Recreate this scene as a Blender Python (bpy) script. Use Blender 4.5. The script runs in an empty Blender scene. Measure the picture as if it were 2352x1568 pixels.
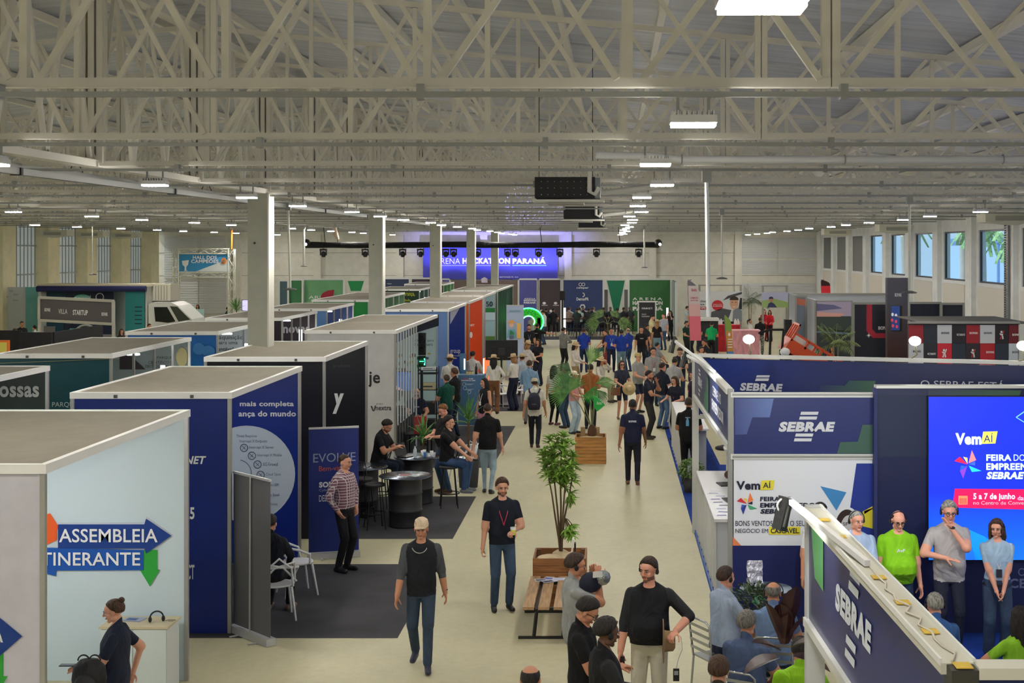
import bpy, math, random
import numpy as np
from mathutils import Vector, Matrix, Quaternion
R = math.radians
SC = bpy.context.scene
COL = SC.collection
random.seed(7)
F, VX, VY, H = 3200.0, 1410.0, 570.0, 4.9          # focal length in pixels, vanishing point of the aisle, eye height

# ---------------------------------------------------------------- camera, world, exposure
cam_d = bpy.data.cameras.new('camera'); cam = bpy.data.objects.new('camera', cam_d); COL.objects.link(cam)
cam.location = (0, 0, H); cam.rotation_euler = (R(90), 0, 0)
cam_d.sensor_width = 36; cam_d.lens = 36 * F / 2352
cam_d.shift_x = -(VX - 1176) / 2352; cam_d.shift_y = -(784 - VY) / 2352
cam_d.clip_start = .5; cam_d.clip_end = 400
SC.camera = cam
w = bpy.data.worlds.new('daylight'); SC.world = w; w.use_nodes = True
_nt = w.node_tree; _bg = _nt.nodes['Background']
_bg.inputs['Color'].default_value = (.72, .85, .97, 1); _bg.inputs['Strength'].default_value = 1.1
SC.view_settings.view_transform = 'Standard'; SC.view_settings.look = 'None'
SC.view_settings.gamma = 1; SC.view_settings.use_curve_mapping = False
SC.view_settings.exposure = 0.22
sun_d = bpy.data.lights.new('sun', 'SUN'); sun_d.energy = 3.2; sun_d.angle = R(2); sun_d.color = (1, .96, .88)
sun = bpy.data.objects.new('sun', sun_d); COL.objects.link(sun); sun.rotation_euler = (0, R(-42), R(12)); sun.location = (-30, 20, 40)
LAMP_EMIT = 300.0

# ---------------------------------------------------------------- pixel helpers (depth in metres along the aisle)
def at(x, y, D): return Vector(((x - VX) * D / F, D, H - (y - VY) * D / F))
def fl(x, y):
    D = F * H / (y - VY); return Vector(((x - VX) * D / F, D, 0))
def wx(x, D): return (x - VX) * D / F
def wz(y, D): return H - (y - VY) * D / F
def dz(y, z): return F * (H - z) / (y - VY)         # depth at which height z shows at row y

# ---------------------------------------------------------------- materials
def lin(c):
    c = c / 255.0
    return c / 12.92 if c <= .04045 else ((c + .055) / 1.055) ** 2.4
MATS = {}
def C(r, g, b, rough=.55, metal=0.0, emit=0.0, kind='plain', alpha=1.0, spec=.4, sc=1.0):
    key = (r, g, b, rough, metal, emit, kind, alpha, spec, sc)
    if key in MATS: return MATS[key]
    m = bpy.data.materials.new('%s_%d_%d_%d' % (kind, r, g, b)); m.use_nodes = True
    nt = m.node_tree; N = nt.nodes; L = nt.links; bs = N['Principled BSDF']
    col = (lin(r), lin(g), lin(b), 1)
    bs.inputs['Base Color'].default_value = col
    bs.inputs['Roughness'].default_value = rough; bs.inputs['Metallic'].default_value = metal
    bs.inputs['Specular IOR Level'].default_value = spec
    if emit:
        bs.inputs['Emission Color'].default_value = col; bs.inputs['Emission Strength'].default_value = emit
    def tex(scale, vec=None, detail=3.0, rg=.5):
        n = N.new('ShaderNodeTexNoise'); n.inputs['Scale'].default_value = scale; n.inputs['Detail'].default_value = detail
        n.inputs['Roughness'].default_value = rg
        tc = N.new('ShaderNodeTexCoord')
        if vec:
            mp = N.new('ShaderNodeMapping'); mp.inputs['Scale'].default_value = vec; L.new(tc.outputs['Object'], mp.inputs['Vector']); L.new(mp.outputs['Vector'], n.inputs['Vector'])
        else: L.new(tc.outputs['Object'], n.inputs['Vector'])
        return n
    def ramp(n, a, b, p0=.35, p1=.65):
        r_ = N.new('ShaderNodeValToRGB'); r_.color_ramp.elements[0].position = p0; r_.color_ramp.elements[1].position = p1
        r_.color_ramp.elements[0].color = tuple(c * a for c in col[:3]) + (1,); r_.color_ramp.elements[1].color = tuple(min(1, c * b) for c in col[:3]) + (1,)
        L.new(n.outputs['Fac'], r_.inputs['Fac']); return r_
    def bump(n, st, dist):
        b_ = N.new('ShaderNodeBump'); b_.inputs['Strength'].default_value = st; b_.inputs['Distance'].default_value = dist
        L.new(n.outputs['Fac'], b_.inputs['Height']); L.new(b_.outputs['Normal'], bs.inputs['Normal'])
    if kind == 'cloth':
        n = tex(5 * sc, (1, 1, .55), 3); n.inputs['Distortion'].default_value = 1.2; bump(n, 1, .05); r_ = ramp(n, .84, 1.12); L.new(r_.outputs[0], bs.inputs['Base Color'])
    elif kind == 'denim':
        n = tex(5 * sc, (1, 1, .7), 6, .65); bump(n, .9, .04); r_ = ramp(n, .7, 1.45, .3, .75); L.new(r_.outputs[0], bs.inputs['Base Color'])
    elif kind == 'hair':
        n = tex(60, (1, 1, .25), 4); bump(n, .9, .01); r_ = ramp(n, .45, 1.5); L.new(r_.outputs[0], bs.inputs['Base Color'])
    elif kind == 'wood':
        n = tex(3 * sc, (1, 12, 12) if sc > 0 else (12, 1, 12), 6, .6); r_ = ramp(n, .6, 1.3, .3, .7); L.new(r_.outputs[0], bs.inputs['Base Color']); bump(n, .2, .004)
    elif kind == 'woody':
        n = tex(3 * sc, (12, 1, 12), 6, .6); r_ = ramp(n, .62, 1.25, .3, .7); L.new(r_.outputs[0], bs.inputs['Base Color']); bump(n, .2, .004)
    elif kind == 'mottle':
        n = tex(2.2 * sc, None, 7, .65); r_ = ramp(n, .9, 1.07, .3, .7); L.new(r_.outputs[0], bs.inputs['Base Color'])
    elif kind == 'floor':
        n = tex(.45, (1, .5, 1), 9, .68); r_ = ramp(n, .86, 1.1, .32, .68)
        n2 = tex(9, None, 6, .7); r2 = N.new('ShaderNodeMapRange'); r2.inputs['From Min'].default_value = .3; r2.inputs['From Max'].default_value = .7
        r2.inputs['To Min'].default_value = .93; r2.inputs['To Max'].default_value = 1.05; L.new(n2.outputs['Fac'], r2.inputs['Value'])
        mx = N.new('ShaderNodeMix'); mx.data_type = 'RGBA'; mx.blend_type = 'MULTIPLY'; mx.inputs['Factor'].default_value = 1
        L.new(r_.outputs[0], mx.inputs[6]); L.new(r2.outputs[0], mx.inputs[7]); L.new(mx.outputs[2], bs.inputs['Base Color'])
    elif kind == 'carpet':
        n = tex(140, None, 2); bump(n, .6, .004); n2 = tex(1.3, None, 5); r_ = ramp(n2, .85, 1.15); L.new(r_.outputs[0], bs.inputs['Base Color'])
    elif kind == 'roof':
        n = tex(1.2, (.35, 5, 1), 6, .6); r_ = ramp(n, .8, 1.22, .3, .72); L.new(r_.outputs[0], bs.inputs['Base Color']); bump(n, .5, .08)
    elif kind == 'sheet':
        wv = N.new('ShaderNodeTexWave'); wv.bands_direction = 'Z'; wv.inputs['Scale'].default_value = 3.0 * sc; tc = N.new('ShaderNodeTexCoord'); L.new(tc.outputs['Object'], wv.inputs['Vector'])
        bump(wv, .35, .03)
    elif kind == 'poly':
        tr = N.new('ShaderNodeBsdfTranslucent'); tr.inputs['Color'].default_value = col; ms = N.new('ShaderNodeMixShader'); ms.inputs[0].default_value = .45
        L.new(bs.outputs[0], ms.inputs[1]); L.new(tr.outputs[0], ms.inputs[2]); L.new(ms.outputs[0], N['Material Output'].inputs['Surface'])
    elif kind == 'plaid':
        tc = N.new('ShaderNodeTexCoord'); sx = N.new('ShaderNodeSeparateXYZ'); L.new(tc.outputs['Object'], sx.inputs[0])
        outs = []
        ad = N.new('ShaderNodeMath'); ad.operation = 'ADD'; L.new(sx.outputs[0], ad.inputs[0]); L.new(sx.outputs[1], ad.inputs[1])
        for src in (ad.outputs[0], sx.outputs[2]):
            mu = N.new('ShaderNodeMath'); mu.operation = 'PINGPONG'; mu.inputs[1].default_value = .021; L.new(src, mu.inputs[0])
            lt = N.new('ShaderNodeMath'); lt.operation = 'LESS_THAN'; lt.inputs[1].default_value = .005; L.new(mu.outputs[0], lt.inputs[0]); outs.append(lt)
        mxm = N.new('ShaderNodeMath'); mxm.operation = 'MAXIMUM'; L.new(outs[0].outputs[0], mxm.inputs[0]); L.new(outs[1].outputs[0], mxm.inputs[1])
        mx = N.new('ShaderNodeMix'); mx.data_type = 'RGBA'; mx.inputs[6].default_value = col; mx.inputs[7].default_value = (.62, .56, .58, 1)
        L.new(mxm.outputs[0], mx.inputs[0]); L.new(mx.outputs[2], bs.inputs['Base Color'])
        n = tex(7, None, 4); bump(n, .4, .02)
    elif kind == 'camo':
        n = tex(14 * sc, None, 3); r_ = ramp(n, .45, 1.9, .44, .56); L.new(r_.outputs[0], bs.inputs['Base Color'])
    elif kind == 'glass':
        bs.inputs['Transmission Weight'].default_value = 1.0; bs.inputs['IOR'].default_value = 1.1
        tr = N.new('ShaderNodeBsdfTransparent'); gl = N.new('ShaderNodeBsdfGlossy'); gl.inputs['Roughness'].default_value = .05
        tr.inputs['Color'].default_value = (lin(r), lin(g), lin(b), 1)
        ms = N.new('ShaderNodeMixShader'); ms.inputs[0].default_value = .07; L.new(tr.outputs[0], ms.inputs[1]); L.new(gl.outputs[0], ms.inputs[2])
        L.new(ms.outputs[0], N['Material Output'].inputs['Surface'])
    elif kind == 'foil':
        n = tex(24, None, 4); bump(n, 1, .03)
    elif kind == 'straw':
        wv = N.new('ShaderNodeTexNoise'); wv.inputs['Scale'].default_value = 90; bump(wv, .5, .004); r_ = ramp(wv, .8, 1.1); L.new(r_.outputs[0], bs.inputs['Base Color'])
    elif kind == 'leaf':
        n = tex(9, None, 3); r_ = ramp(n, .65, 1.35); L.new(r_.outputs[0], bs.inputs['Base Color'])
        bs.inputs['Transmission Weight'].default_value = 0
    elif kind == 'grad':    # a print that fades from one tone to another across the panel
        pass
    MATS[key] = m
    return m
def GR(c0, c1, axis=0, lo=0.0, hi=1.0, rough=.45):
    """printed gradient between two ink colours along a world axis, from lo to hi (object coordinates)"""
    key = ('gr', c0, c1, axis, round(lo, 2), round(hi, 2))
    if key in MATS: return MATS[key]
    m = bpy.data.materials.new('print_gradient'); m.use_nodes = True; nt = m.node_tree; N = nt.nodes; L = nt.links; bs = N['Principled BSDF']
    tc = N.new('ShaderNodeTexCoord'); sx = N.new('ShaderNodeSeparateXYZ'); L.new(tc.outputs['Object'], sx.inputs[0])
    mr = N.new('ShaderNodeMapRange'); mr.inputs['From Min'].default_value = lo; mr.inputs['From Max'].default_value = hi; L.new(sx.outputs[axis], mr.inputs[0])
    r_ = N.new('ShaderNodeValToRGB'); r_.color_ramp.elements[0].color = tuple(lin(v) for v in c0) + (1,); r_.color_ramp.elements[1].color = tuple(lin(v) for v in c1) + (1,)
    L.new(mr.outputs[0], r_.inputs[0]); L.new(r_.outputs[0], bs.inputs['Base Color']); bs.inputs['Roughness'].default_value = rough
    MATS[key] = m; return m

ALU = lambda: C(176, 176, 172, .4, .55)
CREAM = lambda: C(224, 220, 210, .55)
WHT = lambda: C(226, 226, 224, .5)
BLK = lambda: C(22, 22, 24, .5)

# ---------------------------------------------------------------- objects
def ordn(n):
    w_ = 'first second third fourth fifth sixth seventh eighth ninth tenth eleventh twelfth thirteenth fourteenth fifteenth sixteenth seventeenth eighteenth nineteenth twentieth'.split()
    return w_[n - 1]
OFF = {}
def tag(o, label=None, cat=None, group=None, kind=None):
    if label: o['label'] = label
    if cat: o['category'] = cat
    if group: o['group'] = group
    if kind: o['kind'] = kind
    return o
def T(name, label, cat, loc=(0, 0, 0), rz=0, group=None, kind=None, world=False):
    """an Empty at the base of a thing; its parts become its children (world=True: parts are given in world coordinates)"""
    o = bpy.data.objects.new(name, None); COL.objects.link(o); o.empty_display_size = .2
    o.location = loc; o.rotation_euler = (0, 0, R(rz))
    if world: OFF[o] = Vector(loc)
    return tag(o, label, cat, group, kind)
class MB:
    """mesh collector"""
    def __init__(s): s.v = []; s.f = []; s.m = []; s.sm = []
    def add(s, vs, fs, mi=0, smooth=False):
        b = len(s.v); s.v += [tuple(v) for v in vs]
        for f in fs: s.f.append([b + i for i in f]); s.m.append(mi); s.sm.append(smooth)
        return s
    def box(s, x0, x1, y0, y1, z0, z1, mi=0):
        v = [(x, y, z) for x in (x0, x1) for y in (y0, y1) for z in (z0, z1)]
        return s.add(v, [(0, 1, 3, 2), (4, 6, 7, 5), (0, 4, 5, 1), (2, 3, 7, 6), (0, 2, 6, 4), (1, 5, 7, 3)], mi)
    def obox(s, p, q, w_, h_, up=(0, 0, 1), mi=0):
        """bar of section w x h from p to q"""
        p = Vector(p); q = Vector(q); d = (q - p).normalized(); u = Vector(up)
        sd = d.cross(u)
        if sd.length < 1e-4: sd = d.cross(Vector((1, 0, 0)))
        sd.normalize(); u = sd.cross(d)
        v = []
        for a in (p, q):
            for i, j in ((-1, -1), (1, -1), (1, 1), (-1, 1)): v.append(a + sd * i * w_ / 2 + u * j * h_ / 2)
        return s.add(v, [(3, 2, 1, 0), (4, 5, 6, 7), (0, 1, 5, 4), (1, 2, 6, 5), (2, 3, 7, 6), (3, 0, 4, 7)], mi)
    def tube(s, pts, r, n=8, mi=0, cap=True, smooth=True):
        pts = [Vector(p) for p in pts]; rs = r if isinstance(r, (list, tuple)) else [r] * len(pts)
        vs = []; ref = None
        for i, p in enumerate(pts):
            d = (pts[min(i + 1, len(pts) - 1)] - pts[max(i - 1, 0)]).normalized()
            if ref is None: ref = d.cross(Vector((0, 0, 1)) if abs(d.z) < .9 else Vector((1, 0, 0))).normalized()
            ref = (ref - d * ref.dot(d)).normalized(); b = d.cross(ref)
            for k in range(n):
                a = 2 * math.pi * k / n; vs.append(p + (ref * math.cos(a) + b * math.sin(a)) * rs[i])
        fs = [(i * n + k, i * n + (k + 1) % n, (i + 1) * n + (k + 1) % n, (i + 1) * n + k) for i in range(len(pts) - 1) for k in range(n)]
        s.add(vs, fs, mi, smooth)
        if cap:
            m = len(pts) - 1; s.add(vs[:n], [tuple(range(n))[::-1]], mi); s.add(vs[m * n:], [tuple(range(n))], mi)
        return s
    def ring(s, c, Rr, r, n=20, m=6, mi=0, ax='z', a0=0, a1=360):
        c = Vector(c); pts = []
        full = abs(a1 - a0) >= 360
        for i in range(n + 1):
            a = R(a0 + (a1 - a0) * i / n); x, y = math.cos(a) * Rr, math.sin(a) * Rr
            pts.append(c + (Vector((x, y, 0)) if ax == 'z' else Vector((x, 0, y)) if ax == 'y' else Vector((0, x, y))))
        return s.tube(pts, r, m, mi, not full)
    def lathe(s, prof, c=(0, 0, 0), n=20, mi=0, smooth=True, sx=1, sy=1):
        vs = []; 
        for (r, z) in prof:
            for k in range(n):
                a = 2 * math.pi * k / n; vs.append((c[0] + r * math.cos(a) * sx, c[1] + r * math.sin(a) * sy, c[2] + z))
        fs = [(i * n + k, i * n + (k + 1) % n, (i + 1) * n + (k + 1) % n, (i + 1) * n + k) for i in range(len(prof) - 1) for k in range(n)]
        s.add(vs, fs, mi, smooth); 
        if prof[0][0] > 1e-4: s.add(vs[:n], [tuple(range(n))[::-1]], mi)
        if prof[-1][0] > 1e-4: s.add(vs[-n:], [tuple(range(n))], mi)
        return s
    def ball(s, c, r, n=10, m=7, mi=0):
        r = r if isinstance(r, (list, tuple)) else (r, r, r)
        prof = [(math.sin(math.pi * i / m), -math.cos(math.pi * i / m)) for i in range(m + 1)]
        vs = [(c[0] + p * r[0] * math.cos(2 * math.pi * k / n), c[1] + p * r[1] * math.sin(2 * math.pi * k / n), c[2] + z * r[2]) for p, z in prof for k in range(n)]
        fs = [(i * n + k, i * n + (k + 1) % n, (i + 1) * n + (k + 1) % n, (i + 1) * n + k) for i in range(m) for k in range(n)]
        return s.add(vs, fs, mi, True)
    def prism(s, pts, d, mi=0):
        """polygon pts (3-D, coplanar) extruded by vector d"""
        d = Vector(d); a = [Vector(p) for p in pts]; n = len(a)
        return s.add(a + [p + d for p in a], [tuple(range(n)), tuple(range(2 * n - 1, n - 1, -1))] + [(i, i + n, (i + 1) % n + n, (i + 1) % n) for i in range(n)], mi)
    def mesh(s, name, mats):
        me = bpy.data.meshes.new(name); me.from_pydata(s.v, [], s.f)
        for m in (mats if isinstance(mats, (list, tuple)) else [mats]): me.materials.append(m)
        me.polygons.foreach_set('material_index', s.m); me.polygons.foreach_set('use_smooth', s.sm); me.update(); return me
def put(name, me, parent=None, label=None, cat=None, group=None, kind=None):
    o = bpy.data.objects.new(name, me); COL.objects.link(o)
    if parent is not None:
        o.parent = parent
        if parent in OFF:
            OFF[o] = OFF[parent]
            if parent.parent is None: o.location = -OFF[parent]
    return tag(o, label, cat, group, kind)
def P(name, mb, mats, parent=None, **k):
    return put(name, mb.mesh(name, mats), parent, **k)
def copy_tree(o, parent=None, loc=None, rz=None, **k):
    c = o.copy(); COL.objects.link(c); c.parent = parent
    if loc is not None: c.location = loc
    if rz is not None: c.rotation_euler = (0, 0, R(rz))
    for ch in o.children: copy_tree(ch, c)
    return tag(c, **k)
# ---------------------------------------------------------------- lettering and flat prints
TX = {}
def text_mesh(body, bold=0.0, shear=0.0, align='CENTER', sp=1.0):
    key = (body, bold, shear, align, sp)
    if key in TX: return TX[key]
    cu = bpy.data.curves.new('lettering', 'FONT'); cu.body = body; cu.offset = bold; cu.shear = shear; cu.align_x = align; cu.space_line = sp; cu.space_character = 1 + bold * 1.6; cu.resolution_u = 3
    ob = bpy.data.objects.new('lettering', cu); COL.objects.link(ob)
    dg = bpy.context.evaluated_depsgraph_get(); me = bpy.data.meshes.new_from_object(ob.evaluated_get(dg))
    n = len(me.vertices); a = np.empty(n * 3); me.vertices.foreach_get('co', a); a = a.reshape(-1, 3)[:, :2]
    fs = [tuple(p.vertices) for p in me.polygons]
    bpy.data.objects.remove(ob); bpy.data.meshes.remove(me)
    lo = a.min(0); hi = a.max(0); TX[key] = ((a - lo) / (hi - lo), fs, (hi - lo)[0] / (hi - lo)[1]); return TX[key]
def txt(body, o, u, v, w_, h_, mat, parent, bold=0.0, shear=0.0, align='CENTER', name='lettering', sp=1.0, label=None):
    """text filling a w x h box whose lower left corner is o, along unit vectors u (right) and v (up)"""
    a, fs, asp = text_mesh(body, bold, shear, align, sp); o, u, v = Vector(o), Vector(u), Vector(v)
    if w_ is None: w_ = h_ * asp
    mb = MB(); mb.add([o + u * (p[0] * w_) + v * (p[1] * h_) for p in a], fs); return P(name, mb, mat, parent, label=label)
def ptx(body, x0, y0, x1, y1, D, mat, parent, n=1, **k):
    o = at(x0, y1, D); q = at(x1, y0, D)
    return txt(body, o + Vector((0, -.006 * n, 0)), (1, 0, 0), (0, 0, 1), q.x - o.x, q.z - o.z, mat, parent, **k)
def Q(pts, D, mat, parent, n=1, name='logo', th=.004, label=None):
    """flat printed or cut shape on the plane at depth D, standing n layers proud of it"""
    mb = MB(); y = D - .006 * n
    mb.prism([at(x, yy, D) + Vector((0, y - D, 0)) for x, yy in pts], (0, th, 0)); return P(name, mb, mat, parent, label=label)
def rect(x0, y0, x1, y1): return [(x0, y1), (x1, y1), (x1, y0), (x0, y0)]
def ell(cx, cy, rx, ry, a0=0, a1=360, n=24): return [(cx + rx * math.cos(R(a0 + (a1 - a0) * i / n)), cy - ry * math.sin(R(a0 + (a1 - a0) * i / n))) for i in range(n if abs(a1 - a0) >= 360 else n + 1)]
# ================================================================ THE HALL
XR, XL, YF, YB = 12.5, -28.4, 86.0, -14.0      # right wall, left wall, far wall, wall behind the camera
def S(name, mb, mats, label, cat): return tag(P(name, mb, mats), label, cat, None, 'structure')
S('floor', MB().box(XL - 1, XR + 1, YB - 1, YF + 1, -.3, 0), C(196, 190, 157, .5, kind='floor', spec=.35), 'polished beige concrete floor of the exhibition hall', 'floor')
# roof: two shallow slopes meeting above the column line
def roof_h(x): return 3.78 - .1 * abs(x + 6.7)           # height above eye level
rm = C(200, 204, 212, .5, kind='roof')
ce = T('ceiling', 'grey corrugated metal roof sheets above the white trusses', 'ceiling', (0, 0, H), world=True, kind='structure')
for (xa, xb) in ((XL - .5, -6.7), (-6.7, XR + .5)):
    mb = MB(); n = 14; 
    for i in range(n):      # one sheet course per strip, each lapping a little over the next
        ya, yb = YB + (YF - YB) * i / n, YB + (YF - YB) * (i + 1) / n
        za, zb = H + roof_h(xa), H + roof_h(xb)
        v = [(xa, ya, za), (xb, ya, zb), (xb, yb + .1, zb + .03), (xa, yb + .1, za + .03)]
        mb.add(v + [(a, b, c + .05) for a, b, c in v], [(0, 1, 2, 3), (7, 6, 5, 4), (0, 4, 5, 1), (1, 5, 6, 2), (2, 6, 7, 3), (3, 7, 4, 0)])
    P('roof_sheet', mb, rm, ce)
cream = CREAM(); steel = C(150, 152, 150, .45, .3)
PURL = [-6.7 + .66 + 1.33 * i for i in range(15)] + [-6.7 - .66 - 1.33 * i for i in range(17)]
for x in PURL:
    if XL < x < XR: P('purlin', MB().box(x - .045, x + .045, YB, YF, H + roof_h(x) - .12, H + roof_h(x) - .005), C(240, 236, 224, .5), ce)
# ---------------------------------------------------------------- trusses
TD = [9.2 + 4.36 * k for k in range(-5, 18)]
NX = [.1 + 1.33 * i for i in range(-21, 10)]
CH = 1.09
for k, D in enumerate(TD):
    K = k - 5
    t = T('roof_truss', 'cream steel roof truss, %s from the camera, crossing the whole hall' % ordn(K + 1) if K >= 0 else 'cream steel roof truss over the mezzanine, %s behind the camera' % ordn(-K), 'truss', (0, D, H + CH), world=True, kind='structure')
    zc = H + CH; near = K in (0, 1, 2)
    def chord(xa, xb): 
        return MB().box(xa, xb, D - .05, D + .05, zc - .03, zc + .03)
    for xa, xb in ((XL, -15), (-15, -6.7), (-6.7, 1.43), (1.43, XR)): P('bottom_chord', chord(xa + .004, xb - .004), cream, t)
    for xa, xb in ((XL, -6.7), (-6.7, XR)):
        P('top_chord', MB().obox((xa, D, H + roof_h(xa) - .24), (xb, D, H + roof_h(xb) - .24), .07, .07), cream, t)
    sw = MB()
    for i, x in enumerate(NX):
        if x < XL or x > XR - .1: continue
        zt = H + roof_h(x) - .28
        parts = []
        v = MB()
        if i % 7 == 1: v.box(x - .06, x - .006, D - .04, D + .04, zc + .03, zt); v.box(x + .006, x + .06, D - .04, D + .04, zc + .03, zt)
        else: v.box(x - .025, x + .025, D - .03, D + .03, zc + .03, zt)
        parts.append(('vertical_strut', v))
        if x + 1.33 < XR:
            zn = H + roof_h(x + 1.33) - .28
            parts.append(('diagonal_strut', MB().obox((x + .08, D + .045, zc + .02), (x + 1.27, D + .045, zn), .045, .045, (0, 1, 0))))
            parts.append(('diagonal_strut', MB().obox((x + .06, D - .045, zt), (x + 1.25, D - .045, zc + .02), .045, .045, (0, 1, 0))))
        for nm, m in parts:
            if near and x > -14: P(nm, m, cream, t)
            else: sw.add(m.v, m.f)
    if sw.v: P('web_struts', sw, cream, t, kind='stuff')
    # grey conduit under every truss with its clamps
    if K >= -2:
        c = T('cable_conduit', 'dark grey cable conduit under the %s roof truss %s the camera' % ((ordn(K + 1), 'from') if K >= 0 else (ordn(-K), 'behind')), 'conduit', (0, D - .12, H + 1.0), world=True)
        P('pipe', MB().box(XL + .3, XR - .3, D - .14, D - .1, H + .985, H + 1.02), steel, c)
        cl = MB() if K > 2 else None
        for j in range(-10, 5):
            x = 1.5 + (K % 3) * .6 + 2.76 * j
            if XL < x < XR:
                m = MB().box(x - .025, x + .025, D - .145, D - .05, H + .97, H + CH - .02)
                if K <= 2: P('clamp', m, steel, c)
                else: cl.add(m.v, m.f)
        if cl: P('clamp', cl, steel, c, kind='stuff')
# longitudinal girder over the column line, with slotted posts
g = T('ridge_girder', 'cream lattice girder running along the hall over the column row', 'girder', (-6.7, 30, H + CH), world=True, kind='structure')
P('bottom_chord', MB().box(-6.8, -6.6, YB, YF, H + CH - .05, H + CH + .04), cream, g)
P('top_chord', MB().box(-6.8, -6.6, YB, YF, H + 3.45, H + 3.56), cream, g)
dark = C(52, 50, 48, .6)
for k, D in enumerate(TD):
    if k < 3: continue
    m = MB(); 
    for dx in (-.11, 0, .11): m.box(-6.7 + dx - .04, -6.7 + dx + .04, D - .08, D + .08, H + CH, H + 3.5)
    m.box(-6.84, -6.56, D + .04, D + .1, H + CH, H + 3.5, 1)
    P('slotted_post', m, [cream, dark], g)
    if D + 4.36 < YF:
        ya, yb = D + .1, D + 4.26
        for j in range(3):
            y0, y1 = ya + (yb - ya) * j / 3, ya + (yb - ya) * (j + 1) / 3
            P('diagonal_strut', MB().obox((-6.7, y0, H + CH), (-6.7, (y0 + y1) / 2, H + 3.5), .05, .06).obox((-6.7, (y0 + y1) / 2, H + 3.5), (-6.7, y1, H + CH), .05, .06), cream, g)
# second longitudinal girder of the left nave
g2 = T('side_girder', 'white longitudinal girder high over the left nave', 'girder', (-14.6, 30, H + CH), world=True, kind='structure')
P('bottom_chord', MB().box(-14.7, -14.55, 0, YF, H + CH - .05, H + CH + .03), cream, g2)
m = MB()
for j in range(60):
    y0 = 1 + j * 1.45
    if y0 > YF - 2: break
    m.obox((-14.6, y0, H + CH), (-14.6, y0 + .72, H + 2.75), .04, .05).obox((-14.6, y0 + .72, H + 2.75), (-14.6, y0 + 1.45, H + CH), .04, .05).box(-14.63, -14.57, y0 - .03, y0 + .03, H + CH, H + 2.75)
m.box(-14.66, -14.58, 0, YF, H + 2.72, H + 2.8); P('web_struts', m, cream, g2, kind='stuff')
# columns
pc = C(176, 177, 164, .6, kind='mottle')
for i, (D, nm) in enumerate(zip((26.64, 39.7, 52.8, 65.9, 79.0), ('first and nearest', 'second', 'third', 'fourth', 'fifth and farthest'))):
    c = T('hall_column', '%s tall square concrete column in the row beyond the booths' % nm, 'column', (-6.75, D, 0), world=True, kind='structure')
    P('shaft', MB().box(-6.95, -6.56, D - .2, D + .2, 0, H + CH - .04), pc, c)
    P('corner_guard', MB().box(-6.575, -6.545, D - .215, D + .2, 0, H + CH - .06), C(228, 226, 214, .5), c)
    P('sensor', MB().ball((-6.82, D - .2, 5.0), .02), BLK(), c)
# ---------------------------------------------------------------- far wall
wallm = C(222, 219, 208, .6, kind='mottle'); sheetm = C(205, 207, 207, .5, kind='sheet')
fw = T('wall_back', 'pale grey panelled end wall of the hall behind the arena', 'wall', (0, YF, 0), world=True, kind='structure')
P('wall_face', MB().box(XL, XR, YF, YF + .25, 0, H + 4), wallm, fw)
for x in (547, 731, 920, 1112, 1305, 1499, 1695):
    X = wx(x, YF); P('pilaster', MB().box(X - .22, X + .22, YF - .3, YF, 0, H + 1.2), wallm, fw)
P('wall_beam', MB().box(XL, XR, YF - .22, YF, H + .82, H + 1.1), wallm, fw)
for z in (3.2, 4.6):
    P('panel_joint', MB().box(XL + .1, XR - .1, YF - .012, YF + .01, z, z + .03), C(150, 150, 145), fw)
for x0, x1 in ((1702, 1785), (1787, 1872)):
    for y0, y1 in ((546, 594), (597, 629), (650, 690)):
        P('wall_sheet', MB().box(wx(x0, YF), wx(x1, YF), YF - .06, YF - .01, wz(y1, YF), wz(y0, YF)), sheetm, fw)
for x0, x1, y0, y1 in ((378, 455, 543, 640), (459, 520, 543, 640), (458, 520, 645, 720), (378, 455, 645, 720)):
    P('wall_sheet', MB().box(wx(x0, YF), wx(x1, YF), YF - .06, YF - .01, wz(y1, YF), wz(y0, YF)), sheetm, fw)
bw = T('wall_front', 'plain grey wall behind the mezzanine', 'wall', (0, YB, 0), world=True, kind='structure')
P('wall_face', MB().box(XL, XR, YB - .25, YB, 0, H + 4), wallm, bw)
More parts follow.
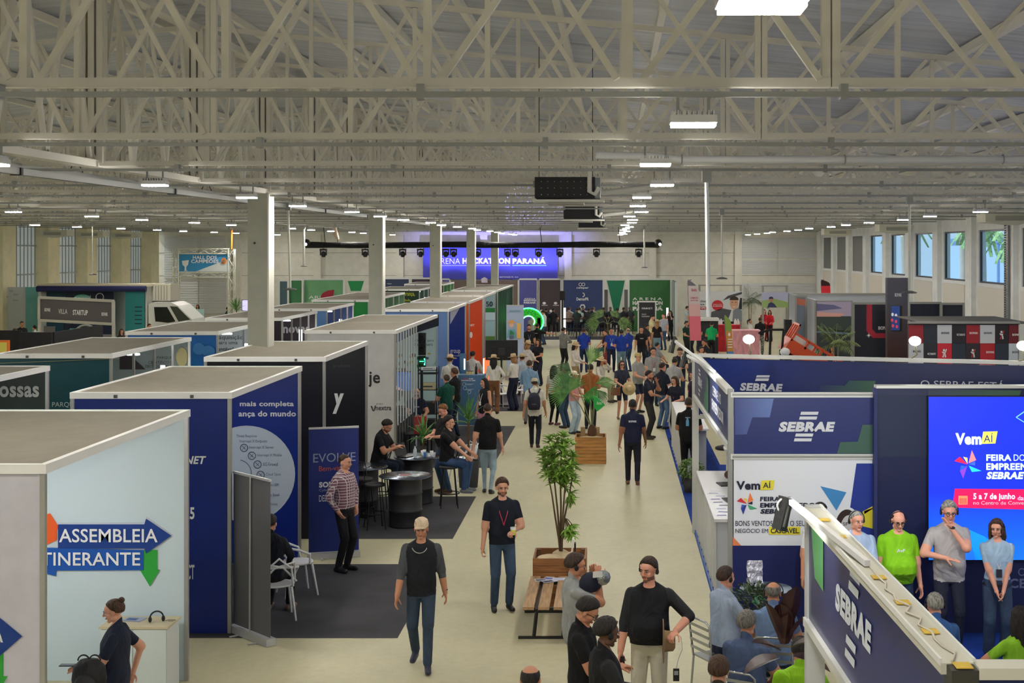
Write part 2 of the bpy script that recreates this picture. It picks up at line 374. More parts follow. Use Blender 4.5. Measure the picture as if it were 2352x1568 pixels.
# ---------------------------------------------------------------- right wall with tall windows
rw = T('wall_right', 'white right wall with deep piers between tall windows', 'wall', (XR, 40, 0), world=True, kind='structure')
wm = C(236, 238, 238, .55, kind='mottle')
DW = [42.7 + 5.05 * i for i in range(-8, 9)]
Z0, Z1 = 3.72, 5.52
P('wall_head', MB().box(XR, XR + .25, YB, YF, Z1, H + 2.6), wm, rw)
P('wall_dado', MB().box(XR, XR + .25, YB, YF, 1.0, Z0), wm, rw)
P('wall_plinth', MB().box(XR, XR + .25, YB, YF, 0, .9), wm, rw)
P('wall_face', MB().box(XR, XR + .25, YB, DW[0] - 3.4, .9, Z1), wm, rw)
for i, d in enumerate(DW):
    d0 = d - 3.4
    P('pier', MB().box(XR - .16, XR, d + .35, d + 1.2, 0, H + 1.4), wm, rw)
    P('wall_face', MB().box(XR, XR + .25, d, d + 1.65 if i < 16 else YF, Z0, Z1), wm, rw)
    P('dado_panel', MB().box(XR - .06, XR - .01, d0 + .1, d - .1, 1.15, Z0 - .12), C(222, 216, 206, .5), rw)
    if i < 14:
        wn = T('window_%d' % (i + 1), 'tall window in the right wall, %s from the mezzanine end' % ordn(i + 1), 'window', (XR + .1, d - 1.7, Z0), world=True, kind='structure')
        fm = C(70, 74, 78, .4, .4)
        f = MB().box(XR + .05, XR + .12, d0, d0 + .06, Z0, Z1).box(XR + .05, XR + .12, d - .06, d, Z0, Z1).box(XR + .05, XR + .12, d0, d, Z0, Z0 + .06).box(XR + .05, XR + .12, d0, d, Z1 - .06, Z1)
        P('window_frame', f, fm, wn)
        P('glass_pane', MB().box(XR + .08, XR + .09, d0 + .06, d - .06, Z0 + .06, Z1 - .06), C(214, 230, 240, .1, kind='glass'), wn)
    else:
        P('blind', MB().box(XR + .02, XR + .08, d0, d, Z0, Z1), C(110, 112, 112, .6), rw)
vs = MB()
for i in range(70): vs.box(XR - .24, XR - .17, 43.4, 43.75, .6 + i * .075, .64 + i * .075)
tag(P('cable_ladder', vs.box(XR - .24, XR - .18, 43.36, 43.4, .5, 5.9).box(XR - .24, XR - .18, 43.75, 43.79, .5, 5.9), C(130, 132, 134, .4, .4)), 'vertical perforated metal cable ladder on the right wall pier', 'cable ladder')
# ---------------------------------------------------------------- left wall: translucent ribbed sheets between piers
lw_ = T('wall_left', 'left wall of ribbed translucent sheets between cream piers', 'wall', (XL, 40, 0), world=True, kind='structure')
lm = C(240, 230, 192, .6, kind='mottle')
P('wall_dado', MB().box(XL - .25, XL, YB, YF, 0, 2.6), lm, lw_)
P('wall_head', MB().box(XL - .25, XL, YB, YF, 6.15, H + 3), lm, lw_)
for i in range(17):
    d = YF - .6 - 5.1 * i
    P('pier', MB().box(XL - .2, XL + .55, d - 1.5, d - .1, 0, 6.15), lm, lw_)
    if d - 5.1 > YB:
        s_ = P('translucent_sheet', MB().box(XL - .12, XL - .08, d - 5.1, d - 1.5, 2.6, 6.15), C(205, 208, 205, .5, kind='poly'), lw_)
        rb = MB()
        for q in range(9): yy = d - 5.0 + q * .42; rb.box(XL - .08, XL - .04, yy, yy + .04, 2.6, 6.15)
        rb.box(XL - .08, XL - .02, d - 5.1, d - 1.5, 3.6, 3.66).box(XL - .08, XL - .02, d - 5.1, d - 1.5, 5.0, 5.06)
        P('glazing_bars', rb, C(165, 168, 168, .5), lw_, kind='stuff')
# ---------------------------------------------------------------- outdoors seen through the windows
tag(P('ground_outside', MB().box(XR + .3, 90, -30, 130, -.35, -.02), C(150, 148, 140)), 'pale paving outside the right windows', 'ground', None, 'structure')
nb = T('neighbour_building', 'pale blue grey building outside beyond the right windows', 'building', (40, 60, 0), world=True)
P('facade', MB().box(36, 40, 20, 150, 0, 5.4), C(196, 216, 240, .6), nb); P('roof_band', MB().box(35.8, 40, 20, 150, 5.4, 5.9), C(130, 160, 205, .6), nb)
for i in range(14): P('facade_rib', MB().box(35.9, 36, 22 + i * 9, 22.6 + i * 9, 0, 5.4), C(120, 155, 205), nb)
rng = random.Random(3)
for i, (x, y, h) in enumerate(((17, 54, 6.2), (18.5, 63, 6.6), (20, 76, 6.8), (17.5, 84, 7.0), (24, 96, 7))):
    t = T('palm_tree', 'palm with a pale trunk outside the right windows, %s from the near end' % ordn(i + 1), 'palm tree', (x, y, 0), world=True)
    P('trunk', MB().tube([(x, y, 0), (x + .1, y, h * .5), (x, y, h)], [.3, .24, .26], 8), C(225, 205, 190, .9, kind='mottle', sc=3), t)
    fr = MB()
    for j in range(34):
        a = rng.random() * 6.28; e = rng.uniform(-.8, 1.1); L_ = 2.0
        p = [Vector((x, y, h)) + Vector((math.cos(a) * math.cos(e) * q * L_, math.sin(a) * math.cos(e) * q * L_, math.sin(e) * q * L_ - 1.0 * q * q)) for q in (0, .35, .7, 1)]
        sd = Vector((-math.sin(a), math.cos(a), 0))
        for q in range(3): fr.add([p[q] - sd * .13, p[q] + sd * .13, p[q + 1] + sd * .1, p[q + 1] - sd * .1], [(0, 1, 2, 3)])
    P('fronds', fr, C(175, 208, 140, .6, kind='leaf'), t)
for i, (x, y, h, r_) in enumerate(((16, 47.5, 3.6, 1.9), (19, 58, 3.2, 1.6), (22, 69, 3.4, 2.2))):
    t = T('garden_shrub', 'leafy green shrub outside the right windows, %s from the near end' % ordn(i + 1), 'shrub', (x, y, 0), world=True)
    P('stem', MB().tube([(x, y, 0), (x, y, h)], .12), C(110, 90, 70), t)
    fo = MB()
    for j in range(900):
        a = rng.random() * 6.28; e = math.acos(rng.uniform(-1, 1)); q = r_ * rng.uniform(.55, 1)
        c = Vector((x + q * math.sin(e) * math.cos(a), y + q * math.sin(e) * math.sin(a), h + .5 + q * math.cos(e)))
        u = Vector((rng.gauss(0, 1), rng.gauss(0, 1), rng.gauss(0, 1))).normalized(); v = u.orthogonal().normalized()
        fo.add([c - u * .16, c + v * .08, c + u * .16, c - v * .08], [(0, 1, 2, 3)])
    P('leaves', fo, C(180, 215, 150, .6, kind='leaf'), t, kind='stuff')
# ---------------------------------------------------------------- ceiling lights
lens = C(255, 250, 240, .4, emit=LAMP_EMIT); hous = C(205, 205, 205, .4, .3)
def lamp_proto():
    t = T('ceiling_light', 'x', 'ceiling light')
    h = MB().box(-.15, .15, -.1, .1, .02, .07)
    for i in range(9): h.box(-.14 + i * .033, -.13 + i * .033, -.09, .09, .07, .1)
    P('housing', h, hous, t)
    P('light_panel', MB().box(-.143, .143, -.09, .09, 0, .018), lens, t)
    for sx in (-.1, .1): P('hanger', MB().box(sx - .01, sx + .01, -.01, .01, .06, .19), steel, t)
    return t
lp = None
ROWS = ((-20.2, 'farthest left'), (-13.3, 'over the left nave'), (-5.9, 'over the left booths'), (.5, 'over the aisle'), (8.1, 'over the right booths'))
for ri, (X, rn) in enumerate(ROWS):
    for k, D in enumerate(TD):
        K = k - 5
        if K < -4: continue
        jx = .12 * math.sin(K * 2.3 + ri)
        lb = 'LED ceiling lamp, %s from the camera in the row %s' % (ordn(K + 2), rn) if K >= -1 else 'LED ceiling lamp, %s behind the camera in the row %s' % (ordn(-K - 1), rn)
        lc = (X + jx, D + (0 if K < 0 else -.12), H + .81 - .018)
        if K == -1: lc = (X, 4.72, H + .805)
        gname = 'LED ceiling lamps hung in rows under the trusses'
        if lp is None: lp = lamp_proto(); o = lp; o.location = lc; tag(o, lb, None, gname)
        else: o = copy_tree(lp, None, lc, label=lb, group=gname)
# ================================================================ MODULAR BOOTHS ON THE LEFT
rail = C(246, 245, 242, .45); roofc = C(130, 123, 110, .75, kind='mottle', sc=1.3)
BXR, BW, BZ = -4.87, 2.02, 3.07
def booth(label, D0, D1, xr=BXR, front=(30, 50, 130), back=(30, 50, 130), units=1, zt=BZ, frontmat=None, backmat=None, posts=0, wd=BW, side=None, light=False, strip=34, group='modular fair booths with grey cloth roofs'):
    xl = xr - wd
    t = T('fair_booth', label, 'booth', ((xr + xl) / 2, D0, 0), world=True, group=group)
    fm = frontmat or C(*front, .45, kind='mottle'); bm = backmat or C(*back, .45)
    P('front_wall', MB().box(xl + .03, xr - .03, D0, D0 + .03, 0, zt - .08), fm, t)
    P('left_wall', MB().box(xl, xl + .03, D0 + .04, D1, 0, zt - .08), bm, t)
    P('back_wall', MB().box(xl + .03, xr - .03, D1 - .03, D1, 0, zt - .08), bm, t)
    for i, (x, y) in enumerate(((xr - .02, D0 + .015), (xr - .02, D1 - .015), (xl + .0, D0 + .015))):
        P('post', MB().box(x - .022, x + .022, y - .025, y + .025, 0, zt - .08), ALU(), t)
    P('top_rail', MB().box(xl - .02, xr + .02, D0 - .03, D0 + .03, zt - .08, zt), rail, t)
    P('top_rail', MB().box(xr - .04, xr + .02, D0 + .03, D1, zt - .08, zt), rail, t)
    P('top_rail', MB().box(xl - .02, xl + .03, D0 + .03, D1, zt - .08, zt), rail, t)
    P('top_rail', MB().box(xl + .03, xr - .04, D1 - .05, D1, zt - .08, zt), rail, t)
    for u in range(units):
        ya = D0 + .035 + (D1 - D0 - .09) * u / units; yb = D0 + .035 + (D1 - D0 - .09) * (u + 1) / units - .02
        mb = MB(); n, m_ = 8, 8; vs = []
        rr = random.Random(int(D0 * 10) + u)
        for i in range(n + 1):
            for j in range(m_ + 1):
                a, b = i / n, j / m_; edge = min(a, 1 - a, b, 1 - b)
                vs.append((xl + .035 + (wd - .085) * a, ya + (yb - ya) * b, zt - .012 - .05 * min(1, edge * 5) + rr.uniform(-.008, .008) * min(1, edge * 6)))
        mb.add(vs, [(i * (m_ + 1) + j, (i + 1) * (m_ + 1) + j, (i + 1) * (m_ + 1) + j + 1, i * (m_ + 1) + j + 1) for i in range(n) for j in range(m_)], 0, True)
        P('roof_cloth', mb, roofc, t)
    for i in range(posts):
        y = D0 + (D1 - D0) * (i + 1) / (posts + 1); P('post', MB().box(xr - .03, xr + .01, y - .02, y + .02, 0, zt - .08), ALU(), t)
    if side:
        y0, y1, cm = side; P('side_wall', MB().box(xr - .03, xr - .005, y0, y1, 0, zt - .08), cm, t)
    for s_ in (.28, .76):
        x = xl + wd * s_; P('clip', MB().box(x - .02, x + .02, D0 - .055, D0 - .03, zt - .07, zt - .03), C(90, 90, 90, .4, .6), t)
    if strip: P('lamp_strip', MB().box(xl + .3, xr - .3, (D0 + D1) / 2, (D0 + D1) / 2 + .06, zt - .2, zt - .17), C(255, 255, 255, .3, emit=strip), t)
    if light:
        P('lamp_tube', MB().tube([(xr - .25, D1 - 1.0, zt - .9), (xr - .25, D1 - 1.0, zt - .5)], .045, 8), C(255, 255, 250, .3, emit=14), t)
    return t
def carpet(label, D0, D1, x0=-6.8, x1=-2.72, c=(72, 72, 76)):
    t = P('carpet', MB().box(x0, x1, D0, D1, .001, .006), C(*c, .9, kind='carpet', spec=.1)); return tag(t, label, 'carpet', 'grey carpets laid in front of the left booths')
carpet('dark grey carpet under the man in the plaid shirt', 17.52, 21.6)
carpet('dark grey carpet under the black drum tables', 23.5, 27.5)
carpet('long dark grey carpet by the potted yucca plants', 31.1, 38.4)
carpet('dark grey carpet under the woman in navy flared trousers', 41.9, 46.9)
NAVYB = (12, 36, 118)
# --- A: assembleia itinerante
A = booth('nearest booth, white with printed arrows and blue lettering', 11.83, 15.83, -4.83, wd=4.2, strip=42, front=(206, 204, 216), back=(206, 222, 228))
bl = C(22, 62, 140, .4); blb = C(24, 88, 178, .4); gn = C(48, 168, 62, .4); og = C(238, 98, 38, .4); wp = C(240, 240, 240, .5); ed = C(205, 210, 222, .5)
DA = 15.8
Q([(132, 1200), (332, 1199), (337, 1186), (398, 1229), (336, 1273), (331, 1262), (132, 1262)], DA, ed, A, 1)
Q([(108, 1180), (116, 1178), (139, 1214), (132, 1215), (131, 1240), (108, 1250), (80, 1250), (80, 1215), (92, 1215)], DA, og, A, 2)
Q([(331, 1262), (362, 1262), (362, 1308), (368, 1308), (345, 1346), (321, 1306), (331, 1306)], DA, gn, A, 2)
Q([(40, 1255), (331, 1262), (331, 1308), (131, 1309), (130, 1322), (108, 1316), (30, 1282)], DA, blb, A, 3)
Q([(135, 1203), (333, 1203), (337, 1190), (395, 1229), (337, 1270), (333, 1258), (135, 1258)], DA, bl, A, 4)
ptx('ASSEMBLEIA', 138, 1213, 364, 1244, DA, wp, A, 5, bold=.012)
ptx('ITINERANTE', 88, 1267, 324, 1297, DA, wp, A, 5, bold=.012)
DB = 11.83
Q([(-190, 1435), (-8, 1432), (-4, 1414), (52, 1460), (0, 1506), (-4, 1494), (-190, 1494)], DB, bl, A, 2)
ptx('ASSEMBLEIA', -195, 1436, 9, 1474, DB, wp, A, 3, bold=.02)
Q([(-30, 1494), (8, 1492), (8, 1552), (18, 1552), (-10, 1600), (-40, 1552), (-30, 1552)], DB, gn, A, 1)
# --- B: security firm
B = booth('deep blue booth with a white disc of printed services', 17.72, 21.69, front=NAVYB, back=(20, 48, 140))
DC = 21.66
Q(ell(567, 1088, 111, 111, 0, 360, 48), DC, C(205, 218, 228, .5), B, 1, name='logo_disc')
for i, (y, s) in enumerate(((1002, 'Threat Response'), (1014, 'Intercept X Endpoint'), (1028, 'Intercept X Server'), (1046, 'Intercept X Mobile'), (1066, 'XG Firewall'), (1090, 'Cloud Optix'), (1114, 'Sophos UEM'), (1137, 'Sophos Email'), (1158, 'Synch Threat'))):
    x = (543, 551, 573, 591, 604, 611, 609, 604, 600)[i]; wdt = len(s) * 3.15
    ptx(s, x, y - 4.5, x + wdt, y + 3.5, DC, C(90, 108, 140, .5), B, 2)
    if 1 < i < 7:
        mb = MB(); c = at(x - 12, y, DC) + Vector((0, -.014, 0)); mb.ring(c, .058, .005, 20, 5, 0, 'y'); P('icon_ring', mb, C(40, 55, 100), B)
        P('icon', MB().obox(c + Vector((-.03, 0, -.03)), c + Vector((.03, 0, .03)), .01, .004).obox(c + Vector((.03, 0, -.03)), c + Vector((-.03, 0, .03)), .01, .004), C(40, 55, 100), B)
mb = MB(); mb.ring(at(548, 1085, DC) + Vector((0, -.014, 0)), .2, .005, 24, 5, 0, 'y', -80, 80); P('arc_line', mb, C(90, 108, 140), B)
ptx('mais completa', 551, 921, 675, 936, DC, wp, B, 1, bold=.03)
ptx('ança do mundo', 548, 943, 680, 959, DC, wp, B, 1, bold=.03)
ptx('NET', 425, 1047, 474, 1065, 17.72, wp, B, 1, bold=.03, shear=.25)
ptx('25', 424, 1164, 447, 1192, 17.72, wp, B, 1, bold=.03)
ptx('CONNECT', 380, 1296, 447, 1330, 17.72, wp, B, 1, bold=.02)
# --- C: black
Cc = booth('black booth with a large white letter y', 23.5, 27.55, front=(24, 24, 32), back=(26, 28, 36))
ptx('y', 764, 903, 790, 950, 27.5, wp, Cc, 1, bold=.05, shear=.15)
ptx('produtos', 766, 836, 804, 845, 27.5, C(70, 72, 80), Cc, 1)
# --- D: light grey two-unit booth with vertical slats
Dd = booth('long pale grey booth with white vertical slats and a television', 31.15, 38.45, front=(206, 206, 208), back=(196, 220, 222), units=2)
D0 = 31.15
ptx('je', 846, 853, 873, 889, D0, C(40, 40, 42), Dd, 1, bold=.02)
ptx('nextra', 863, 932, 899, 942, D0, C(60, 60, 62), Dd, 1, bold=.02)
ptx('grupo', 864, 926, 880, 930, D0, C(60, 60, 62), Dd, 1)
Q([(851, 932), (855, 932), (858, 942), (861, 931), (864, 931), (860, 944), (856, 944)], D0, C(60, 60, 62), Dd, 1)
for i in range(8):
    y = 31.5 + i * .42; P('slat', MB().box(BXR - .035, BXR - .01, y, y + .09, 0, 2.98), C(222, 228, 232, .4), Dd)
P('header_panel', MB().box(BXR - .036, BXR - .01, 31.2, 34.2, .0, .9), C(60, 62, 68, .4), Dd)
DD = 38.4
Q([(905, 738), (1008, 722), (1008, 748), (955, 764), (905, 790)], DD, C(40, 44, 62), Dd, 1, name='print')
Q([(905, 748), (940, 745), (935, 775), (905, 790)], DD, C(60, 120, 190), Dd, 2, name='print')
ptx('Soluções para', 950, 778, 996, 786, DD, C(70, 90, 110), Dd, 2); ptx('datacenters', 950, 787, 994, 794, DD, C(70, 90, 110), Dd, 2)
rr = random.Random(5)
for i in range(26):
    x, y = rr.uniform(900, 1004), rr.uniform(806, 846); c = rr.choice(((70, 120, 60), (150, 170, 170), (60, 100, 130), (190, 170, 60), (120, 60, 60)))
    Q(rect(x, y, x + rr.uniform(4, 12), y + rr.uniform(3, 8)), DD, C(*c), Dd, 2 + i % 3, name='print')
# --- E..H further along the aisle
E = booth('pale blue booth with a navy interior and the word group', 41.95, 46.85, -4.97, front=(92, 122, 176), back=(20, 50, 140))
Q([(1034, 711), (1060, 700), (1034, 745)], 46.8, C(200, 205, 215), E, 1, name='print')
ptx('group', 1034, 803, 1057, 814, 46.8, wp, E, 1); ptx('do brasil', 1036, 815, 1055, 818, 46.8, wp, E, 1)
Fo = booth('bright orange booth with white lettering', 48.0, 53.0, -4.97, front=(236, 110, 30), back=(226, 84, 36))
ptx('NET', 1078, 744, 1090, 749, 52.9, wp, Fo, 1, bold=.03); Q(ell(1082, 769, 3.4, 7), 52.9, wp, Fo, 1)
G = booth('booth with a green striped print and the number 50', 54.4, 59.2, -5.02, front=(190, 205, 215), back=(170, 200, 210))
Q(rect(1104, 707, 1137, 717), 59.1, C(40, 130, 60), G, 1, name='print'); ptx('50', 1116, 692, 1132, 704, 59.1, C(40, 50, 60), G, 2, bold=.03)
Q(rect(1104, 772, 1137, 800), 59.1, C(90, 130, 60), G, 1, name='print'); Q(rect(1104, 717, 1137, 735), 59.1, C(200, 220, 230), G, 1, name='print')
ptx('5', 1105, 694, 1109, 708, 59.1, C(150, 40, 40), G, 3, bold=.03)
Hh = booth('dark green booth with a slatted aisle side', 61.0, 70.4, -5.08, front=(24, 70, 60), back=(24, 80, 60), units=2)
for i in range(14): y = 61.3 + i * .6; P('slat', MB().box(-5.11, -5.08, y, y + .3, 0, 2.98), C(30, 78, 66), Hh)
# --- second row of booths
X2 = -8.72
J = booth('dark green booth with the word nossas', 17.7, 21.75, X2 - .1, front=(20, 60, 60), back=(38, 52, 46), posts=1, wd=2.2)
ptx('nossas', -22, 886, 90, 912, 21.7, C(190, 192, 190), J, 1, bold=.03)
I = booth('teal booth of the science park with a window side', 24.2, 28.7, X2, front=(18, 72, 84), back=(120, 132, 132), posts=3, light=True)
ptx('PARQUE', 120, 923, 178, 936, 24.2, C(190, 205, 205), I, 1)
for (a, b) in (((0, 834), (274, 823)),): P('printed_line', MB().obox(at(a[0], a[1], 24.18), at(b[0], b[1], 24.18), .012, .006), C(170, 160, 120), I)
ptx('PARQUE', 361, 818, 396, 825, 28.65, C(50, 56, 58), I, 1); ptx('CIENTÍFICO E', 341, 827, 396, 835, 28.65, C(50, 56, 58), I, 1); ptx('TECNOLÓGICO', 333, 836, 396, 844, 28.65, C(50, 56, 58), I, 1)
Q([(275, 812), (296, 812), (334, 848), (275, 848)], 28.65, C(40, 30, 32), I, 1, name='print'); Q(ell(418, 820, 13, 22), 28.65, C(170, 160, 110), I, 1, name='print')
Kk = booth('bright blue booth with two pale leaf shapes', 30.7, 35.0, X2, front=(22, 100, 178), back=(170, 178, 182), posts=1, light=True)
for i, p in enumerate((ell(457, 801, 14, 14, 0, 360, 14), ell(479, 806, 15, 13, 0, 360, 14))): Q(p, 30.68, C(60, 124, 190), Kk, 1 + i)
ptx('aquisição', 503, 770, 559, 782, 34.95, C(50, 55, 60), Kk, 1); ptx('para uma', 500, 785, 546, 793, 34.95, C(50, 55, 60), Kk, 1); ptx('rentável', 496, 797, 536, 806, 34.95, C(50, 55, 60), Kk, 1, bold=.02)
L2 = booth('dark maroon booth with the word novas', 36.7, 40.9, X2, front=(46, 34, 44), back=(40, 28, 38), posts=3, light=True)
ptx('novas', 650, 750, 712, 765, 40.85, C(180, 176, 180), L2, 1, bold=.04)
M = booth('sky blue booth with a navy window side', 42.4, 46.7, X2, front=(96, 140, 200), back=(40, 66, 120), posts=3, light=True)
N_ = booth('green booth with a printed green garden scene', 49.6, 58.0, X2, front=(34, 140, 66), back=(120, 170, 130), units=2, posts=5)
O = booth('dark green booth lettered segurança idade', 62.6, 67.0, X2, front=(22, 52, 40), back=(22, 70, 50), posts=2, light=True)
ptx('segurança,', 916, 672, 953, 682, 62.58, C(170, 180, 60), O, 1, bold=.03); ptx('idade', 926, 686, 943, 692, 62.58, C(170, 180, 60), O, 1, bold=.03)
Pp = booth('small green booth nearest the arena', 71.5, 76, X2, front=(40, 46, 60), back=(60, 140, 60), posts=2)
# ================================================================ FAR LEFT: partition, black drapes, sign, truck, trussed arch
t = T('display_partition', 'white printed partition wall against the far left wall', 'partition', at(40, 760, 64), world=True)
P('panel', MB().box(wx(-60, 64), wx(92, 64), 64, 64.06, 0, 3.12), C(205, 212, 216, .5), t)
P('panel', MB().box(wx(60, 64), wx(92, 64), 63.93, 63.99, 0, 3.12), C(120, 190, 190, .5), t, label='teal end panel')
Q([(0, 700), (12, 700), (12, 755), (0, 755)], 63.95, C(190, 130, 60), t, 2, name='print', label='golden photo print')
for i in range(5): ptx(('Inova', 'Pay', 'Rede', 'Gov', 'Jovem')[i], (2, 14, 22, 32, 30)[i], (674, 682, 668, 676, 690)[i] - 3, (10, 20, 30, 42, 42)[i], (674, 682, 668, 676, 690)[i] + 2, 63.9, C(110, 120, 130), t, 3)
t = T('black_drape_booth', 'low black draped enclosure at the far left', 'booth', at(60, 800, 38), world=True)
P('drape', MB().box(wx(-70, 38), wx(48, 38), 38, 38.08, 0, 2.66), C(24, 24, 28, .8, kind='cloth'), t); P('drape', MB().box(wx(50, 38), wx(124, 38), 37.8, 37.88, 0, 2.62), C(30, 30, 34, .8, kind='cloth'), t)
P('side_drape', MB().box(wx(124, 38), wx(124, 38) + .05, 37.9, 41.5, 0, 2.62), C(26, 26, 30, .8), t)
t = T('small_screen', 'orange framed screen at the left picture edge', 'screen', at(6, 800, 36), world=True)
P('frame', MB().box(wx(-30, 36), wx(19, 36), 36, 36.1, 1.9, 2.52), C(220, 110, 40), t); P('display', MB().box(wx(-26, 36), wx(16, 36), 35.98, 36, 1.95, 2.47), C(150, 140, 60, emit=.4), t); P('stand', MB().box(wx(-8, 36), wx(-3, 36), 36, 36.1, 0, 1.9), BLK(), t)
# Villa Startup sign
t = T('portal_sign', 'grey fascia sign reading VILLA STARTUP on an aluminium frame', 'sign', at(176, 860, 48), world=True)
def tilt(x): return 4 * (x - 91) / 170
x0, x1 = 91, 261
vs = [at(91, 683, 48.3), at(261, 691, 46.8), at(261, 744, 46.8), at(91, 735, 48.3)]
P('sign_board', MB().prism([vs[3], vs[2], vs[1], vs[0]], (0, .08, 0)), C(92, 88, 92, .5), t)
fr = C(190, 188, 180, .4, .3)
for a, b in ((0, 1), (1, 2), (2, 3), (3, 0)): P('frame_rail', MB().obox(vs[a] + Vector((0, -.02, 0)), vs[b] + Vector((0, -.02, 0)), .09, .09), fr, t)
for v in (vs[3], vs[2]): P('post', MB().obox((v.x, v.y, 0), (v.x, v.y, v.z), .09, .09), fr, t)
P('lower_panel', MB().box(wx(95, 48), wx(120, 48), 48.2, 48.25, 0, 2.2), C(92, 88, 92), t); P('lower_panel', MB().box(wx(232, 47), wx(258, 47), 46.9, 46.95, 0, 2.0), C(120, 116, 120), t)
def stx(s, x0, y0, x1, y1, **k):
    D = 48.3 - 1.5 * ((x0 + x1) / 2 - 91) / 170; dr = Vector((vs[1].x - vs[0].x, vs[1].y - vs[0].y, 0)).normalized()
    o = at(x0, y1, 48.3 - 1.5 * (x0 - 91) / 170) + Vector((0, -.03, 0)); txt(s, o, dr, (0, 0, 1), (x1 - x0) * D / F, (y1 - y0) * D / F, wp, t, **k)
stx('VILLA', 135, 709, 163, 720); stx('STARTUP', 168, 711, 215, 723, bold=.03); stx('BIOPARK', 103, 707, 122, 715, bold=.03); stx('BIOPARK', 234, 717, 253, 725, bold=.03)
# truck
t = T('box_truck', 'small white cab truck with an open teal and navy mobile stand body', 'truck', at(260, 820, 62), world=True)
xa, xb = wx(88, 62), wx(338, 62); nv = C(28, 38, 66, .5); te = C(40, 132, 138, .5)
P('cargo_body', MB().box(xa, xa + .12, 62, 64.2, .9, 3.2).box(xb - .1, xb, 62, 64.2, .9, 3.2).box(xa, xb, 64.1, 64.2, .9, 3.2).box(xa, xb, 62, 64.2, .8, .92), C(200, 200, 195), t)
P('roof_panel', MB().box(xa, xb + .1, 61.9, 64.2, 3.2, 3.3), C(214, 205, 180), t)
P('awning_roll', MB().tube([(xa, 61.85, 3.1), (xb, 61.85, 3.1)], .13, 8), C(36, 40, 90), t)
P('side_panel', MB().box(wx(136, 62), wx(250, 62), 62.6, 62.66, .9, 3.15), nv, t, label='navy printed panel')
P('side_panel', MB().box(wx(288, 62), wx(334, 62), 62.0, 62.06, .9, 3.15), te, t, label='teal side panel')
P('side_panel', MB().box(xa + .1, wx(134, 62), 62.6, 62.66, .9, 3.15), C(30, 70, 90), t)
P('doorway', MB().box(wx(262, 62), wx(286, 62), 63.6, 63.66, .9, 3.15), C(190, 225, 215, .5, emit=.35), t, label='lit doorway')
for i in range(5): y = 704 + i * 9.5; P('vent_slot', MB().box(wx(310, 62), wx(326, 62), 61.98, 62, wz(y + 2, 62), wz(y, 62)), C(20, 50, 56), t)
Q(ell(189, 685, 20, 9, 0, 180, 14), 62.6, C(110, 190, 185), t, 1); ptx('nacional', 173, 678, 208, 687, 62.6, wp, t, 2)
mb = MB(); mb.ring(at(229, 682, 62.5), .17, .02, 16, 5, 0, 'y'); P('badge', mb, wp, t)
ptx('SEU', 152, 737, 206, 744, 62.55, C(90, 96, 120), t, 1, bold=.03); Q(rect(160, 754, 208, 762), 62.55, C(110, 190, 190), t, 1, name='print'); ptx('BESIPA.COM.BR', 164, 756, 204, 760, 62.55, nv, t, 2)
P('air_unit', MB().box(wx(340, 63), wx(398, 63), 62.6, 64, wz(690, 63), wz(652, 63)), C(205, 200, 185), t)
for i in range(8): x = wx(344 + i * 6.5, 63); P('air_unit_fin', MB().box(x, x + .03, 62.57, 62.6, wz(688, 63), wz(655, 63)), C(150, 148, 138), t)
cab = [(341, 698), (352, 694), (392, 694), (408, 702), (440, 733), (445, 745), (445, 775), (341, 775)]
mb = MB(); mb.prism([at(x, y, 62) for x, y in reversed(cab)], (0, 1.9, 0)); P('cab', mb, C(214, 214, 210, .35), t)
Q([(354, 705), (384, 705), (403, 738), (386, 741), (357, 738)], 61.98, C(24, 28, 30, .15), t, 1, name='side_window'); Q([(390, 703), (407, 704), (437, 734), (410, 738)], 61.98, C(60, 66, 60, .2), t, 1, name='windscreen')
for x in (192, 405): P('wheel', MB().tube([(wx(x, 62), 61.95, .4), (wx(x, 62), 62.25, .4)], .4, 16), C(25, 25, 25), t)
mb = MB(); mb.ring(at(197, 775, 61.8), .55, .05, 20, 6, 0, 'y', 0, 180); P('wheel_arch', mb, C(170, 172, 170), t)
# trussed arch
t = T('truss_arch', 'tall aluminium box truss arch with a blue banner', 'arch', at(468, 800, 75), world=True)
def boxtruss(p, q, s, parent, mat, seg=.45, r=.03):
    p, q = Vector(p), Vector(q); d = (q - p).normalized(); a = Vector((0, 1, 0)); b = d.cross(a).normalized()
    cs = [a * s / 2 * i + b * s / 2 * j for i, j in ((-1, -1), (1, -1), (1, 1), (-1, 1))]
    for c in cs: P('truss_tube', MB().tube([p + c, q + c], r, 6), mat, parent)
    n = max(2, int((q - p).length / seg)); mb = MB()
    for k in range(4):
        c0, c1 = cs[k], cs[(k + 1) % 4]
        for i in range(n):
            u, v = p + (q - p) * i / n, p + (q - p) * (i + 1) / n
            mb.tube([u + (c0 if i % 2 else c1), v + (c1 if i % 2 else c0)], r * .7, 5)
    P('truss_lacing', mb, mat, parent, kind='stuff')
al = C(222, 222, 208, .4)
for x in (405, 532): boxtruss((wx(x, 75), 75, 0), (wx(x, 75), 75, wz(572, 75)), .3, t, al)
boxtruss((wx(411, 75), 75, wz(577, 75)), (wx(526, 75), 75, wz(577, 75)), .26, t, al)
boxtruss((wx(411, 75), 75, wz(631, 75)), (wx(526, 75), 75, wz(631, 75)), .26, t, al)
P('banner', MB().box(wx(413, 75), wx(527, 75), 74.9, 74.92, wz(623, 75), wz(583, 75)), C(58, 146, 200, .5), t)
Q([(450, 623), (527, 594), (527, 623)], 74.88, C(225, 230, 232), t, 1, name='print')
ptx('HALL DOS', 443, 587, 498, 595, 74.88, wp, t, 1, bold=.03); ptx('CAMPEÕES', 439, 594, 502, 604, 74.88, wp, t, 1, bold=.03)
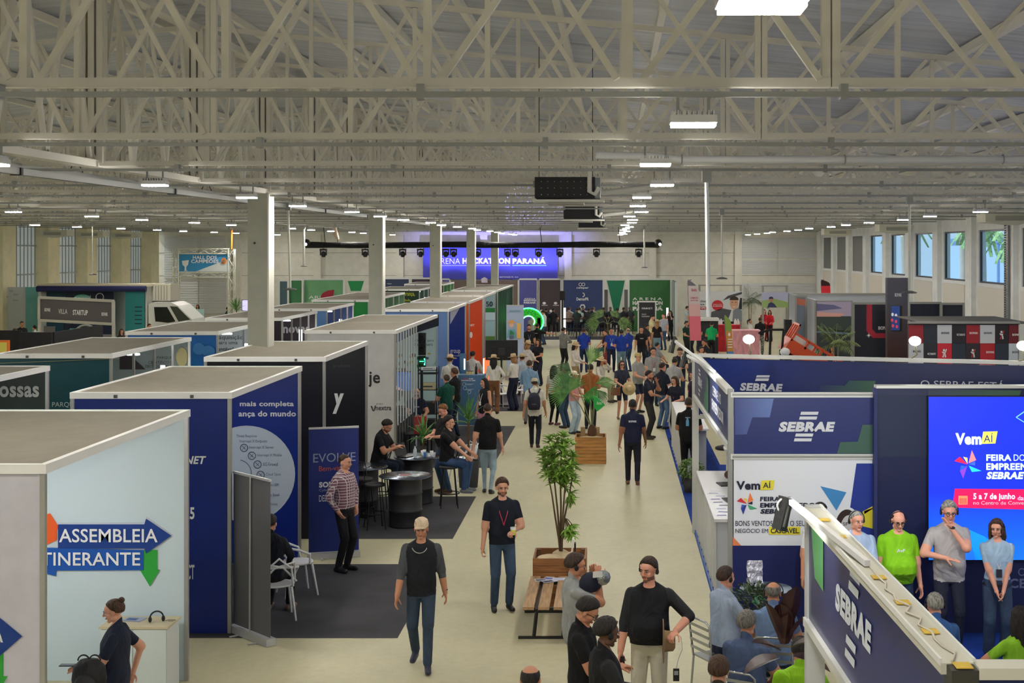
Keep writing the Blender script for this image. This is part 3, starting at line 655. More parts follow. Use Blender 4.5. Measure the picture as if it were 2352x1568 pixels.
Q([(418, 599), (434, 597), (432, 608), (428, 612), (428, 620), (432, 622), (422, 622), (424, 620), (424, 612), (419, 608)], 74.88, wp, t, 2, name='trophy_print')
Q(ell(514, 599, 6, 7), 74.86, C(230, 130, 50), t, 2); Q(ell(514, 599, 3.4, 4), 74.84, C(150, 120, 90), t, 2)
tag(P('lifting_strap', MB().tube([at(533, 520, 75), at(532, 572, 75)], .05, 6), C(214, 130, 40)), 'orange lifting strap holding up the truss arch', 'strap')
t = T('reception_desk', 'white desk with a pale printed sign beside the trussed arch', 'desk', at(465, 790, 70), world=True)
P('desk_body', MB().box(wx(440, 70), wx(500, 70), 70, 70.6, 0, 1.0), C(210, 212, 205), t); P('sign', MB().box(wx(444, 70), wx(469, 70), 69.95, 69.97, .75, 1.85), C(180, 215, 220), t); ptx('INOVAÇÃO', 448, 729, 466, 734, 69.9, C(60, 120, 130), t)
P('desk_top', MB().box(wx(438, 70), wx(502, 70), 69.9, 70.7, 1.0, 1.05), WHT(), t)
t = T('display_monitor', 'lilac lit monitor on a stand near the first column', 'monitor', at(568, 780, 66), world=True)
P('casing', MB().box(wx(555, 66), wx(582, 66), 66, 66.08, wz(714, 66), wz(688, 66)), BLK(), t); P('display', MB().box(wx(556.5, 66), wx(581, 66), 65.98, 66, wz(713, 66), wz(689, 66)), C(190, 185, 240, emit=.9), t); P('stand', MB().box(wx(566, 66), wx(570, 66), 66, 66.08, 0, wz(714, 66)), BLK(), t)
for nm, x, y, D, c in (('white', 150, 700, 60, 0), ):
    pass
# ================================================================ ARENA AT THE FAR END
t = T('arena_backdrop', 'row of tall printed framed panels around the far arena', 'backdrop', at(1340, 790, 82), world=True)
DP = 82.0
fr = C(214, 216, 214, .4)
def apan(x0, y0, x1, y1, col, label=None, kind='mottle', frame=True, D=DP):
    P('panel', MB().box(wx(x0, D), wx(x1, D), D, D + .08, 0, wz(y0, D)), col if not isinstance(col, tuple) else C(*col, .5, kind=kind), t, label=label)
    if frame:
        for x in (x0, x1): P('frame_post', MB().box(wx(x, D) - .05, wx(x, D) + .05, D - .04, D + .04, 0, wz(y0, D)), fr, t)
        P('frame_rail', MB().box(wx(x0, D) + .05, wx(x1, D) - .05, D - .04, D + .04, wz(y0, D), wz(y0, D) + .1), fr, t)
apan(641, 646, 662, 705, (66, 92, 104), 'slate blue panel', D=81.5); apan(662, 644, 695, 705, (60, 120, 80), 'leafy green panel', 'mottle', D=81.7)
apan(697, 643, 790, 705, (104, 160, 116), 'pale green panel', 'mottle'); ptx('ARENA', 709, 679, 770, 686, DP, wp, t, 2)
P('cap', MB().ring(at(752, 700, 80), .05, .01), wp, t)
Q([(735, 683), (741, 673), (753, 667), (768, 665), (765, 683)], 81.9, C(150, 30, 50), t, 2, name='print', label='dark red quarter disc')
Q([(797, 643), (838, 643), (831, 668), (804, 668)], 82, C(206, 210, 204), t, 1, name='panel_edge'); Q([(799, 645), (836, 645), (829, 668), (806, 668)], 82, C(24, 130, 74), t, 2, name='panel', label='green tapering panel')
apan(880, 641, 941, 705, (44, 56, 92), 'navy panel'); ptx('celepar', 889, 650, 900, 653, DP, wp, t, 2)
apan(944, 641, 1012, 705, (60, 44, 56), 'dark plum panel')
apan(1014, 643, 1034, 705, (70, 70, 150)); apan(1035, 645, 1190, 720, (112, 96, 88), 'brown panel', 'plain', False)
apan(1191, 643, 1235, 720, (80, 84, 158), 'violet lettered panel'); ptx('ARENA', 1204, 684, 1230, 688, DP, wp, t, 2); ptx('HACKATHON', 1203, 688, 1231, 692, DP, wp, t, 2, bold=.04); ptx('PARANÁ', 1203, 692, 1231, 697, DP, wp, t, 2, bold=.05)
apan(1237, 643, 1289, 760, (66, 56, 62), 'dark brown logo panel'); 
for (x, y) in ((1246, 698), (1272, 698), (1240, 716), (1262, 716)): Q(ell(x + 4, y - 2, 4, 3, 0, 360, 12), DP, wp, t, 2); Q(rect(x - 2, y + 2, x + 12, y + 4), DP, C(180, 170, 175), t, 2)
apan(1292, 643, 1386, 770, (48, 64, 112), 'navy sponsor panel'); 
ptx('celepar', 1324, 658, 1352, 664, DP, wp, t, 2, bold=.02); ptx('DetranPR', 1324, 683, 1352, 690, DP, wp, t, 2, bold=.03)
for dx in (-5, 2): P('ring_logo', MB().ring(at(1338 + dx, 653, 81.96), .09, .018, 14, 5, 0, 'y'), wp, t)
P('ring_logo', MB().ring(at(1338, 677, 81.96), .11, .03, 14, 5, 0, 'y', -90, 90), wp, t); P('ring_logo', MB().ring(at(1338, 705, 81.96), .14, .045, 6, 5, 0, 'y'), wp, t); ptx('fundação', 1327, 712, 1349, 717, DP, wp, t, 2, bold=.02)
Q([(1391, 642), (1438, 642), (1425, 715), (1407, 715)], 82, C(200, 204, 198), t, 1, name='panel_edge'); Q([(1394, 644), (1435, 644), (1421, 715), (1410, 715)], 82, C(16, 112, 80), t, 2, name='panel', label='green tapering panel')
for x0, x1 in ((1386, 1396), (1434, 1442)): apan(x0, 665, x1, 760, (110, 110, 110), None, 'plain', False, 82.3)
apan(1444, 643, 1541, 775, (54, 112, 62), 'green lettered panel', 'mottle')
ptx('A R E N A', 1453, 683, 1521, 689, DP, wp, t, 2, bold=.02); ptx('HACKATHON', 1453, 691, 1522, 700, DP, wp, t, 2, bold=.06); ptx('PARANÁ', 1453, 702, 1523, 713, DP, wp, t, 2, bold=.08)
mb = MB(); v = at(1544, 643, 82); P('side_panel', MB().box(v.x, v.x + .06, 77.5, 82, 0, v.z), C(40, 80, 60), t)
for yy in (77.5, 79.5, 81.5): P('frame_post', MB().box(v.x - .05, v.x + .1, yy - .05, yy + .05, 0, v.z), fr, t)
# wall banner with uplights
t = T('wall_banner', 'huge violet wall banner reading ARENA HACKATHON PARANÁ', 'banner', at(1126, 640, 85), world=True)
P('banner_cloth', MB().box(wx(972, 85.6), wx(1281, 85.6), 85.55, 85.6, wz(641, 85.6), wz(556, 85.6)), C(78, 80, 190, .6), t)
ptx('ARENA', 1000, 593, 1057, 606, 85.5, C(215, 215, 250), t); ptx('HACKATHON', 1062, 592, 1172, 606, 85.5, C(215, 215, 250), t, bold=.07); ptx('PARANÁ', 1177, 590, 1254, 606, 85.5, C(215, 215, 250), t, bold=.06)
P('underline', MB().box(wx(1008, 85.5), wx(1172, 85.5), 85.49, 85.5, wz(610.5, 85.5), wz(608.5, 85.5)), C(150, 160, 250), t); P('underline', MB().box(wx(1177, 85.5), wx(1255, 85.5), 85.49, 85.5, wz(610.5, 85.5), wz(608.5, 85.5)), C(130, 200, 235), t)
ptx('ARENA SMITONIZE PR 10.0', 1129, 634.5, 1190, 638, 85.5, C(215, 215, 250), t, bold=.03); Q([(1105, 640), (1113, 636), (1120, 640), (1120, 649), (1106, 649)], 81.9, C(225, 215, 240), t, 1)
for x in (1010, 1060, 1115, 1170, 1225, 1270):
    l = bpy.data.lights.new('stage_uplight', 'SPOT'); l.energy = 420; l.color = (.32, .3, 1); l.spot_size = R(95); l.spot_blend = .8; l.shadow_soft_size = .1
    o = bpy.data.objects.new('stage_uplight', l); COL.objects.link(o); o.location = (wx(x, 84), 83.6, 3.2); o.rotation_euler = (R(140), 0, 0)
    tag(o, 'violet stage light washing the wall banner', 'stage light', 'violet lights washing the wall banner')
# arena floor carpet, railing
tag(P('arena_carpet', MB().box(wx(1240, 75), wx(1556, 75), 74.7, 77.2, .003, .02), C(50, 52, 58, .9, kind='carpet')), 'dark grey carpet covering the arena floor', 'carpet')
t = T('arena_railing', 'black rail fence along the front of the arena', 'railing', at(1370, 780, 76), world=True)
for z in (.55, 1.08): P('rail', MB().box(wx(1292, 75.4), wx(1420, 75.4), 75.38, 75.42, z - .03, z + .03), BLK(), t)
for x in (1292, 1324, 1356, 1388, 1420): P('rail_post', MB().box(wx(x, 75.4) - .03, wx(x, 75.4) + .03, 75.36, 75.44, .02, 1.1), BLK(), t)
for x, lb in ((1295, 'white light stick post beside the arena loudspeaker'), (1535, 'white light stick post at the right end of the arena')):
    tag(P('light_post', MB().box(wx(x, 76) - .06, wx(x, 76) + .06, 77.3, 77.4, 0, 1.6), C(235, 235, 235, .4, emit=.8)), lb, 'lamp')
t = T('hanging_speaker', 'black loudspeaker on a pole at the arena corner', 'loudspeaker', at(1292, 780, 79), world=True)
P('cabinet', MB().box(wx(1286, 79), wx(1298, 79), 78.8, 79.2, wz(689, 79), wz(668, 79)), BLK(), t); P('pole', MB().tube([(wx(1292, 79), 79, 0), (wx(1292, 79), 79, wz(689, 79))], .03), BLK(), t)
# forum banner
t = T('standing_banner', 'black framed standing banner headed FORUM before the green panel', 'banner', at(1488, 800, 70), world=True)
P('cloth', MB().box(wx(1468, 70), wx(1505, 70), 70, 70.03, .5, wz(694, 70)), C(48, 48, 54, .6, kind='cloth'), t); P('top_bar', MB().box(wx(1465, 70), wx(1508, 70), 69.96, 70.06, wz(694, 70), wz(691, 70)), wp, t)
for x in (1466, 1506): P('side_pole', MB().box(wx(x, 70) - .03, wx(x, 70) + .03, 69.98, 70.04, 0, wz(692, 70)), fr, t)
ptx('FORUM DE TI', 1474, 706, 1498, 710, 70, wp, t, 1, bold=.02); ptx('PALCO', 1474, 720, 1484, 723, 70, wp, t, 1); ptx('INOVADOR', 1474, 725, 1492, 728, 70, wp, t, 1)
# neon arch and plant wall
t = T('neon_arch', 'green plant covered arch with a glowing green neon edge', 'arch', at(1218, 800, 66), world=True)
mb = MB(); n = 22
def arcp(r, a, D): return at(1214 + r * 1.0 * math.cos(R(a)), 738 - r * .9 * math.sin(R(a)), D)
oc, ic = [arcp(34, -35 + 215 * i / n, 66) for i in range(n + 1)], [arcp(14, -35 + 215 * i / n, 66) for i in range(n + 1)]
for i in range(n):
    mb.prism([oc[i], oc[i + 1], ic[i + 1], ic[i]], (0, .3, 0))
P('plant_wall', mb, C(50, 130, 50, .7, kind='camo', sc=1.5), t)
P('neon_tube', MB().tube([p + Vector((0, -.06, 0)) for p in oc], .035, 6), C(60, 255, 110, emit=5), t); P('neon_tube', MB().tube([p + Vector((0, -.06, 0)) for p in ic], .03, 6), C(120, 255, 150, emit=4), t)
P('base', MB().box(wx(1180, 66), wx(1192, 66), 66, 66.4, 0, 1.2).box(wx(1234, 66), wx(1242, 66), 66, 66.4, 0, 1.6), C(40, 90, 50), t)
# ================================================================ LIGHTING TRUSS WITH MOVING HEADS
t = T('stage_truss', 'long black sleeved lighting truss hung across the arena', 'lighting truss', at(1110, 562, 70), world=True)
mb = MB(); pts = []; rr = random.Random(2)
for i in range(33):
    x = 702 + (1514 - 702) * i / 32; pts.append(at(x, 562 + 2 * math.sin(i * .4) * .4 + (1 if 6 < i < 12 else 0), 70))
mb.tube(pts, [.15 + .012 * rr.uniform(-1, 1) for _ in pts], 8); P('sleeve', mb, C(24, 24, 26, .85, kind='cloth'), t)
for x in (704, 1512): P('end_lamp', MB().ball(at(x, 558, 69.9), .2), BLK(), t); P('end_lens', MB().ball(at(x + (4 if x > 1000 else -2), 561, 69.7), .07), C(255, 255, 255, emit=8), t)
for x in (743, 772, 1240, 1420): P('hoist_cable', MB().tube([at(x, 520, 70), at(x + 4, 556, 70)], .02, 5), BLK(), t)
P('hoist', MB().tube([at(768, 520, 69.9), at(770, 536, 69.9), at(777, 550, 69.9)], [.1, .14, .06], 8), C(214, 190, 170), t, label='pale hoist bundle')
mh = None
for j, (x, dn) in enumerate(((743, 1), (839, 1), (925, 1), (966, 0), (1024, 0), (1042, 1), (1097, 0), (1166, 1), (1184, 0), (1237, 0), (1286, 1), (1370, 1), (1467, 1))):
    p = at(x, 570, 70)
    if mh is None:
        mh = T('moving_head_lamp', 'x', 'stage lamp')
        P('base', MB().box(-.2, .2, -.15, .15, -.13, -.03), BLK(), mh); P('clamp', MB().box(-.03, .03, -.03, .03, -.03, -.005), BLK(), mh)
        for s in (-1, 1): P('yoke_arm', MB().box(s * .17 - .03, s * .17 + .03, -.08, .08, -.42, -.13), BLK(), mh)
        P('head', MB().lathe([(.0, -.52), (.11, -.5), (.14, -.38), (.13, -.26), (.08, -.18), (0, -.17)], n=12), C(30, 30, 32, .3), mh)
        P('lens', MB().lathe([(0, -.53), (.09, -.525), (.1, -.5)], n=12), C(90, 95, 110, .1), mh)
    o = mh if j == 0 else copy_tree(mh)
    o.location = p; o.scale = (.85,) * 3
    tag(o, 'black moving head lamp on the stage truss, %s from its left end' % ordn(j + 1), None, 'moving head lamps under the stage truss')
# ================================================================ CEILING EQUIPMENT
dk = C(26, 26, 30, .5); dg_ = C(120, 125, 130, .4, .5)
for j, (D, nm) in enumerate(((21.3, 'nearest and largest'), (36.0, 'middle'), (51.2, 'farthest'))):
    xr = -.21 if j == 0 else -.3; hb = .74
    t = T('air_conditioning_unit', '%s black ceiling air unit on a white tray over the aisle' % nm, 'air conditioner', (xr - .6, D, H + hb), world=True, group='black air units hung over the aisle')
    P('casing', MB().box(xr - 1.0, xr - .08, D, D + .62, H + hb + .03, H + hb + .35), dk, t)
    P('end_plate', MB().box(xr - .078, xr, D + .02, D + .7, H + hb + .03, H + hb + .34), dg_, t)
    P('drip_tray', MB().box(xr - 1.04, xr + .06, D - .08, D + .66, H + hb - .03, H + hb + .0), C(225, 224, 215), t)
    P('grille', MB().box(xr - .8, xr - .25, D - .02, D + .5, H + hb - .07, H + hb - .032), C(160, 158, 150), t)
    if j == 0:
        rv = MB()
        for zz in (.08, .18, .28):
            for q in range(8): rv.ball((xr - .9 + q * .1, D - .002, H + hb + zz), .007, 6, 4)
        P('rivets', rv, C(200, 200, 200, .3), t, kind='stuff')
    P('refrigerant_pipe', MB().tube([(xr - .16, D - .1, H + 1.38), (xr - .16, D - .1, H + hb + .12), (xr - .08, D - .1, H + hb + .08), (xr - .02, D - .06, H + hb + .18)], .036, 8), C(226, 224, 216), t)
    P('drain_pipe', MB().tube([(xr + .02, D + .3, H + hb + .12), (xr + .5, D + .3, H + hb + .17), (xr + .9, D + .2, H + hb + .22), (xr + 1.0, D + .2, H + hb + .3), (xr + 1.02, D + .2, H + hb + .6)], .045, 8), C(226, 224, 216), t)
    for x in (xr - .95, xr - .12): P('hanger_rod', MB().tube([(x, D + .3, H + hb + .34), (x, D + .3, H + roof_h(x) - .01)], .006, 5), BLK(), t)
t = T('overhead_pipe', 'fat white insulated pipe crossing high on the right side', 'pipe', (5, 15.4, H + .99), world=True)
P('pipe', MB().tube([(-.2, 15.45, H + 1.03), (.4, 15.45, H + 1.02), (.75, 15.4, H + .98), (XR - .5, 15.4, H + .985)], .042, 10), C(206, 208, 210), t)
for x in (.75, 2.55, 4.3, 6.1, 8): P('bracket', MB().ring((x, 15.4, H + .985), .05, .008, 12, 5, 0, 'x'), steel, t)
def drop(label, x, y0, y1, D, disc=True, r=.025, x1=None, c=(190, 190, 180)):
    y0 = VY - F * 1.0 / D + 0
    t = T('power_drop', label, 'hanging pole', at(x, y1, D), world=True)
    P('pole', MB().tube([at(x, VY - F * .85 / D, D), at(x1 or x, y1, D)], r, 8), C(*c, .4, .3), t)
    P('junction_box', MB().box(wx(x, D) - .06, wx(x, D) + .06, D - .05, D + .05, H + .84, H + .985), steel, t)
    if disc: p = at(x1 or x, y1, D); P('base_disc', MB().lathe([(.13, -.02), (.15, 0), (.05, .03)], p, 14), C(90, 90, 88), t)
drop('tall silver power pole hanging from the nearest junction box at right', 1623, 388, 727, TD[7] - .12, False, .026, 1627, (215, 218, 220))
drop('silver power pole hanging left of the second column', 662, 488, 664, TD[10] - .12, True, .025, 667)
drop('short white pole hanging left of the stage truss', 698, 524, 611, TD[17] - .12, True, .05)
drop('thin white pole hanging near the right end of the stage truss', 1480, 530, 614, TD[17] - .12, True, .04)
drop('thin grey pole hanging right of the tall silver one', 1658, 498, 639, TD[11] - .12, True, .022)
drop('thin grey pole ending in a dark disc by the tall totem', 2089, 470, 671, TD[9] - .12, True, .022)
drop('thin dark pole hanging before the left wall windows', 213, 500, 630, TD[15] - .12, True, .02)
# cable trays over the left nave
t = T('cable_tray', 'perforated grey cable tray running along the left nave roof', 'cable tray', (-7.7, 40, H + 1), world=True)
P('tray', MB().box(-7.85, -7.6, 2, 60, H + 1.022, H + 1.035), steel, t); 
for x in (-7.85, -7.6): P('tray_side', MB().box(x - .008, x + .008, 2, 60, H + 1.022, H + 1.08), steel, t)
hg = MB()
for i in range(16): hg.obox((-7.85, 4 + i * 3.2, H + 1.03), (-7.72, 4 + i * 3.2, H + 1.3), .012, .012).obox((-7.6, 4 + i * 3.2, H + 1.03), (-7.72, 4 + i * 3.2, H + 1.3), .012, .012)
P('tray_hangers', hg, dk, t, kind='stuff')
t = T('cable_duct', 'grey square duct beside the perforated tray on the left', 'duct', (-7.2, 40, H + 1), world=True); P('duct', MB().box(-7.35, -7.25, 2, 60, H + .9, H + .98), steel, t)
for i in range(8): P('bracket', MB().box(-7.37, -7.23, 5 + i * 6, 5.06 + i * 6, H + .89, H + .985), dk, t)
# wall fans
def wallfan(label, x, y, D, s=1.0, side=1):
    t = T('wall_cooler', label, 'air cooler', at(x, y, D), world=True, group='white air coolers on the side walls')
    c = at(x, y, D); w_ = 1.4 * s
    P('hood', MB().prism([c + Vector((-w_ * .5 * side, 0, .12)), c + Vector((w_ * .5 * side, 0, .18)), c + Vector((w_ * .5 * side, 0, -.12)), c + Vector((-w_ * .2 * side, 0, -.2)), c + Vector((-w_ * .45 * side, 0, -.1))][::side], (0, 1.0, 0)), C(216, 214, 196), t)
    P('louvre', MB().box(c.x - w_ * .3, c.x + w_ * .3, c.y - .03, c.y, c.z - .08, c.z + .06), C(170, 168, 155), t)
for i, (x, y, D) in enumerate(((120, 536, 68), (205, 538, 72), (283, 540, 77))): wallfan('white angled air cooler on the left wall, %s from the left edge' % ordn(i + 1), x, y, D, 1.0, 1)
for i, (x, y, D) in enumerate(((1925, 533, 70), (2060, 525, 56), (2320, 500, 40))): wallfan('white angled air cooler on the right wall, %s from the far end' % ordn(i + 1), x, y, D, 1.0, -1)
# ================================================================ THE BLUE STAND ON THE RIGHT
nvy = C(30, 42, 102, .42); ral = C(214, 214, 208, .4, .15); grl = C(150, 150, 146, .45, .3)
cpts = [(1.38, 18.85), (1.38, 39.2), (2.4, 39.2), (2.4, 31.5), (9.5, 31.5), (9.5, 10.3), (2.7, 10.3), (2.7, 18.85)]
P_ = MB().prism([(x, y, .003) for x, y in cpts[::-1]], (0, 0, .009))
tag(P('blue_carpet', P_, C(34, 62, 140, .9, kind='carpet', spec=.1)), 'bright blue carpet covering the floor of the blue stand', 'carpet')
def fascia(t, p, q, z0, z1, face, names='fascia_panel'):
    """lettered fascia between two plan points with aluminium rails"""
    p = Vector((p[0], p[1], 0)); q = Vector((q[0], q[1], 0)); up = Vector((0, 0, 1))
    P(names, MB().obox(p + up * (z0 + z1) / 2, q + up * (z0 + z1) / 2, .03, z1 - z0 - .1), face, t)
    for z in (z0, z1): P('rail', MB().obox(p + up * z, q + up * z, .1, .06), ral, t)
    return p, q
# side fascia on the aisle
sf = T('aisle_fascia', 'long blue fascia lettered in white facing the aisle at right', 'fascia', (1.43, 21, 0), world=True)
p0, p1 = (1.405, 24.0), (1.49, 17.85); 
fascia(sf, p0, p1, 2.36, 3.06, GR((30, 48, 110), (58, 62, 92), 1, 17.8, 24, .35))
P('post', MB().box(1.35, 1.46, 23.95, 24.06, .012, 3.09), ral, sf)
P('corner_post', MB().box(1.46, 1.53, 17.8, 17.88, .012, 3.1), grl, sf)
dn = Vector((p1[0] - p0[0], p1[1] - p0[1], 0)).normalized(); nrm = Vector((-.03, 0, 0))
def stxt(s, a, b, z0, z1, **k):       # along the fascia: a, b fractions from the far end
    o = Vector((p0[0] + (p1[0] - p0[0]) * a, p0[1] + (p1[1] - p0[1]) * a, z0)) + nrm; L_ = (Vector((p1[0] - p0[0], p1[1] - p0[1], 0)).length) * (b - a)
    txt(s, o, dn, (0, 0, 1), L_, z1 - z0, C(225, 228, 235), sf, **k)
stxt('CEBRAE DO', .62, .84, 2.78, 2.92); stxt('EMPREENDEDOR', .6, .9, 2.56, 2.72, bold=.03); stxt('SEBRAE', .16, .3, 2.66, 2.8, bold=.04)
for a, b, z0, z1, c in ((.19, .25, 2.84, 2.87, 0), (.18, .24, 2.9, 2.93, 0), (.18, .24, 2.57, 2.6, 0), (.17, .23, 2.5, 2.53, 0)):
    o = Vector((p0[0] + (p1[0] - p0[0]) * a, p0[1] + (p1[1] - p0[1]) * a, 0)); e = Vector((p0[0] + (p1[0] - p0[0]) * b, p0[1] + (p1[1] - p0[1]) * b, 0))
    P('logo_bar', MB().add([o + nrm + Vector((0, 0, z0)), e + nrm + Vector((0, 0, z0)), e + nrm + Vector((0, 0, z1)), o + nrm + Vector((0, 0, z1))], [(0, 1, 2, 3)]), C(225, 228, 235), sf)
for a, b in ((.36, .5),):
    o = Vector((p0[0] + (p1[0] - p0[0]) * a, p0[1] + (p1[1] - p0[1]) * a, 0)) + nrm * .9; e = Vector((p0[0] + (p1[0] - p0[0]) * b, p0[1] + (p1[1] - p0[1]) * b, 0)) + nrm * .9
    P('green_print', MB().add([o + Vector((0, 0, 2.42)), e + Vector((0, 0, 2.42)), e + Vector((0, 0, 2.95)), o + (e - o) * .5 + Vector((0, 0, 2.95)), o + (e - o) * .5 + Vector((0, 0, 2.7)), o + Vector((0, 0, 2.7))], [tuple(range(6))]), C(66, 110, 90), sf)
# back fascia
bf = T('back_fascia', 'long navy fascia reading O SEBRAE ESTÁ across the back of the stand', 'fascia', (4, 23, 0), world=True)
fascia(bf, (1.42, 24.0), (8.6, 21.8), 2.0, 3.06, GR((34, 54, 128), (26, 34, 80), 0, 1.4, 5, .35))
P('post', MB().box(8.5, 8.6, 21.8, 21.9, .012, 3.1), ral, bf)
def bdir(x0, y0, x1, y1, s, **k):
    D = 24.0 - (wx((x0), 23.5) - 1.42) / 7.18 * 2.2; d = Vector((7.18, -2.2, 0)).normalized(); o = at(x0, y1, D); o.y -= .05
    txt(s, o, d, (0, 0, 1), (x1 - x0) * D / F * 1.02, (y1 - y0) * D / F, C(205, 208, 215), bf, **k)
def bpoly(pts, mat, nm='logo'):
    def pp(x, y):
        # intersect pixel ray with the fascia plane
        a = (x - VX) / F; D = (24.0 + (1.42) * 2.2 / 7.18) / (1 + a * 2.2 / 7.18); v = at(x, y, D); return v + Vector((0, -.04, 0))
    P(nm, MB().prism([pp(*q) for q in pts], (0, .004, 0)), mat, bf)
bdir(1699, 878, 1796, 896, 'SEBRAE', bold=.05, shear=.15)
bpoly([(1734, 874), (1764, 874), (1766, 868), (1736, 868)], C(205, 208, 215)); bpoly([(1736, 866), (1766, 866), (1768, 861), (1738, 861)], C(205, 208, 215))
bdir(2113, 868, 2296, 888, 'O SEBRAE ESTÁ')
bpoly([(1880, 904), (2006, 904), (2010, 874), (1950, 873), (1940, 885), (1886, 884)], GR((30, 44, 98), (66, 110, 78), 0, 3.4, 4.4), 'green_print')
# white counter on the aisle
def papers(n, x0, x1, y0, y1, z, seed, parent=None, lab='printed leaflets on the long white counter'):
    rr = random.Random(seed)
    for i in range(n):
        x, y = rr.uniform(x0, x1), y0 + (y1 - y0) * (i + .5) / n; c = rr.choice(((90, 90, 150), (60, 70, 110), (150, 160, 190), (235, 235, 240)))
        t_ = T('leaflet', 'printed leaflet on the long white counter, %s from its near end' % ordn(i + 1), 'leaflet', (x, y, z), rr.uniform(-14, 14), group=lab)
        P('sheet', MB().box(-.1, .1, -.07, .07, 0, .004), C(232, 232, 236), t_); P('print', MB().box(-.08, .06, -.04, .02, .0042, .005), C(*c), t_)
ct = T('reception_counter', 'long white panelled counter along the aisle carrying laptops and leaflets', 'counter', (1.6, 21.5, 0), world=True)
P('body', MB().box(1.44, 1.78, 19.6, 23.7, .02, 1.06), C(196, 200, 204), ct)
P('worktop', MB().box(1.41, 2.0, 19.55, 23.8, 1.06, 1.1), C(232, 232, 234), ct)
for i in range(9): y = 19.58 + i * .51; P('upright', MB().box(1.405, 1.44, y, y + .05, .02, 1.06), ral, ct)
P('kick_strip', MB().box(1.385, 1.403, 19.58, 23.9, .012, .07), C(60, 100, 170), ct)
papers(9, 1.5, 1.68, 19.7, 22.0, 1.1, 4)
def laptop(label, x, y, z, rz, s=1):
    t = T('laptop', label, 'laptop', (x, y, z), rz)
    P('keyboard_base', MB().box(-.17, .17, -.12, .12, 0, .018), C(60, 62, 66, .4, .3), t); P('screen_lid', MB().obox((0, .12, .018), (0, .19, .24), .34, .012, (0, 1, .3)), C(70, 72, 76, .4, .3), t); P('keys', MB().box(-.15, .15, -.03, .1, .019, .021), C(30, 30, 32), t)
    return t
laptop('grey laptop in the middle of the long white counter', 1.78, 21.0, 1.1, -80); laptop('grey laptop near the far end of the long white counter', 1.8, 22.4, 1.1, -80)
t = T('brown_handbag', 'brown handbag on the far end of the long white counter', 'handbag', (1.95, 22.9, 1.1)); P('body', MB().ball((0, 0, .08), (.14, .08, .09)), C(96, 66, 46), t); P('handle', MB().ring((0, 0, .14), .06, .01, 12, 6, 0, 'y', 0, 180), C(70, 50, 36), t)
t = T('hedge_planter', 'low strip of green plants behind the far end of the white counter', 'planter', (1.8, 24.2, 0)); P('trough', MB().box(-.35, .45, -.1, .1, .012, .8), C(60, 62, 60), t)
mb = MB(); rr = random.Random(8)
for i in range(160):
    c = Vector((rr.uniform(-.35, .45), rr.uniform(-.1, .1), rr.uniform(.8, .92))); u = Vector((rr.gauss(0, 1), rr.gauss(0, 1), rr.gauss(0, 1))).normalized(); v = u.orthogonal().normalized(); mb.add([c - u * .04, c + v * .018, c + u * .04, c - v * .018], [(0, 1, 2, 3)])
P('foliage', mb, C(84, 112, 60, kind='leaf'), t, kind='stuff')
# second counter
ct = T('reception_counter', 'white counter with open shelves beside the people in navy shirts', 'counter', (1.6, 31, 0), world=True)
P('body', MB().box(1.46, 1.95, 29.4, 34.4, .014, 1.06), C(200, 202, 204), ct); P('worktop', MB().box(1.43, 2.0, 29.3, 34.5, 1.06, 1.1), C(232, 232, 234), ct)
for i in range(10): y = 29.35 + i * .55; P('upright', MB().box(1.42, 1.46, y, y + .06, .014, 1.06), ral, ct)
ct = T('reception_counter', 'narrow white counter end at the far corner of the blue carpet', 'counter', (1.6, 37, 0), world=True)
P('body', MB().box(1.5, 1.62, 36.4, 38.3, .014, 1.15), C(206, 208, 210), ct); P('worktop', MB().box(1.46, 1.66, 36.35, 38.4, 1.15, 1.19), C(232, 232, 234), ct)
t = T('display_stand', 'slim white display stand behind the black shirted man', 'stand', (2.27, 26.55, 0), world=True)
P('pedestal', MB().box(2.15, 2.4, 26.4, 26.7, .014, 1.06), WHT(), t); P('top', MB().box(2.1, 2.45, 26.35, 26.75, 1.06, 1.1), WHT(), t)
# ---- printed wall facing the camera
DW_ = 17.8
pw = T('printed_wall', 'white printed stand wall with the VemAÍ poster under a navy fascia', 'stand wall', (2.35, DW_, 0), world=True)
P('fascia_panel', MB().box(wx(1686, DW_), wx(2011, DW_), DW_, DW_ + .03, wz(1042, DW_), wz(912, DW_)), nvy, pw)
for y0, y1 in ((901, 912), (1042, 1054)): P('rail', MB().box(wx(1678, DW_), wx(2013, DW_), DW_ - .03, DW_ + .05, wz(y1, DW_), wz(y0, DW_)), ral, pw)
P('rail_shadow_gap', MB().box(wx(1682, DW_), wx(2013, DW_), DW_ - .045, DW_ - .03, wz(1050, DW_), wz(1045, DW_)), grl, pw)  # grey strip standing proud of the rail face
P('rail_shadow_gap', MB().box(wx(1682, DW_), wx(2013, DW_), DW_ - .045, DW_ - .03, wz(908, DW_), wz(903, DW_)), grl, pw)
P('poster_panel', MB().box(wx(1683, DW_), wx(2012, DW_), DW_, DW_ + .03, .014, wz(1054, DW_)), C(222, 224, 230, .45), pw)
sky = C(84, 108, 170, .45); gpr = C(60, 92, 80, .45); ink = C(26, 30, 52, .5); yel = C(228, 214, 60, .5); wt = C(208, 210, 214, .45)
Q([(1688, 915), (1777, 915), (1768, 958), (1728, 958), (1715, 997), (1688, 998)], DW_, GR((52, 62, 124), (92, 118, 178), 0, 1.5, 2.1), pw, 1, name='print')
Q([(2010, 975), (1981, 975), (1970, 1014), (1930, 1015), (1922, 1041), (2010, 1041)], DW_, gpr, pw, 1, name='print')
ptx('SEBRAE', 1788, 968, 1918, 991, DW_, wt, pw, 2, bold=.06, shear=.18)
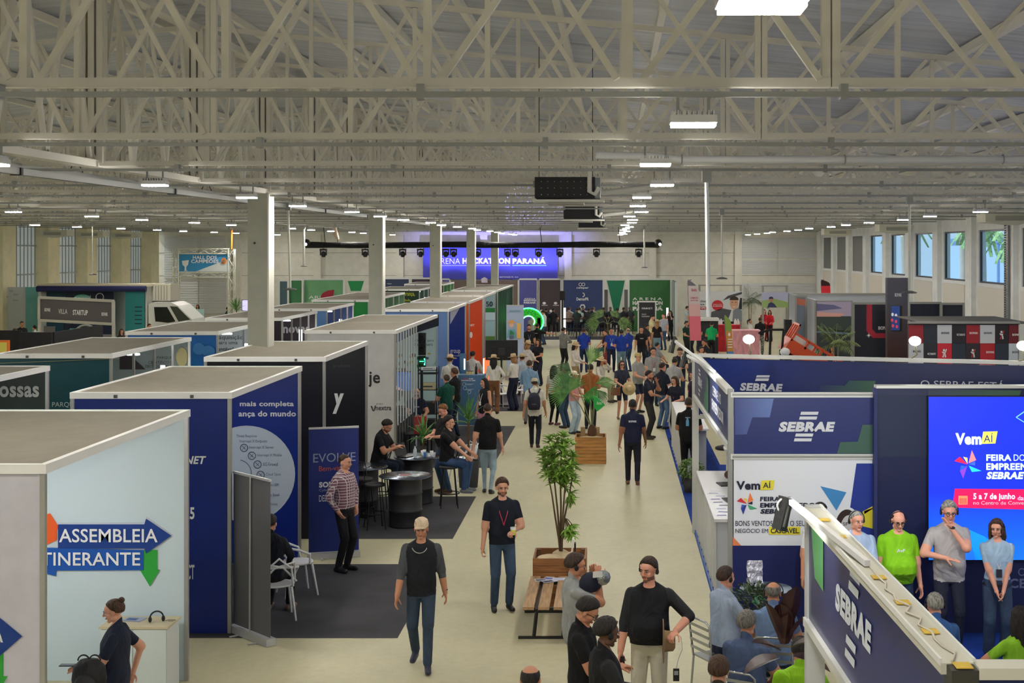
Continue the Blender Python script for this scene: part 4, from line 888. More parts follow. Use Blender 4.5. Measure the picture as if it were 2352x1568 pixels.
for x0, y0, x1, y1 in ((1838, 945, 1880, 952), (1835, 956, 1877, 963), (1826, 995, 1868, 1002), (1823, 1006, 1865, 1013)):
    Q([(x0, y1), (x1 - 2, y1), (x1, y0), (x0 + 2, y0)], DW_, wt, pw, 2, name='logo_bar')
ptx('Vem', 1691, 1104, 1746, 1124, DW_, ink, pw, 2, bold=.04); Q([(1746, 1125), (1776, 1124), (1779, 1102), (1749, 1103)], DW_, yel, pw, 2, name='print'); ptx('AÍ', 1752, 1104, 1770, 1120, DW_, ink, pw, 3, bold=.01)
def pinwheel(cx, cy, s, D, parent, n=2, cols=((206, 40, 50), (236, 120, 60), (30, 34, 60), (60, 160, 110), (40, 60, 150), (60, 90, 180), (230, 200, 80))):
    tri = [[(0, 0), (-24, -6), (-14, -14)], [(2, -2), (8, -26), (16, -8)], [(2, 0), (14, -6), (14, 2)], [(2, 2), (26, 12), (8, 14)], [(0, 2), (-8, 26), (-14, 12)], [(0, 4), (-14, 12), (-12, 2)], [(0, -1), (-8, -14), (0, -12)]]
    for tr_, c in zip(tri, cols): Q([(cx + a * s, cy + b * s) for a, b in tr_][::-1], D, C(*c, .5), parent, n, name='pinwheel_blade')
pinwheel(1715, 1156, .95, DW_, pw)
ptx('FEIRA', 1746, 1140, 1791, 1150, DW_, ink, pw, 2, bold=.04); ptx('DO', 1796, 1140, 1818, 1150, DW_, ink, pw, 2)
ptx('EMPREENDEDOR', 1746, 1154, 1884, 1165, DW_, ink, pw, 2, bold=.04); ptx('SEBRAE', 1746, 1168, 1815, 1179, DW_, ink, pw, 2, bold=.05, shear=.2)
ptx('BONS VENTOS PARA O SEU', 1689, 1195, 1849, 1207, DW_, ink, pw, 2); ptx('NEGÓCIO EM', 1689, 1211, 1764, 1223, DW_, ink, pw, 2); Q(rect(1766, 1209, 1838, 1227), DW_, yel, pw, 2, name='print'); ptx('CASCAVEL.', 1770, 1212, 1836, 1224, DW_, ink, pw, 3, bold=.03)
Q([(1884, 1116), (1944, 1130), (1921, 1172)], DW_, C(60, 132, 190), pw, 1, name='print'); Q([(1940, 1254), (1967, 1064), (2011, 1064), (2011, 1254)], DW_, C(28, 52, 140), pw, 1, name='print')
Q([(1683, 1232), (1712, 1262), (1683, 1264)], DW_, C(226, 130, 80), pw, 2, name='print'); Q([(1981, 1174), (2011, 1158), (2011, 1215), (1981, 1208)], DW_, C(214, 200, 50), pw, 2, name='print')
Q(rect(1683, 1252, 2012, 1480), DW_, C(20, 30, 88, .5, kind='mottle', sc=3), pw, 3, name='print', label='dark blue patterned lower print')
Q([(1726, 1382), (1738, 1352), (1755, 1340), (1748, 1400)], DW_, C(60, 150, 100), pw, 4, name='print')
Q([(1985, 1180), (2011, 1163), (1984, 1173)], DW_, C(200, 60, 60), pw, 2, name='print')
Q(ell(1944, 1205, 32, 42, 0, 360, 28), DW_, C(225, 225, 228), pw, 2, name='print', label='white oval frame'); Q(ell(1945, 1207, 26, 38, 0, 360, 28), DW_, C(50, 34, 30), pw, 3, name='print'); Q(ell(1949, 1214, 19, 32, 0, 360, 28), DW_, C(200, 196, 192), pw, 4, name='print'); ptx('SF', 1935, 1198, 1947, 1206, DW_, ink, pw, 5)
# ---- navy wall and the big screen
sw_ = T('screen_wall', 'tall navy stand wall carrying the big blue screen', 'stand wall', (4.5, 17.7, 0), world=True)
P('wall_panel', MB().box(wx(2013, 17.75), 7.2, 17.72, 17.82, .014, wz(890, 17.75)), C(28, 34, 74, .42), sw_); P('rail', MB().box(wx(2010, 17.75), 7.2, 17.66, 17.84, wz(890, 17.75), wz(884, 17.75)), ral, sw_)
P('end_strip', MB().box(wx(2009, 17.75) - .02, wx(2013, 17.75), 17.68, 17.84, .014, wz(890, 17.75)), C(36, 44, 96), sw_)
Q([(2014, 1050), (2014, 906), (2130, 908), (2130, 1048)], 17.72, C(32, 44, 72), sw_, 1, name='print'); Q([(2130, 910), (2132, 893), (2346, 896), (2340, 910)], 17.72, GR((34, 44, 74), (62, 100, 72), 0, 4, 5.2), sw_, 1, name='print')
ptx('O SEBRAE', 2338, 1304, 2440, 1322, 17.72, C(100, 108, 140), sw_, 1); ptx('CERTO', 2318, 1328, 2420, 1350, 17.72, C(100, 108, 140), sw_, 1, bold=.03)
DS = 17.66
sc_ = T('led_screen', 'big lit blue LED wall screen announcing a June fair', 'screen', at(2300, 1285, 17.7), world=True)
P('casing', MB().box(wx(2131, DS), 7.0, DS, DS + .05, wz(1287, DS), wz(909, DS)), BLK(), sc_)
def EM(r, g, b, e=1.0): return C(r, g, b, .5, emit=e)
m_ = bpy.data.materials.new('screen_picture'); m_.use_nodes = True; nt = m_.node_tree; N = nt.nodes; L = nt.links
tc = N.new('ShaderNodeTexCoord'); sx = N.new('ShaderNodeSeparateXYZ'); L.new(tc.outputs['Object'], sx.inputs[0]); mr = N.new('ShaderNodeMapRange'); mr.inputs['From Min'].default_value = wz(1285, DS); mr.inputs['From Max'].default_value = wz(1130, DS); L.new(sx.outputs[2], mr.inputs[0])
r_ = N.new('ShaderNodeValToRGB'); r_.color_ramp.elements[0].color = (.004, .2, 1, 1); r_.color_ramp.elements[1].color = (.0, .03, .93, 1); L.new(mr.outputs[0], r_.inputs[0])
L.new(r_.outputs[0], N['Principled BSDF'].inputs['Emission Color']); N['Principled BSDF'].inputs['Emission Strength'].default_value = .95; N['Principled BSDF'].inputs['Base Color'].default_value = (.01, .01, .02, 1)
P('display', MB().box(wx(2133, DS), 6.98, DS - .01, DS, wz(1285, DS), wz(911, DS)), m_, sc_)
S1 = DS - .012; wE = EM(205, 225, 250, .85)
ptx('Vem', 2194, 994, 2254, 1021, S1, wE, sc_, 1, bold=.05); Q([(2254, 1019), (2286, 1018), (2291, 990), (2258, 991)], S1, EM(226, 214, 90, .9), sc_, 1, name='screen_graphic'); ptx('AÍ', 2259, 994, 2280, 1015, S1, EM(20, 40, 120, .8), sc_, 2)
pinwheel(2222, 1066, 1.25, S1, sc_, 1, ((236, 30, 70), (240, 130, 130), (60, 100, 220), (40, 190, 200), (130, 60, 190), (40, 90, 200), (230, 200, 120)))
for o in list(sc_.children):
    if o.name.startswith('pinwheel'): c = o.data.materials[0].diffuse_color; bs = o.data.materials[0].node_tree.nodes['Principled BSDF']; o.data.materials[0] = EM(*[int(v) for v in o.data.materials[0].name.split('_')[1:4]], .9)
ptx('FEIRA', 2265, 1043, 2323, 1058, S1, wE, sc_, 1, bold=.04); ptx('DO', 2328, 1043, 2354, 1058, S1, wE, sc_, 1); ptx('EMPREENDEDOR', 2265, 1063, 2440, 1079, S1, wE, sc_, 1, bold=.04); ptx('SEBRAE', 2265, 1083, 2352, 1100, S1, wE, sc_, 1, bold=.05, shear=.2)
Q([(2188, 1165), (2193, 1122), (2450, 1124), (2450, 1172)], S1, EM(236, 20, 84, .9), sc_, 1, name='screen_graphic', label='red date bar'); ptx('5 a 7 de junho', 2235, 1132, 2331, 1150, S1, wE, sc_, 2, bold=.03); ptx('das 14h às 21h', 2337, 1138, 2420, 1148, S1, wE, sc_, 2)
ptx('no Centro de Convenções de Cascavel', 2235, 1150, 2452, 1160, S1, EM(250, 180, 190, .8), sc_, 2)
Q(rect(2201, 1138, 2222, 1158), S1, EM(246, 130, 90, .9), sc_, 2, name='screen_graphic', label='calendar icon')
for i in range(3):
    for j in range(4): Q(rect(2203.5 + j * 4.4, 1144 + i * 4.4, 2206 + j * 4.4, 1146.5 + i * 4.4), S1, EM(200, 30, 60, .8), sc_, 3, name='screen_graphic')
Q([(2222, 1214), (2262, 1232), (2330, 1285), (2240, 1285)], S1, EM(20, 140, 240, .9), sc_, 1, name='screen_graphic'); Q([(2200, 1285), (2230, 1250), (2246, 1285)], S1, EM(30, 110, 240, .9), sc_, 1, name='screen_graphic')
P('screen_line', MB().obox(at(2334, 958, S1 - .01), at(2360, 940, S1 - .01), .012, .01).obox(at(2334, 958, S1 - .01), at(2360, 974, S1 - .01), .012, .01), EM(120, 200, 250, .8), sc_)
# ---- near fascia that runs towards the camera at the lower right
nf = T('near_fascia', 'near blue SEBRAE fascia running toward the camera at the lower right', 'fascia', (1.45, 8, 0), world=True)
q0, q1 = Vector((1.40, 9.95, 0)), Vector((1.53, 6.2, 0)); up = Vector((0, 0, 1)); Z0, Z1n = 2.24, 3.03
P('fascia_panel', MB().obox(q0 + up * (Z0 + Z1n) / 2, q1 + up * (Z0 + Z1n) / 2, .03, Z1n - Z0 - .03), GR((58, 60, 92), (30, 44, 112), 1, 9.9, 8.2, .3), nf)
P('top_rail', MB().obox(q0 + up * Z1n, q1 + up * Z1n, .15, .05), C(206, 204, 190, .5), nf); P('inner_lip', MB().obox(q0 + up * (Z1n + .03) + Vector((-.075, 0, 0)), q1 + up * (Z1n + .03) + Vector((-.075, 0, 0)), .012, .03), C(230, 230, 226), nf); P('inner_lip', MB().obox(q0 + up * (Z1n + .03) + Vector((.075, 0, 0)), q1 + up * (Z1n + .03) + Vector((.075, 0, 0)), .012, .03), C(230, 230, 226), nf)
P('bottom_rail', MB().obox(q0 + up * Z0, q1 + up * Z0, .1, .06), ral, nf)
P('post', MB().box(1.37, 1.5, 9.9, 10.02, .014, 3.06), C(196, 198, 200, .4, .2), nf)
P('cross_fascia', MB().box(1.6, 5, 6.14, 6.18, Z0, Z1n), nvy, nf); P('cross_rail', MB().box(1.6, 5, 6.1, 6.24, Z1n - .02, Z1n + .03), C(206, 204, 190, .5), nf); P('corner_post', MB().box(1.48, 1.6, 6.1, 6.24, .014, Z1n + .02), C(60, 58, 52), nf)
dq = (q1 - q0).normalized(); LQ = (q1 - q0).length
def ntx(s, a, b, z0, z1, **k): txt(s, q0 + dq * a + up * z0 + Vector((-.022, 0, 0)), dq, up, b - a, z1 - z0, C(216, 222, 232), nf, **k)
ntx('SEBRAE', 1.05, 2.1, 2.6, 2.78, bold=.06, shear=.15)
for a, b, z0 in ((1.5, 1.78, 2.92), (1.46, 1.74, 2.83), (1.38, 1.66, 2.48), (1.35, 1.63, 2.39)):
    f = lambda u, z: q0 + dq * u + up * z + Vector((-.022, 0, 0)); P('logo_bar', MB().add([f(a, z0), f(b, z0), f(b + .02, z0 + .055), f(a + .02, z0 + .055)], [(0, 1, 2, 3)]), C(216, 222, 232), nf)
f = lambda u, z: q0 + dq * u + up * z + Vector((-.02, 0, 0)); P('green_print', MB().add([f(.15, 2.98), f(.3, 2.62), f(.62, 2.6), f(.62, 2.98)], [(0, 1, 2, 3)]), C(88, 150, 92), nf)
rr = random.Random(12)
for i in range(7):
    c = q0 + dq * (.5 + i * .55) + up * (Z1n + .029); P('tape', MB().box(c.x - .03, c.x + .045, c.y - .05, c.y + .04, c.z, c.z + .004), C(214, 180, 70), nf)
pts = [q0 + dq * (1.0 + i * .12) + up * (Z1n + .035) + Vector((rr.uniform(-.03, .03), 0, 0)) for i in range(24)]; P('cable', MB().tube(pts, .006, 5), C(206, 196, 180), nf)
# flood lamps on white arms
def armlamp(label, a, b, s=1.0):
    t = T('arm_lamp', label, 'flood lamp', tuple(b), world=True); a, b = Vector(a), Vector(b)
    P('arm', MB().obox(b, a, .035, .035), C(232, 232, 232, .4), t)
    P('lamp_head', MB().obox(a + Vector((-.02, 0, .02)), a + Vector((-.07 * s, -.02, -.2 * s)), .12 * s, .05 * s), C(28, 28, 28, .4), t); P('bracket', MB().ring(a + Vector((-.03, 0, -.04)), .05, .008, 12, 5, 0, 'y'), C(200, 200, 200), t)
    P('reflector', MB().obox(a + Vector((-.03, -.03, -.03)), a + Vector((-.065 * s, -.05, -.17 * s)), .09 * s, .01), C(70, 70, 66), t)
armlamp('white arm lamp with a black head before the VemAÍ poster', at(1812, 1148, 9.6), q0 + dq * 1.9 + up * (Z1n + .05))
armlamp('white arm lamp reaching over the aisle from the far fascia corner', at(1550, 783, 23.6), Vector((1.46, 20.2, 3.11)))
armlamp('lower white arm lamp on the far part of the aisle fascia', at(1576, 815, 22.0), Vector((1.45, 20.9, 3.09)))
for i, (x, y, D, lb) in enumerate(((1720, 779, 23.3, 'blazing flood lamp over the stand beside the orange and green flag'), (2102, 783, 22.4, 'blazing flood lamp over the stand below the tall dark totem'), (2350, 794, 22.0, 'blazing flood lamp cut by the right picture edge'))):
    t = T('flood_lamp', lb, 'flood lamp', at(x, 824, D), world=True, group='white flood lamps on top of the back fascia')
    c = at(x, y, D); yb = 24.0 - (c.x - 1.42) / 7.18 * 2.2
    P('arm', MB().tube([(c.x, D, c.z - .06), (c.x + .05, D + .1, c.z - .22), (c.x + .06, yb, 3.09)], .014, 6), C(210, 200, 160), t); P('housing', MB().ball((c.x, D + .05, c.z), (.1, .05, .08)), C(230, 230, 230), t); P('lens', MB().ball((c.x, D - .0, c.z), (.095, .03, .075)), C(255, 248, 238, emit=60), t)
# ================================================================ FURTHER STANDS ON THE RIGHT
def panel3(t, x0, y0, x1, y1, D, c, nm='panel', label=None, to_floor=True, th=.06, fr_=True):
    m = C(*c, .5) if isinstance(c, tuple) else c
    P(nm, MB().box(wx(x0, D), wx(x1, D), D, D + th, 0 if to_floor else wz(y1, D), wz(y0, D)), m, t, label=label)
    if fr_:
        for x in (x0, x1): P('frame_post', MB().box(wx(x, D) - .035, wx(x, D) + .035, D - .03, D, 0, wz(y0, D)), grl, t)
        P('frame_rail', MB().box(wx(x0, D) + .035, wx(x1, D) - .035, D - .03, D, wz(y0, D) - .07, wz(y0, D)), grl, t)
g1 = T('grey_stand', 'large grey walled stand with a sunset landscape print', 'stand', at(1900, 820, 50), world=True)
panel3(g1, 1812, 673, 2052, 825, 58, (176, 180, 190)); P('return_wall', MB().box(wx(1812, 58), wx(1812, 58) + .06, 50.5, 58, 0, wz(673, 58)), C(170, 176, 186), g1)
panel3(g1, 1828, 678, 1852, 825, 52, (112, 122, 140)); Q([(1829, 684), (1851, 688), (1851, 702), (1829, 699)], 52, C(190, 110, 90), g1, 2, name='print')
panel3(g1, 1873, 690, 1956, 825, 48, (60, 66, 72), label='landscape print')
for (pts, c) in (([(1876, 693), (1955, 693), (1955, 726), (1876, 726)], (180, 168, 196)), ([(1876, 697), (1915, 700), (1935, 708), (1876, 714)], (110, 108, 150)), ([(1876, 716), (1940, 720), (1930, 727), (1876, 727)], (226, 170, 160)), ([(1876, 728), (1955, 727), (1955, 760), (1876, 752)], (66, 76, 74)), ([(1876, 760), (1955, 764), (1955, 768), (1876, 764)], (110, 130, 165))): Q(pts[::-1], 47.95 - .01 * (sum(c) % 97) / 20, C(*c), g1, 2, name='print')
panel3(g1, 2050, 678, 2128, 700, 60, (150, 156, 170))
g2 = T('navy_stand', 'navy stand with a bent red stripe print and BIOPARK lettering', 'stand', at(2000, 820, 44), world=True)
panel3(g2, 1960, 694, 2038, 825, 44, (38, 40, 54)); rd = C(176, 44, 64, .5)
Q([(1990, 697), (2003, 697), (2003, 755), (2012, 765), (2037, 765), (2037, 776), (2005, 776), (1990, 760)], 44, rd, g2, 2, name='print', label='red bent stripe')
ptx('BIOPARK', 2017, 749, 2046, 757, 44, wp, g2, 3, bold=.03)
st = []
for i in range(16): a = 2 * math.pi * i / 16; r_ = 6 if i % 4 == 0 else (4 if i % 2 == 0 else 1.8); st.append((1995 + r_ * math.sin(a), 770 + r_ * math.cos(a)))
Q(st[::-1], 44, wp, g2, 4, name='star_print')
panel3(g2, 2088, 693, 2160, 770, 46, (34, 38, 54)); panel3(g2, 2162, 695, 2213, 770, 45, (34, 38, 54))
tt = T('totem', 'tall dark totem with a small vertical screen on the right', 'totem', at(2062, 820, 42), world=True)
P('body', MB().box(wx(2038, 42), wx(2085, 42), 42, 42.3, 0, wz(638, 42)), GR((70, 46, 46), (62, 62, 76), 2, 1.9, 3.2), tt); P('edge', MB().box(wx(2085, 42), wx(2088, 42), 41.98, 42.3, 0, wz(638, 42)), grl, tt)
P('display', MB().box(wx(2047, 42), wx(2066, 42), 41.96, 41.99, wz(758, 42), wz(703, 42)), EM(34, 60, 120, .35), tt); P('screen_casing', MB().box(wx(2066, 42), wx(2071, 42), 41.94, 41.999, wz(760, 42), wz(702, 42)), BLK(), tt)
for i, (x, y, c) in enumerate(((2050, 722, (190, 190, 200)), (2058, 724, (190, 190, 200)), (2049, 735, (190, 60, 80)), (2058, 738, (190, 60, 80)), (2051, 748, (190, 60, 80)), (2060, 750, (180, 60, 90)))): Q(ell(x, y, 3, 4, 0, 360, 10), 41.95, EM(*c, .4), tt, 1, name='screen_graphic')
ptx('BIOPARK', 2055, 673, 2071, 681, 42, C(190, 190, 200), tt, 1, bold=.02)
ck = T('logo_wall', 'red white and black chequered logo wall on the right', 'stand wall', at(2215, 820, 36), world=True)
P('backing', MB().box(wx(2086, 36), wx(2342, 36), 36, 36.1, 0, wz(743, 36)), C(44, 46, 56), ck)
cols = [(2086, 2121), (2121, 2152), (2152, 2186), (2186, 2218), (2218, 2250), (2250, 2285), (2285, 2316), (2316, 2338)]
tops = [(150, 40, 50), (44, 50, 62), (196, 200, 208), (40, 38, 46), (150, 34, 46), (196, 200, 208), (44, 38, 44), (110, 30, 40)]
bots = [(196, 200, 208), (44, 46, 56), (204, 40, 60), (44, 54, 70), (50, 44, 52), (176, 36, 50), (44, 54, 70), (196, 204, 216)]
for (a, b), c1, c2 in zip(cols, tops, bots):
    P('tile_panel', MB().box(wx(a, 36) + .004, wx(b, 36) - .004, 35.97, 35.999, wz(788, 36), wz(746, 36)), C(*c1, .5), ck); P('tile_panel', MB().box(wx(a, 36) + .004, wx(b, 36) - .004, 35.97, 35.999, wz(880, 36), wz(788, 36) - .005), C(*c2, .5), ck)
for x, y, s_ in ((2157, 762, 'BIOPARK'), (2255, 762, 'BIOPARK'), (2192, 766, 'VICTARINTI'), (2222, 762, 'BIOPARK'), (2092, 804, 'BIOPARK'), (2125, 810, 'VICTARINTI'), (2260, 806, 'BIOPARK'), (2320, 806, 'BIOPARK'), (2320, 766, 'BIOPARK')):
    dk_ = x in (2157, 2255, 2092, 2320) and y != 766 or (x == 2320 and y == 806); ptx(s_, x + 5, y, x + 24, y + 5, 35.96, C(50, 50, 60) if dk_ else wp, ck, 1, bold=.02)
def figlogo(x, y, a, b):
    for pts, c in (([(x - 4, y + 10), (x - 1, y + 2), (x + 1, y + 2), (x - 1, y + 11)], a), ([(x - 5, y - 3), (x + 4, y - 1), (x + 3, y + 3), (x - 3, y + 1)], b), ([(x + 2, y + 11), (x + 1, y + 3), (x + 4, y + 3), (x + 5, y + 10)], b), ([(x + 2, y - 2), (x + 5, y - 9), (x + 7, y - 9), (x + 4, y)], a)): Q(pts, 35.96, C(*c), ck, 2, name='logo')
    Q(ell(x, y - 6, 2.6, 3, 0, 360, 12), 35.96, C(*b), ck, 3)
figlogo(2300, 768, (190, 50, 60), (220, 220, 224)); figlogo(2168, 810, (226, 226, 228), (226, 226, 228)); figlogo(2234, 810, (200, 60, 70), (226, 226, 228))
P('dark_canopy', MB().box(wx(2088, 38), wx(2330, 38), 36.3, 40, wz(745, 36), wz(734, 38)), C(58, 52, 48), ck); P('top_rail', MB().box(wx(2086, 36), wx(2342, 36), 35.95, 36.1, wz(743, 36), wz(743, 36) + .05), grl, ck)
P('end_panel', MB().box(wx(2339, 36), wx(2352, 36), 35.9, 36.1, 0, wz(745, 36)), C(200, 204, 200), ck)
# far right stands: billboards
def billboard(label, x0, y0, x1, y1, D, base):
    t = T('billboard', label, 'billboard', at((x0 + x1) / 2, 780, D), world=True)
    P('board', MB().box(wx(x0, D), wx(x1, D), D, D + .1, wz(y1, D), wz(y0, D)), C(*base, .5), t)
    for x in (x0 + 3, x1 - 3): P('post', MB().box(wx(x, D) - .05, wx(x, D) + .05, D + .1, D + .2, 0, wz(y0, D) + .3), grl, t)
    P('top_bar', MB().box(wx(x0, D), wx(x1, D), D + .1, D + .18, wz(y0, D) + .28, wz(y0, D) + .34), grl, t); return t
b1 = billboard('white billboard with a smiling driver in a car and a red disc', 1604, 669, 1705, 738, 72, (206, 208, 212))
ptx('condições', 1588, 689, 1621, 695, 72, C(40, 40, 44), b1, 2, bold=.02); ptx('especiais', 1590, 697, 1618, 702, 72, C(40, 40, 44), b1, 2, bold=.02); Q(rect(1598, 704, 1622, 711), 72, C(170, 36, 50), b1, 2, name='print'); ptx('CNPJ', 1600, 705, 1620, 710, 72, wp, b1, 3, bold=.02)
Q(ell(1648, 701, 13, 12), 72, C(190, 40, 50), b1, 2); ptx('PRONTO PARA', 1638, 698, 1658, 700, 72, wp, b1, 3); ptx('OS NEGÓCIOS', 1637, 701, 1659, 704, 72, wp, b1, 3, bold=.02)
for pts, c in (([(1660, 690), (1672, 679), (1704, 670), (1704, 675), (1680, 683)], (70, 72, 76)), ([(1634, 716), (1660, 708), (1680, 712), (1672, 735), (1632, 735)], (70, 74, 80)), ([(1700, 684), (1704, 684), (1704, 710), (1696, 710)], (30, 30, 32)), ([(1684, 712), (1696, 706), (1704, 714), (1704, 738), (1682, 738)], (120, 128, 138))): Q(pts[::-1], 72, C(*c), b1, 2, name='print')
Q(ell(1686, 696, 9.5, 14), 72, C(206, 158, 130), b1, 3, name='print', label='printed face'); Q(ell(1686, 689, 10.5, 9, 0, 180), 72, C(56, 44, 36), b1, 4, name='print')
for x in (1682, 1690): Q(rect(x - 1.5, 693, x + 1.5, 694.5), 72, C(50, 36, 30), b1, 5, name='print')
Q([(1681, 703), (1686, 706), (1691, 703), (1686, 704)], 72, C(236, 226, 220), b1, 5, name='print')
b2 = billboard('pastel billboard with a capped man in a field', 1750, 671, 1811, 706, 70, (190, 196, 200))
Q(rect(1750, 671, 1811, 690), 70, C(180, 184, 216), b2, 1, name='print'); Q([(1750, 706), (1750, 690), (1780, 686), (1811, 694), (1811, 706)], 70, C(150, 176, 110), b2, 2, name='print')
Q([(1762, 706), (1765, 697), (1771, 693), (1778, 697), (1785, 706)], 70, C(50, 56, 100), b2, 3, name='print'); Q(ell(1771, 688, 5, 6), 70, C(176, 130, 110), b2, 4, name='print'); Q(ell(1771, 686, 5.6, 5, 0, 180), 70, C(50, 56, 80), b2, 5, name='print')
# feather flags
def feather(label, x0, y0, x1, y1, D, bands, lean=0, base=(0, 0, 0)):
    t = T('feather_flag', label, 'flag', at((x0 + x1) / 2, y1, D), world=True); t.location.z = 0; OFF[t] = Vector(t.location)
    h = y1 - y0; w2 = x1 - x0
    for (f0, f1, c) in bands:
        pts_l = []; pts_r = []
        for i in range(7):
            f = f0 + (f1 - f0) * i / 6; xr_ = x1 - w2 * (1 - min(1, f / .22)) ** 2 * .95
            pts_l.append((x0 + lean * f, y0 + h * f)); pts_r.append((xr_ + lean * f, y0 + h * f))
        vs = [at(*p, D) for p in pts_l] + [at(*p, D) for p in pts_r]
        mb = MB(); mb.add(vs + [v + Vector((0, .02, 0)) for v in vs], [(i, i + 1, i + 8, i + 7) for i in range(6)] + [(i + 14, i + 21, i + 22, i + 15) for i in range(6)]); P('flag_cloth', mb, C(*c, .6), t)
    P('pole', MB().tube([(wx(x0 + lean, D), D + .02, 0), at(x0 + lean, y1, D) + Vector((0, .02, 0)), at(x0, y0 + 4, D) + Vector((0, .02, 0)), at(x0 + w2 * .3, y0, D) + Vector((0, .02, 0))], .02, 6), C(90, 90, 92), t)
    P('ground_base', MB().lathe([(.3, 0), (.3, .05), (.05, .12)], (wx(x0 + lean, D), D + .02, 0), 12), BLK(), t)
    return t
ff = feather('tall pink and white feather flag on the right of the arena', 1580, 642, 1606, 782, 58, ((0, .1, (110, 110, 125)), (.1, .4, (206, 196, 198)), (.4, .6, (220, 176, 178)), (.6, 1, (222, 112, 132))), 5)
ptx('lindo', 1588, 662, 1600, 669, 57.98, C(190, 70, 90), ff, 1, bold=.02); ptx('COMÉRCIO', 1585, 681, 1603, 686, 57.98, C(190, 70, 90), ff, 1, bold=.02); ptx('aberto hoje', 1586, 688, 1603, 692, 57.98, C(190, 70, 90), ff, 1, bold=.02)
ff = feather('green and orange feather flag leaning beside the pink stand tables', 1664, 723, 1678, 812, 34, ((0, .42, (130, 160, 70)), (.42, .94, (206, 140, 60)), (.94, 1.06, (90, 140, 190))), 7)
for i in range(4): Q(rect(1672, 778 + i * 6, 1682, 780 + i * 6), 33.98, wp, ff, 1, name='print')
Q(ell(1675, 768, 2.5, 4), 33.98, wp, ff, 1)
feather('short red feather flag peeking over the grey stand', 1886, 642, 1906, 690, 68, ((0, .3, (50, 20, 24)), (.3, 1, (214, 40, 54))), 2)
# orange tipper body
tp = T('tipper_trailer', 'bright orange metal tipper cargo body tilted up beyond the blue stand', 'cargo trailer', at(1870, 830, 33), world=True)
oc = C(206, 78, 36, .42); O_ = at(1802, 815, 33)
ux = Vector((at(1940, 822, 33) - at(1812, 744, 33))); ln = ux.length; ux.normalize()   # along the bed, sloping down to the right
uy = Vector((0, 1, 0)); uz = ux.cross(uy) * -1; uz = Vector((-ux.z, 0, ux.x)) if ux.z < 0 else Vector((ux.z, 0, ux.x)); uz.normalize()
A0 = at(1800, 806, 33) ; 
def tb(u0, u1, v0, v1, w0, w1, nm):
    m = MB().box(u0, u1, v0, v1, w0, w1); m.v = [tuple(A0 + ux * a + uy * b + uz * c) for a, b, c in m.v]; P(nm, m, oc, tp)
Lb = 1.55; Wb = 1.15; Hb = .5
tb(0, Lb, 0, Wb, 0, .04, 'bed_floor'); tb(0, Lb, 0, .04, .0, .3, 'side_wall'); tb(0, Lb, Wb - .04, Wb, 0, .3, 'side_wall')
for v in (0, Wb - .04):
    tb(0, Lb, v - .005, v + .045, .3, .35, 'side_rail'); tb(0, Lb, v - .005, v + .045, .48, .53, 'side_rail')
    for i in range(5): tb(i * (Lb - .05) / 4, i * (Lb - .05) / 4 + .05, v - .005, v + .045, 0, .5, 'stake')
tb(0, .04, 0, Wb, 0, .35, 'headboard')
for i in range(4): tb(0, .04, i * (Wb - .05) / 3, i * (Wb - .05) / 3 + .05, .35, .75, 'stake')
tb(0, .04, 0, Wb, .7, .75, 'head_rail'); tb(.2, .5, .3, .8, .05, .08, 'floor_rib')
P('white_print_sheet', MB().add([A0 + ux * .1 + uy * 1.05 + uz * .5, A0 + ux * .5 + uy * 1.05 + uz * .5, A0 + ux * .6 + uy * 1.05 + uz * .1, A0 + ux * .25 + uy * 1.05 + uz * .1], [(0, 1, 2, 3)]), C(214, 220, 214), tp)
P('support_leg', MB().tube([A0 + uy * .5, (A0.x + .1, A0.y + .5, 0)], .05, 6), BLK(), tp); P('support_leg', MB().tube([A0 + ux * 1.4 + uy * .5, (A0.x + 1.2, A0.y + .5, 0)], .05, 6), BLK(), tp)
P('chassis', MB().tube([at(1742, 765, 33.5), at(1770, 757, 33.5), at(1800, 757, 33.5)], .03, 6).tube([at(1770, 757, 33.5), at(1768, 815, 33.5)], .03, 6).tube([at(1800, 757, 33.5), at(1795, 815, 33.5)], .03, 6), BLK(), tp)
P('white_motor_cover', MB().ball(at(1803, 808, 32.6), (.12, .12, .1)), WHT(), tp)
# red and pink display tables with goods
def table_(label, x0, x1, ytop, D, c, h=1.0, dp=.7, nm='display_table'):
    t = T(nm, label, 'table', (wx((x0 + x1) / 2, D), D, 0), world=True)
    P('table_cloth', MB().box(wx(x0, D), wx(x1, D), D, D + dp, .0, h), C(*c, .6, kind='cloth'), t); P('tabletop', MB().box(wx(x0, D) - .03, wx(x1, D) + .03, D - .03, D + dp + .03, h, h + .03), C(min(255, c[0] + 20), c[1] + 20, c[2] + 20), t); return t
table_('long red clothed display table before the white billboard', 1606, 1700, 745, 66, (190, 30, 44), wz(747, 66)); table_('pink and white clothed table beyond the orange flag', 1684, 1745, 760, 52, (214, 150, 160), wz(760, 52)); 
t = T('white_canopy_table', 'white edged black display bench left of the two staff in white', 'bench', at(1628, 760, 63), world=True); P('tabletop', MB().box(wx(1606, 63), wx(1652, 63), 63, 64, wz(737, 63), wz(731, 63)), WHT(), t); P('body', MB().box(wx(1607, 63), wx(1650, 63), 63.1, 63.9, 0, wz(737, 63)), C(40, 42, 44), t)
for i, x in enumerate((1646, 1652, 1657, 1690, 1696)):
    t = T('bottle', 'white bottle on the long red table, %s from the left' % ordn(i + 1), 'bottle', (wx(x, 66), 66.25, wz(747, 66) + .03), group='white bottles on the red table'); P('body', MB().lathe([(.07, 0), (.07, .16), (.03, .22), (.03, .27), (0, .27)], n=10), WHT(), t)
